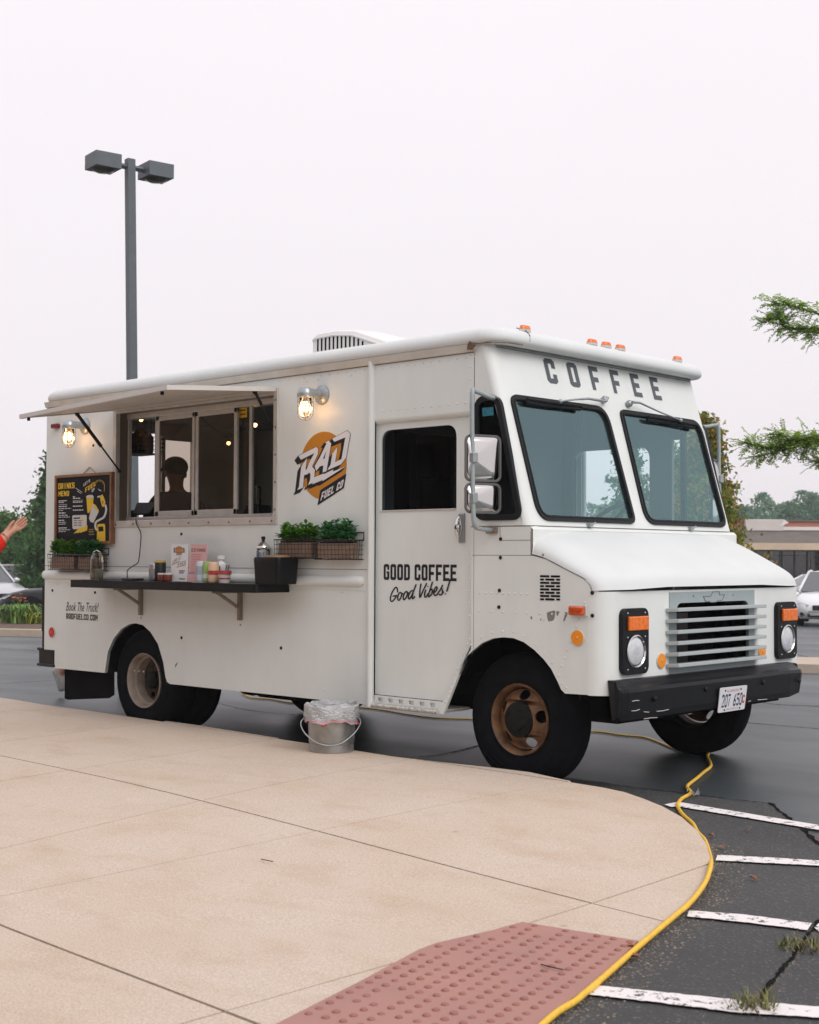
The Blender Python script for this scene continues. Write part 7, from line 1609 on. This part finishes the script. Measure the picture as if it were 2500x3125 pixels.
def tree(label, base, H, Rd, m, seed, shape='oval', nb=46, per=150, ls=.085, tipm=None, grp='trees beyond the lot', name='tree', cat='tree', low=.12):
    r_ = random.Random(seed); t_ = thing(name, label, cat, tuple(base), grp); base = Vector(base)
    B = MB(); tw_ = .035*H**.9/2+.05
    trunkp = [base+Vector((r_.gauss(0, .02)*H*.1*k, r_.gauss(0, .02)*H*.1*k, H*.93*k/5)) for k in range(6)]
    B.tube(trunkp, [tw_*(1-.16*k) for k in range(6)], 8); 
    Bl = MB(); Bt = MB() if tipm else None
    for i in range(nb):
        f = low+(1-low)*((i+.5)/nb)**.9
        if shape == 'cone': rad_ = Rd*(1.03-f)**.75*1.05
        elif shape == 'oval': rad_ = Rd*math.sin(PI*min(.97, .16+.84*f))**.7
        else: rad_ = Rd*(1-abs(2*f-1.05)**2.2)
        a = i*2.399+r_.gauss(0, .3); q = rad_*r_.uniform(.45, 1.0)
        p0 = base+Vector((0, 0, H*max(.06, f*.93-.10 if shape != 'cone' else f*.95))); lift = .12 if shape == 'cone' else .45
        tip = base+Vector((math.cos(a)*q, math.sin(a)*q, H*f+q*lift*.3)); tip.z = min(tip.z, base.z+H)
        mid = p0.lerp(tip, .5)+Vector((0, 0, q*.10)); B.tube([p0, mid, tip], [tw_*.30*(1-f*.6), tw_*.18*(1-f*.6), .012], 5)
        cs = max(.22*Rd, .38*q+.10*Rd)*r_.uniform(.75, 1.15)
        nn_ = int(per*r_.uniform(.6, 1.4))
        for k in range(nn_):
            g = p0.lerp(tip, r_.uniform(.35, 1.08))+Vector((r_.gauss(0, .40), r_.gauss(0, .40), r_.gauss(0, .26)))*cs
            if g.z < base.z+H*low*.5: continue
            outer_ = (Vector((g.x, g.y, 0))-Vector((base.x, base.y, 0))).length > rad_*.80
            quadleaf(Bt if (Bt and outer_ and g.z > base.z+H*.3 and r_.random() < .55) else Bl, g, ls*r_.uniform(.6, 1.3), r_)
    B.build('trunk', bark, t_, recalc=False, smooth='all'); Bl.build('crown', m, t_, recalc=False)
    if Bt and Bt.v: Bt.build('crown_tips', tipm, t_, recalc=False)
    return t_
def tb(u, d): p = far(u, 1700, d); p.z = ground_h(p.x, p.y); return p
tree('tall green tree rising behind the rear edge of the truck', tb(190, 50), 6.2, 2.0, lv_dark, 31, 'cone', 80, 330, .115, low=.04)
tree('rounded green tree filling the left edge behind the raised hand', tb(20, 58), 3.9, 2.3, lv_mid, 32, 'oval', 48, 240, .11, low=.05)
tree('dark bushy tree low at the far left edge', tb(-40, 54), 2.9, 1.9, lv_dark, 33, 'oval', 40, 240, .10, low=.05)
tree('green bush between the parked cars and the truck rear', tb(105, 55), 3.4, 1.7, lv_dark, 34, 'oval', 44, 260, .10, low=.05)
tree('spruce seen through the windscreens beyond the truck', tb(1925, 30), 4.5, 1.15, lv_pine, 35, 'cone', 52, 90, .07, low=.05)
tree('orange-tipped green maple showing to the right of the windscreens', tb(2150, 30), 4.75, 1.35, lv_maple, 36, 'cone', 84, 300, .065, tipm=lv_tip, low=.12)
tree('pale green young tree seen through the far cab window', tb(2085, 34), 4.6, 1.2, lv_mid, 37, 'oval', 40, 120, .075, low=.1)
# overhanging branches of a locust tree standing just right of the picture
lt = tb(3350, 16.5)
LT = thing('locust_tree', 'feathery locust tree reaching two leafy branches in from the right picture edge', 'tree', tuple(lt))
B = MB(); B.tube([lt, lt+Vector((.05, 0, 1.5)), lt+Vector((0, .05, 3.2)), lt+Vector((.1, .1, 5.6))], [.17, .14, .10, .04], 10)
Bl = MB(); r_ = random.Random(77)
def leaflet_spray(p, d, ln):
    d = d.normalized(); s_ = d.cross(Vector((0, 0, 1))); s_ = s_.normalized() if s_.length > .05 else Vector((1, 0, 0)); pts = [p]; q = p.copy(); dd = d.copy()
    nn_ = max(5, int(ln/.019))
    for k in range(nn_):
        dd = (dd+Vector((0, 0, -.05))).normalized(); q = q+dd*(ln/nn_); pts.append(q.copy())
        for sg in (1, -1):
            o = (s_*sg+dd*.35+Vector((0, 0, r_.gauss(0, .35)))).normalized(); n_ = dd*.010; e = q+o*r_.uniform(.026, .040); Bl.add([q, q.lerp(e, .5)+n_, e, q.lerp(e, .5)-n_], [(0, 1, 2, 3)])
    B.tube([pts[0], pts[len(pts)//2], pts[-1]], .0018, 3)
def bough(P, w0, dens):
    P = catmull(P, 8); m_ = len(P); B.tube(P, [w0*(1-.85*i/(m_-1)) for i in range(m_)], 5)
    for i in range(3, m_):
        f = i/(m_-1)
        for k in range(dens if f > .25 else 1):
            d = (P[i]-P[i-1]).normalized(); a = Vector((r_.gauss(0, 1), r_.gauss(0, 1), r_.gauss(0, .55))); o = (d*.7+a*.8).normalized(); ln = r_.uniform(.09, .20); st_ = P[i]
            tw2 = st_+o*r_.uniform(.03, .12)*(1.25-f*.5); B.tube([st_, tw2], .0035, 3); leaflet_spray(tw2, o+Vector((0, 0, .15)), ln)
            if r_.random() < .6: leaflet_spray(st_.lerp(tw2, .6), Vector((-o.y, o.x, r_.gauss(0, .5))), ln*.8)
DB = 15.0
def fb(u, v, d=DB): return far(u, v, d)
bough([lt+Vector((.05, .05, 3.4)), fb(2750, 1010, 15.6), fb(2560, 1008), fb(2480, 1004), fb(2400, 1000), fb(2380, 975), fb(2345, 975)], .03, 3)
bough([fb(2560, 1008), fb(2500, 960), fb(2450, 945), fb(2400, 930), fb(2370, 925)], .012, 2)
bough([fb(2530, 1000, 15.2), fb(2490, 1015, 15.2), fb(2440, 1010, 15.2)], .012, 2)
bough([lt+Vector((0, .03, 2.6)), fb(2800, 1310, 15.5), fb(2560, 1325), fb(2490, 1340), fb(2420, 1355), fb(2350, 1368), fb(2280, 1352)], .032, 4)
bough([fb(2530, 1325, 14.8), fb(2470, 1352, 14.8), fb(2400, 1372, 14.8), fb(2310, 1392, 14.8)], .014, 3)
bough([fb(2560, 1330, 14.7), fb(2490, 1330, 14.7), fb(2430, 1345, 14.7), fb(2380, 1325, 14.7)], .014, 4)
bough([lt+Vector((0, .03, 2.5)), fb(2600, 1400), fb(2520, 1410), fb(2495, 1412)], .012, 2)
B.build('trunk', bark, LT, recalc=False, smooth='all'); Bl.build('crown', lv_loc, LT, recalc=False)
# far wood behind the shops : one mass
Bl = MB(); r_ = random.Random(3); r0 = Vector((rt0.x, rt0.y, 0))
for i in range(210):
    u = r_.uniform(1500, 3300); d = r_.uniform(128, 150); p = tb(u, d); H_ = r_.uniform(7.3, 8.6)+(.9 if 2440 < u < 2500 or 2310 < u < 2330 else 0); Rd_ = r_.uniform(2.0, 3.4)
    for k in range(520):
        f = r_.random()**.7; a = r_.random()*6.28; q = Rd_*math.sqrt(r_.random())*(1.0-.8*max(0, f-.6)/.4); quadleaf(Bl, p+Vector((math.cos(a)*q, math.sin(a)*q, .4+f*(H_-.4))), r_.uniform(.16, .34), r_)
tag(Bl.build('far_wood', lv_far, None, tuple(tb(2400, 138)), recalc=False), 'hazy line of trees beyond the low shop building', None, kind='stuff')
Bl = MB()
for i in range(46):
    u = r_.uniform(-500, 330); d = r_.uniform(80, 95); p = tb(u, d); H_ = r_.uniform(3.6, 4.6); Rd_ = r_.uniform(1.5, 2.4)
    for k in range(380):
        f = r_.random()**.7; a = r_.random()*6.28; q = Rd_*math.sqrt(r_.random())*(1.0-.8*max(0, f-.55)/.45); quadleaf(Bl, p+Vector((math.cos(a)*q, math.sin(a)*q, .2+f*(H_-.2))), r_.uniform(.12, .24), r_)
tag(Bl.build('far_wood', lv_mid, None, tuple(tb(0, 88)), recalc=False), 'far hedge of trees along the left horizon', None, kind='stuff')

Bl = MB()
for i in range(80):                                        # the same wood goes on behind the truck body
    u = r_.uniform(330, 1500); d = r_.uniform(100, 118); p = tb(u, d); H_ = r_.uniform(4.6, 5.6); Rd_ = r_.uniform(1.8, 2.8)
    for k in range(300):
        f = r_.random()**.7; a = r_.random()*6.28; q = Rd_*math.sqrt(r_.random())*(1.0-.8*max(0, f-.55)/.45); quadleaf(Bl, p+Vector((math.cos(a)*q, math.sin(a)*q, .2+f*(H_-.2))), r_.uniform(.16, .3), r_)
tag(Bl.build('far_wood', lv_mid, None, tuple(tb(900, 108)), recalc=False), 'far wood continuing behind the truck, glimpsed through its windows', None, kind='stuff')

# ================================================================== LOW SHOP BUILDING ON THE RIGHT
DS = 72.0; gz = ground_h(*(far(2400, 1700, DS).xy)); 
fdir = Vector((fw.x, fw.y, 0)).normalized(); wdir = (rt0*.995+fdir*.10).normalized(); ndir = Vector((-wdir.y, wdir.x, 0))   # wdir along the facade, ndir into it
o0 = far(2230, 1700, DS); o0.z = gz
def bz(v, d=DS): return CAM.z + (1702-v)/FPX*d
SB = thing('shop_building', 'long low shop building with brown canopy and dark glazing behind the parked white cars', 'building', tuple(o0))
def sbx(name, a0, a1, d0, d1, z0_, z1_, m, parent=SB, bev=0):
    B = MB(); P = [o0+wdir*a+ndir*d for a, d in ((a0, d0), (a1, d0), (a1, d1), (a0, d1))]
    V = [Vector((p.x, p.y, z0_)) for p in P]+[Vector((p.x, p.y, z1_)) for p in P]
    B.add(V, [(0, 3, 2, 1), (4, 5, 6, 7), (0, 1, 5, 4), (1, 2, 6, 5), (2, 3, 7, 6), (3, 0, 4, 7)]); return B.build(name, m, parent, bev=bev)
brickm = mat('far_brick', (.36, .14, .095), .85, noise=.15, nscale=1.5); offw = mat('sign_band_offwhite', (.56, .52, .49), .8, noise=.06, nscale=1); canopy = mat('canopy_shingle', (.115, .10, .085), .85, noise=.15, nscale=2); fascia = mat('beige_fascia', (.55, .43, .31), .8, noise=.12, nscale=1.2); sgl = mat('shop_glass', (.03, .03, .025), .08, spec=.9, noise=.4, nscale=.4); mull = mat('mullion', (.05, .045, .04), .6)
pxm = FPX/DS
def am(u): return (u-2230)/pxm
sbx('wall', am(1500), am(3600), 1.2, 22, gz-.5, bz(1583), brickm)
sbx('roof_coping', am(1495), am(3605), 1.1, 22.1, bz(1583)+.003, bz(1578), mat('coping', (.12, .10, .09), .7))
sbx('sign_panel', am(2296), am(2420), .9, 1.19, bz(1613), bz(1577.5), offw, bev=.02)
sbx('sign_panel', am(2421), am(2900), 1.0, 1.195, bz(1611), bz(1600), mat('white_trim', (.68, .64, .61), .7))
B = MB(); P = [(am(2405), bz(1600)), (am(2420), bz(1578)), (am(2434), bz(1588)), (am(2412), bz(1597))]; B.plate(P, [], lambda a, b, d: Vector(((o0+wdir*a+ndir*(.88+d)).x, (o0+wdir*a+ndir*(.88+d)).y, b)), .3); B.build('sign_edge', mat('white_sign_edge', (.7, .68, .66), .6), SB)
# sloping shingled canopy, beige fascia, columns, glazing
B = MB(); V = []
for a in (am(1500), am(3600)):
    for d, z in ((1.15, bz(1611.5)), (-1.6, bz(1652)), (-1.6, bz(1654)), (1.15, bz(1654))): p = o0+wdir*a+ndir*d; V.append(Vector((p.x, p.y, z)))
B.add(V, [(0, 1, 2, 3), (7, 6, 5, 4), (0, 4, 5, 1), (1, 5, 6, 2), (2, 6, 7, 3), (3, 7, 4, 0)]); B.build('canopy', canopy, SB)
sbx('fascia', am(1500), am(3600), -1.75, -1.30, bz(1673), bz(1652.5), fascia)
sbx('soffit', am(1500), am(3600), -1.29, 1.15, bz(1668), bz(1664), mat('soffit', (.10, .09, .08), .8))
for k in range(18):
    u0 = 1600+k*42*2.4; sbx('window', am(u0), am(u0+98), .98, 1.15, gz+.1, bz(1676), sgl)
for k in range(30):
    u0 = 1590+k*41; sbx('mullion', am(u0), am(u0)+.08, .93, .978, gz+.1, bz(1675), mull)
sbx('transom', am(1590), am(2860), .935, .975, bz(1690), bz(1688.5), mull)
for u0 in (1700, 1950, 2160, 2580, 2830): sbx('column', am(u0), am(u0)+.35, -1.65, -1.30, gz, bz(1672.5), fascia)

# ================================================================== STOREFRONT ACROSS THE SIDEWALK (mirrored in the truck's windows, bucket and mirrors)
ST = thing('store_building', 'brick storefront across the sidewalk behind the camera, seen only in reflections', 'building', (-4, -13.5, 0))
stone_ = mat('store_brick', (.24, .13, .09), .85, noise=.2, nscale=3)
def stx(nm, lo, hi, m, bev=0): B = MB(); B.box(lo, hi); return B.build(nm, m, ST, bev=bev)
stx('wall', (-34, -24, -.2), (7.5, -13.5, 6.2), stone_); stx('parapet', (-34.2, -24.2, 6.205), (7.7, -13.3, 6.45), fascia)
stx('canopy', (-34, -13.49, 3.3), (7.5, -10.6, 3.75), canopy)
for k in range(12): stx('window', (-33+k*3.35, -13.49, .5), (-30.2+k*3.35, -13.42, 3.0), sgl); stx('column', (-33.4+k*3.35, -11.0, 0), (-33.1+k*3.35, -10.7, 3.295), stone_)

# ================================================================== AIR : thin haze over the whole lot
hz = MB(); hz.box((-230, -40, -3.2), (150, 230, 11.5))
hm = bpy.data.materials.new('haze'); hm.use_nodes = True; t = hm.node_tree; t.nodes.clear()
ho = t.nodes.new('ShaderNodeOutputMaterial'); pv = t.nodes.new('ShaderNodeVolumePrincipled'); pv.inputs['Color'].default_value = (.93, .95, .97, 1); pv.inputs['Density'].default_value = .0009; pv.inputs['Anisotropy'].default_value = .2
t.links.new(pv.outputs[0], ho.inputs['Volume'])
hob = hz.build('haze', hm); tag(hob, None, None, kind='stuff')
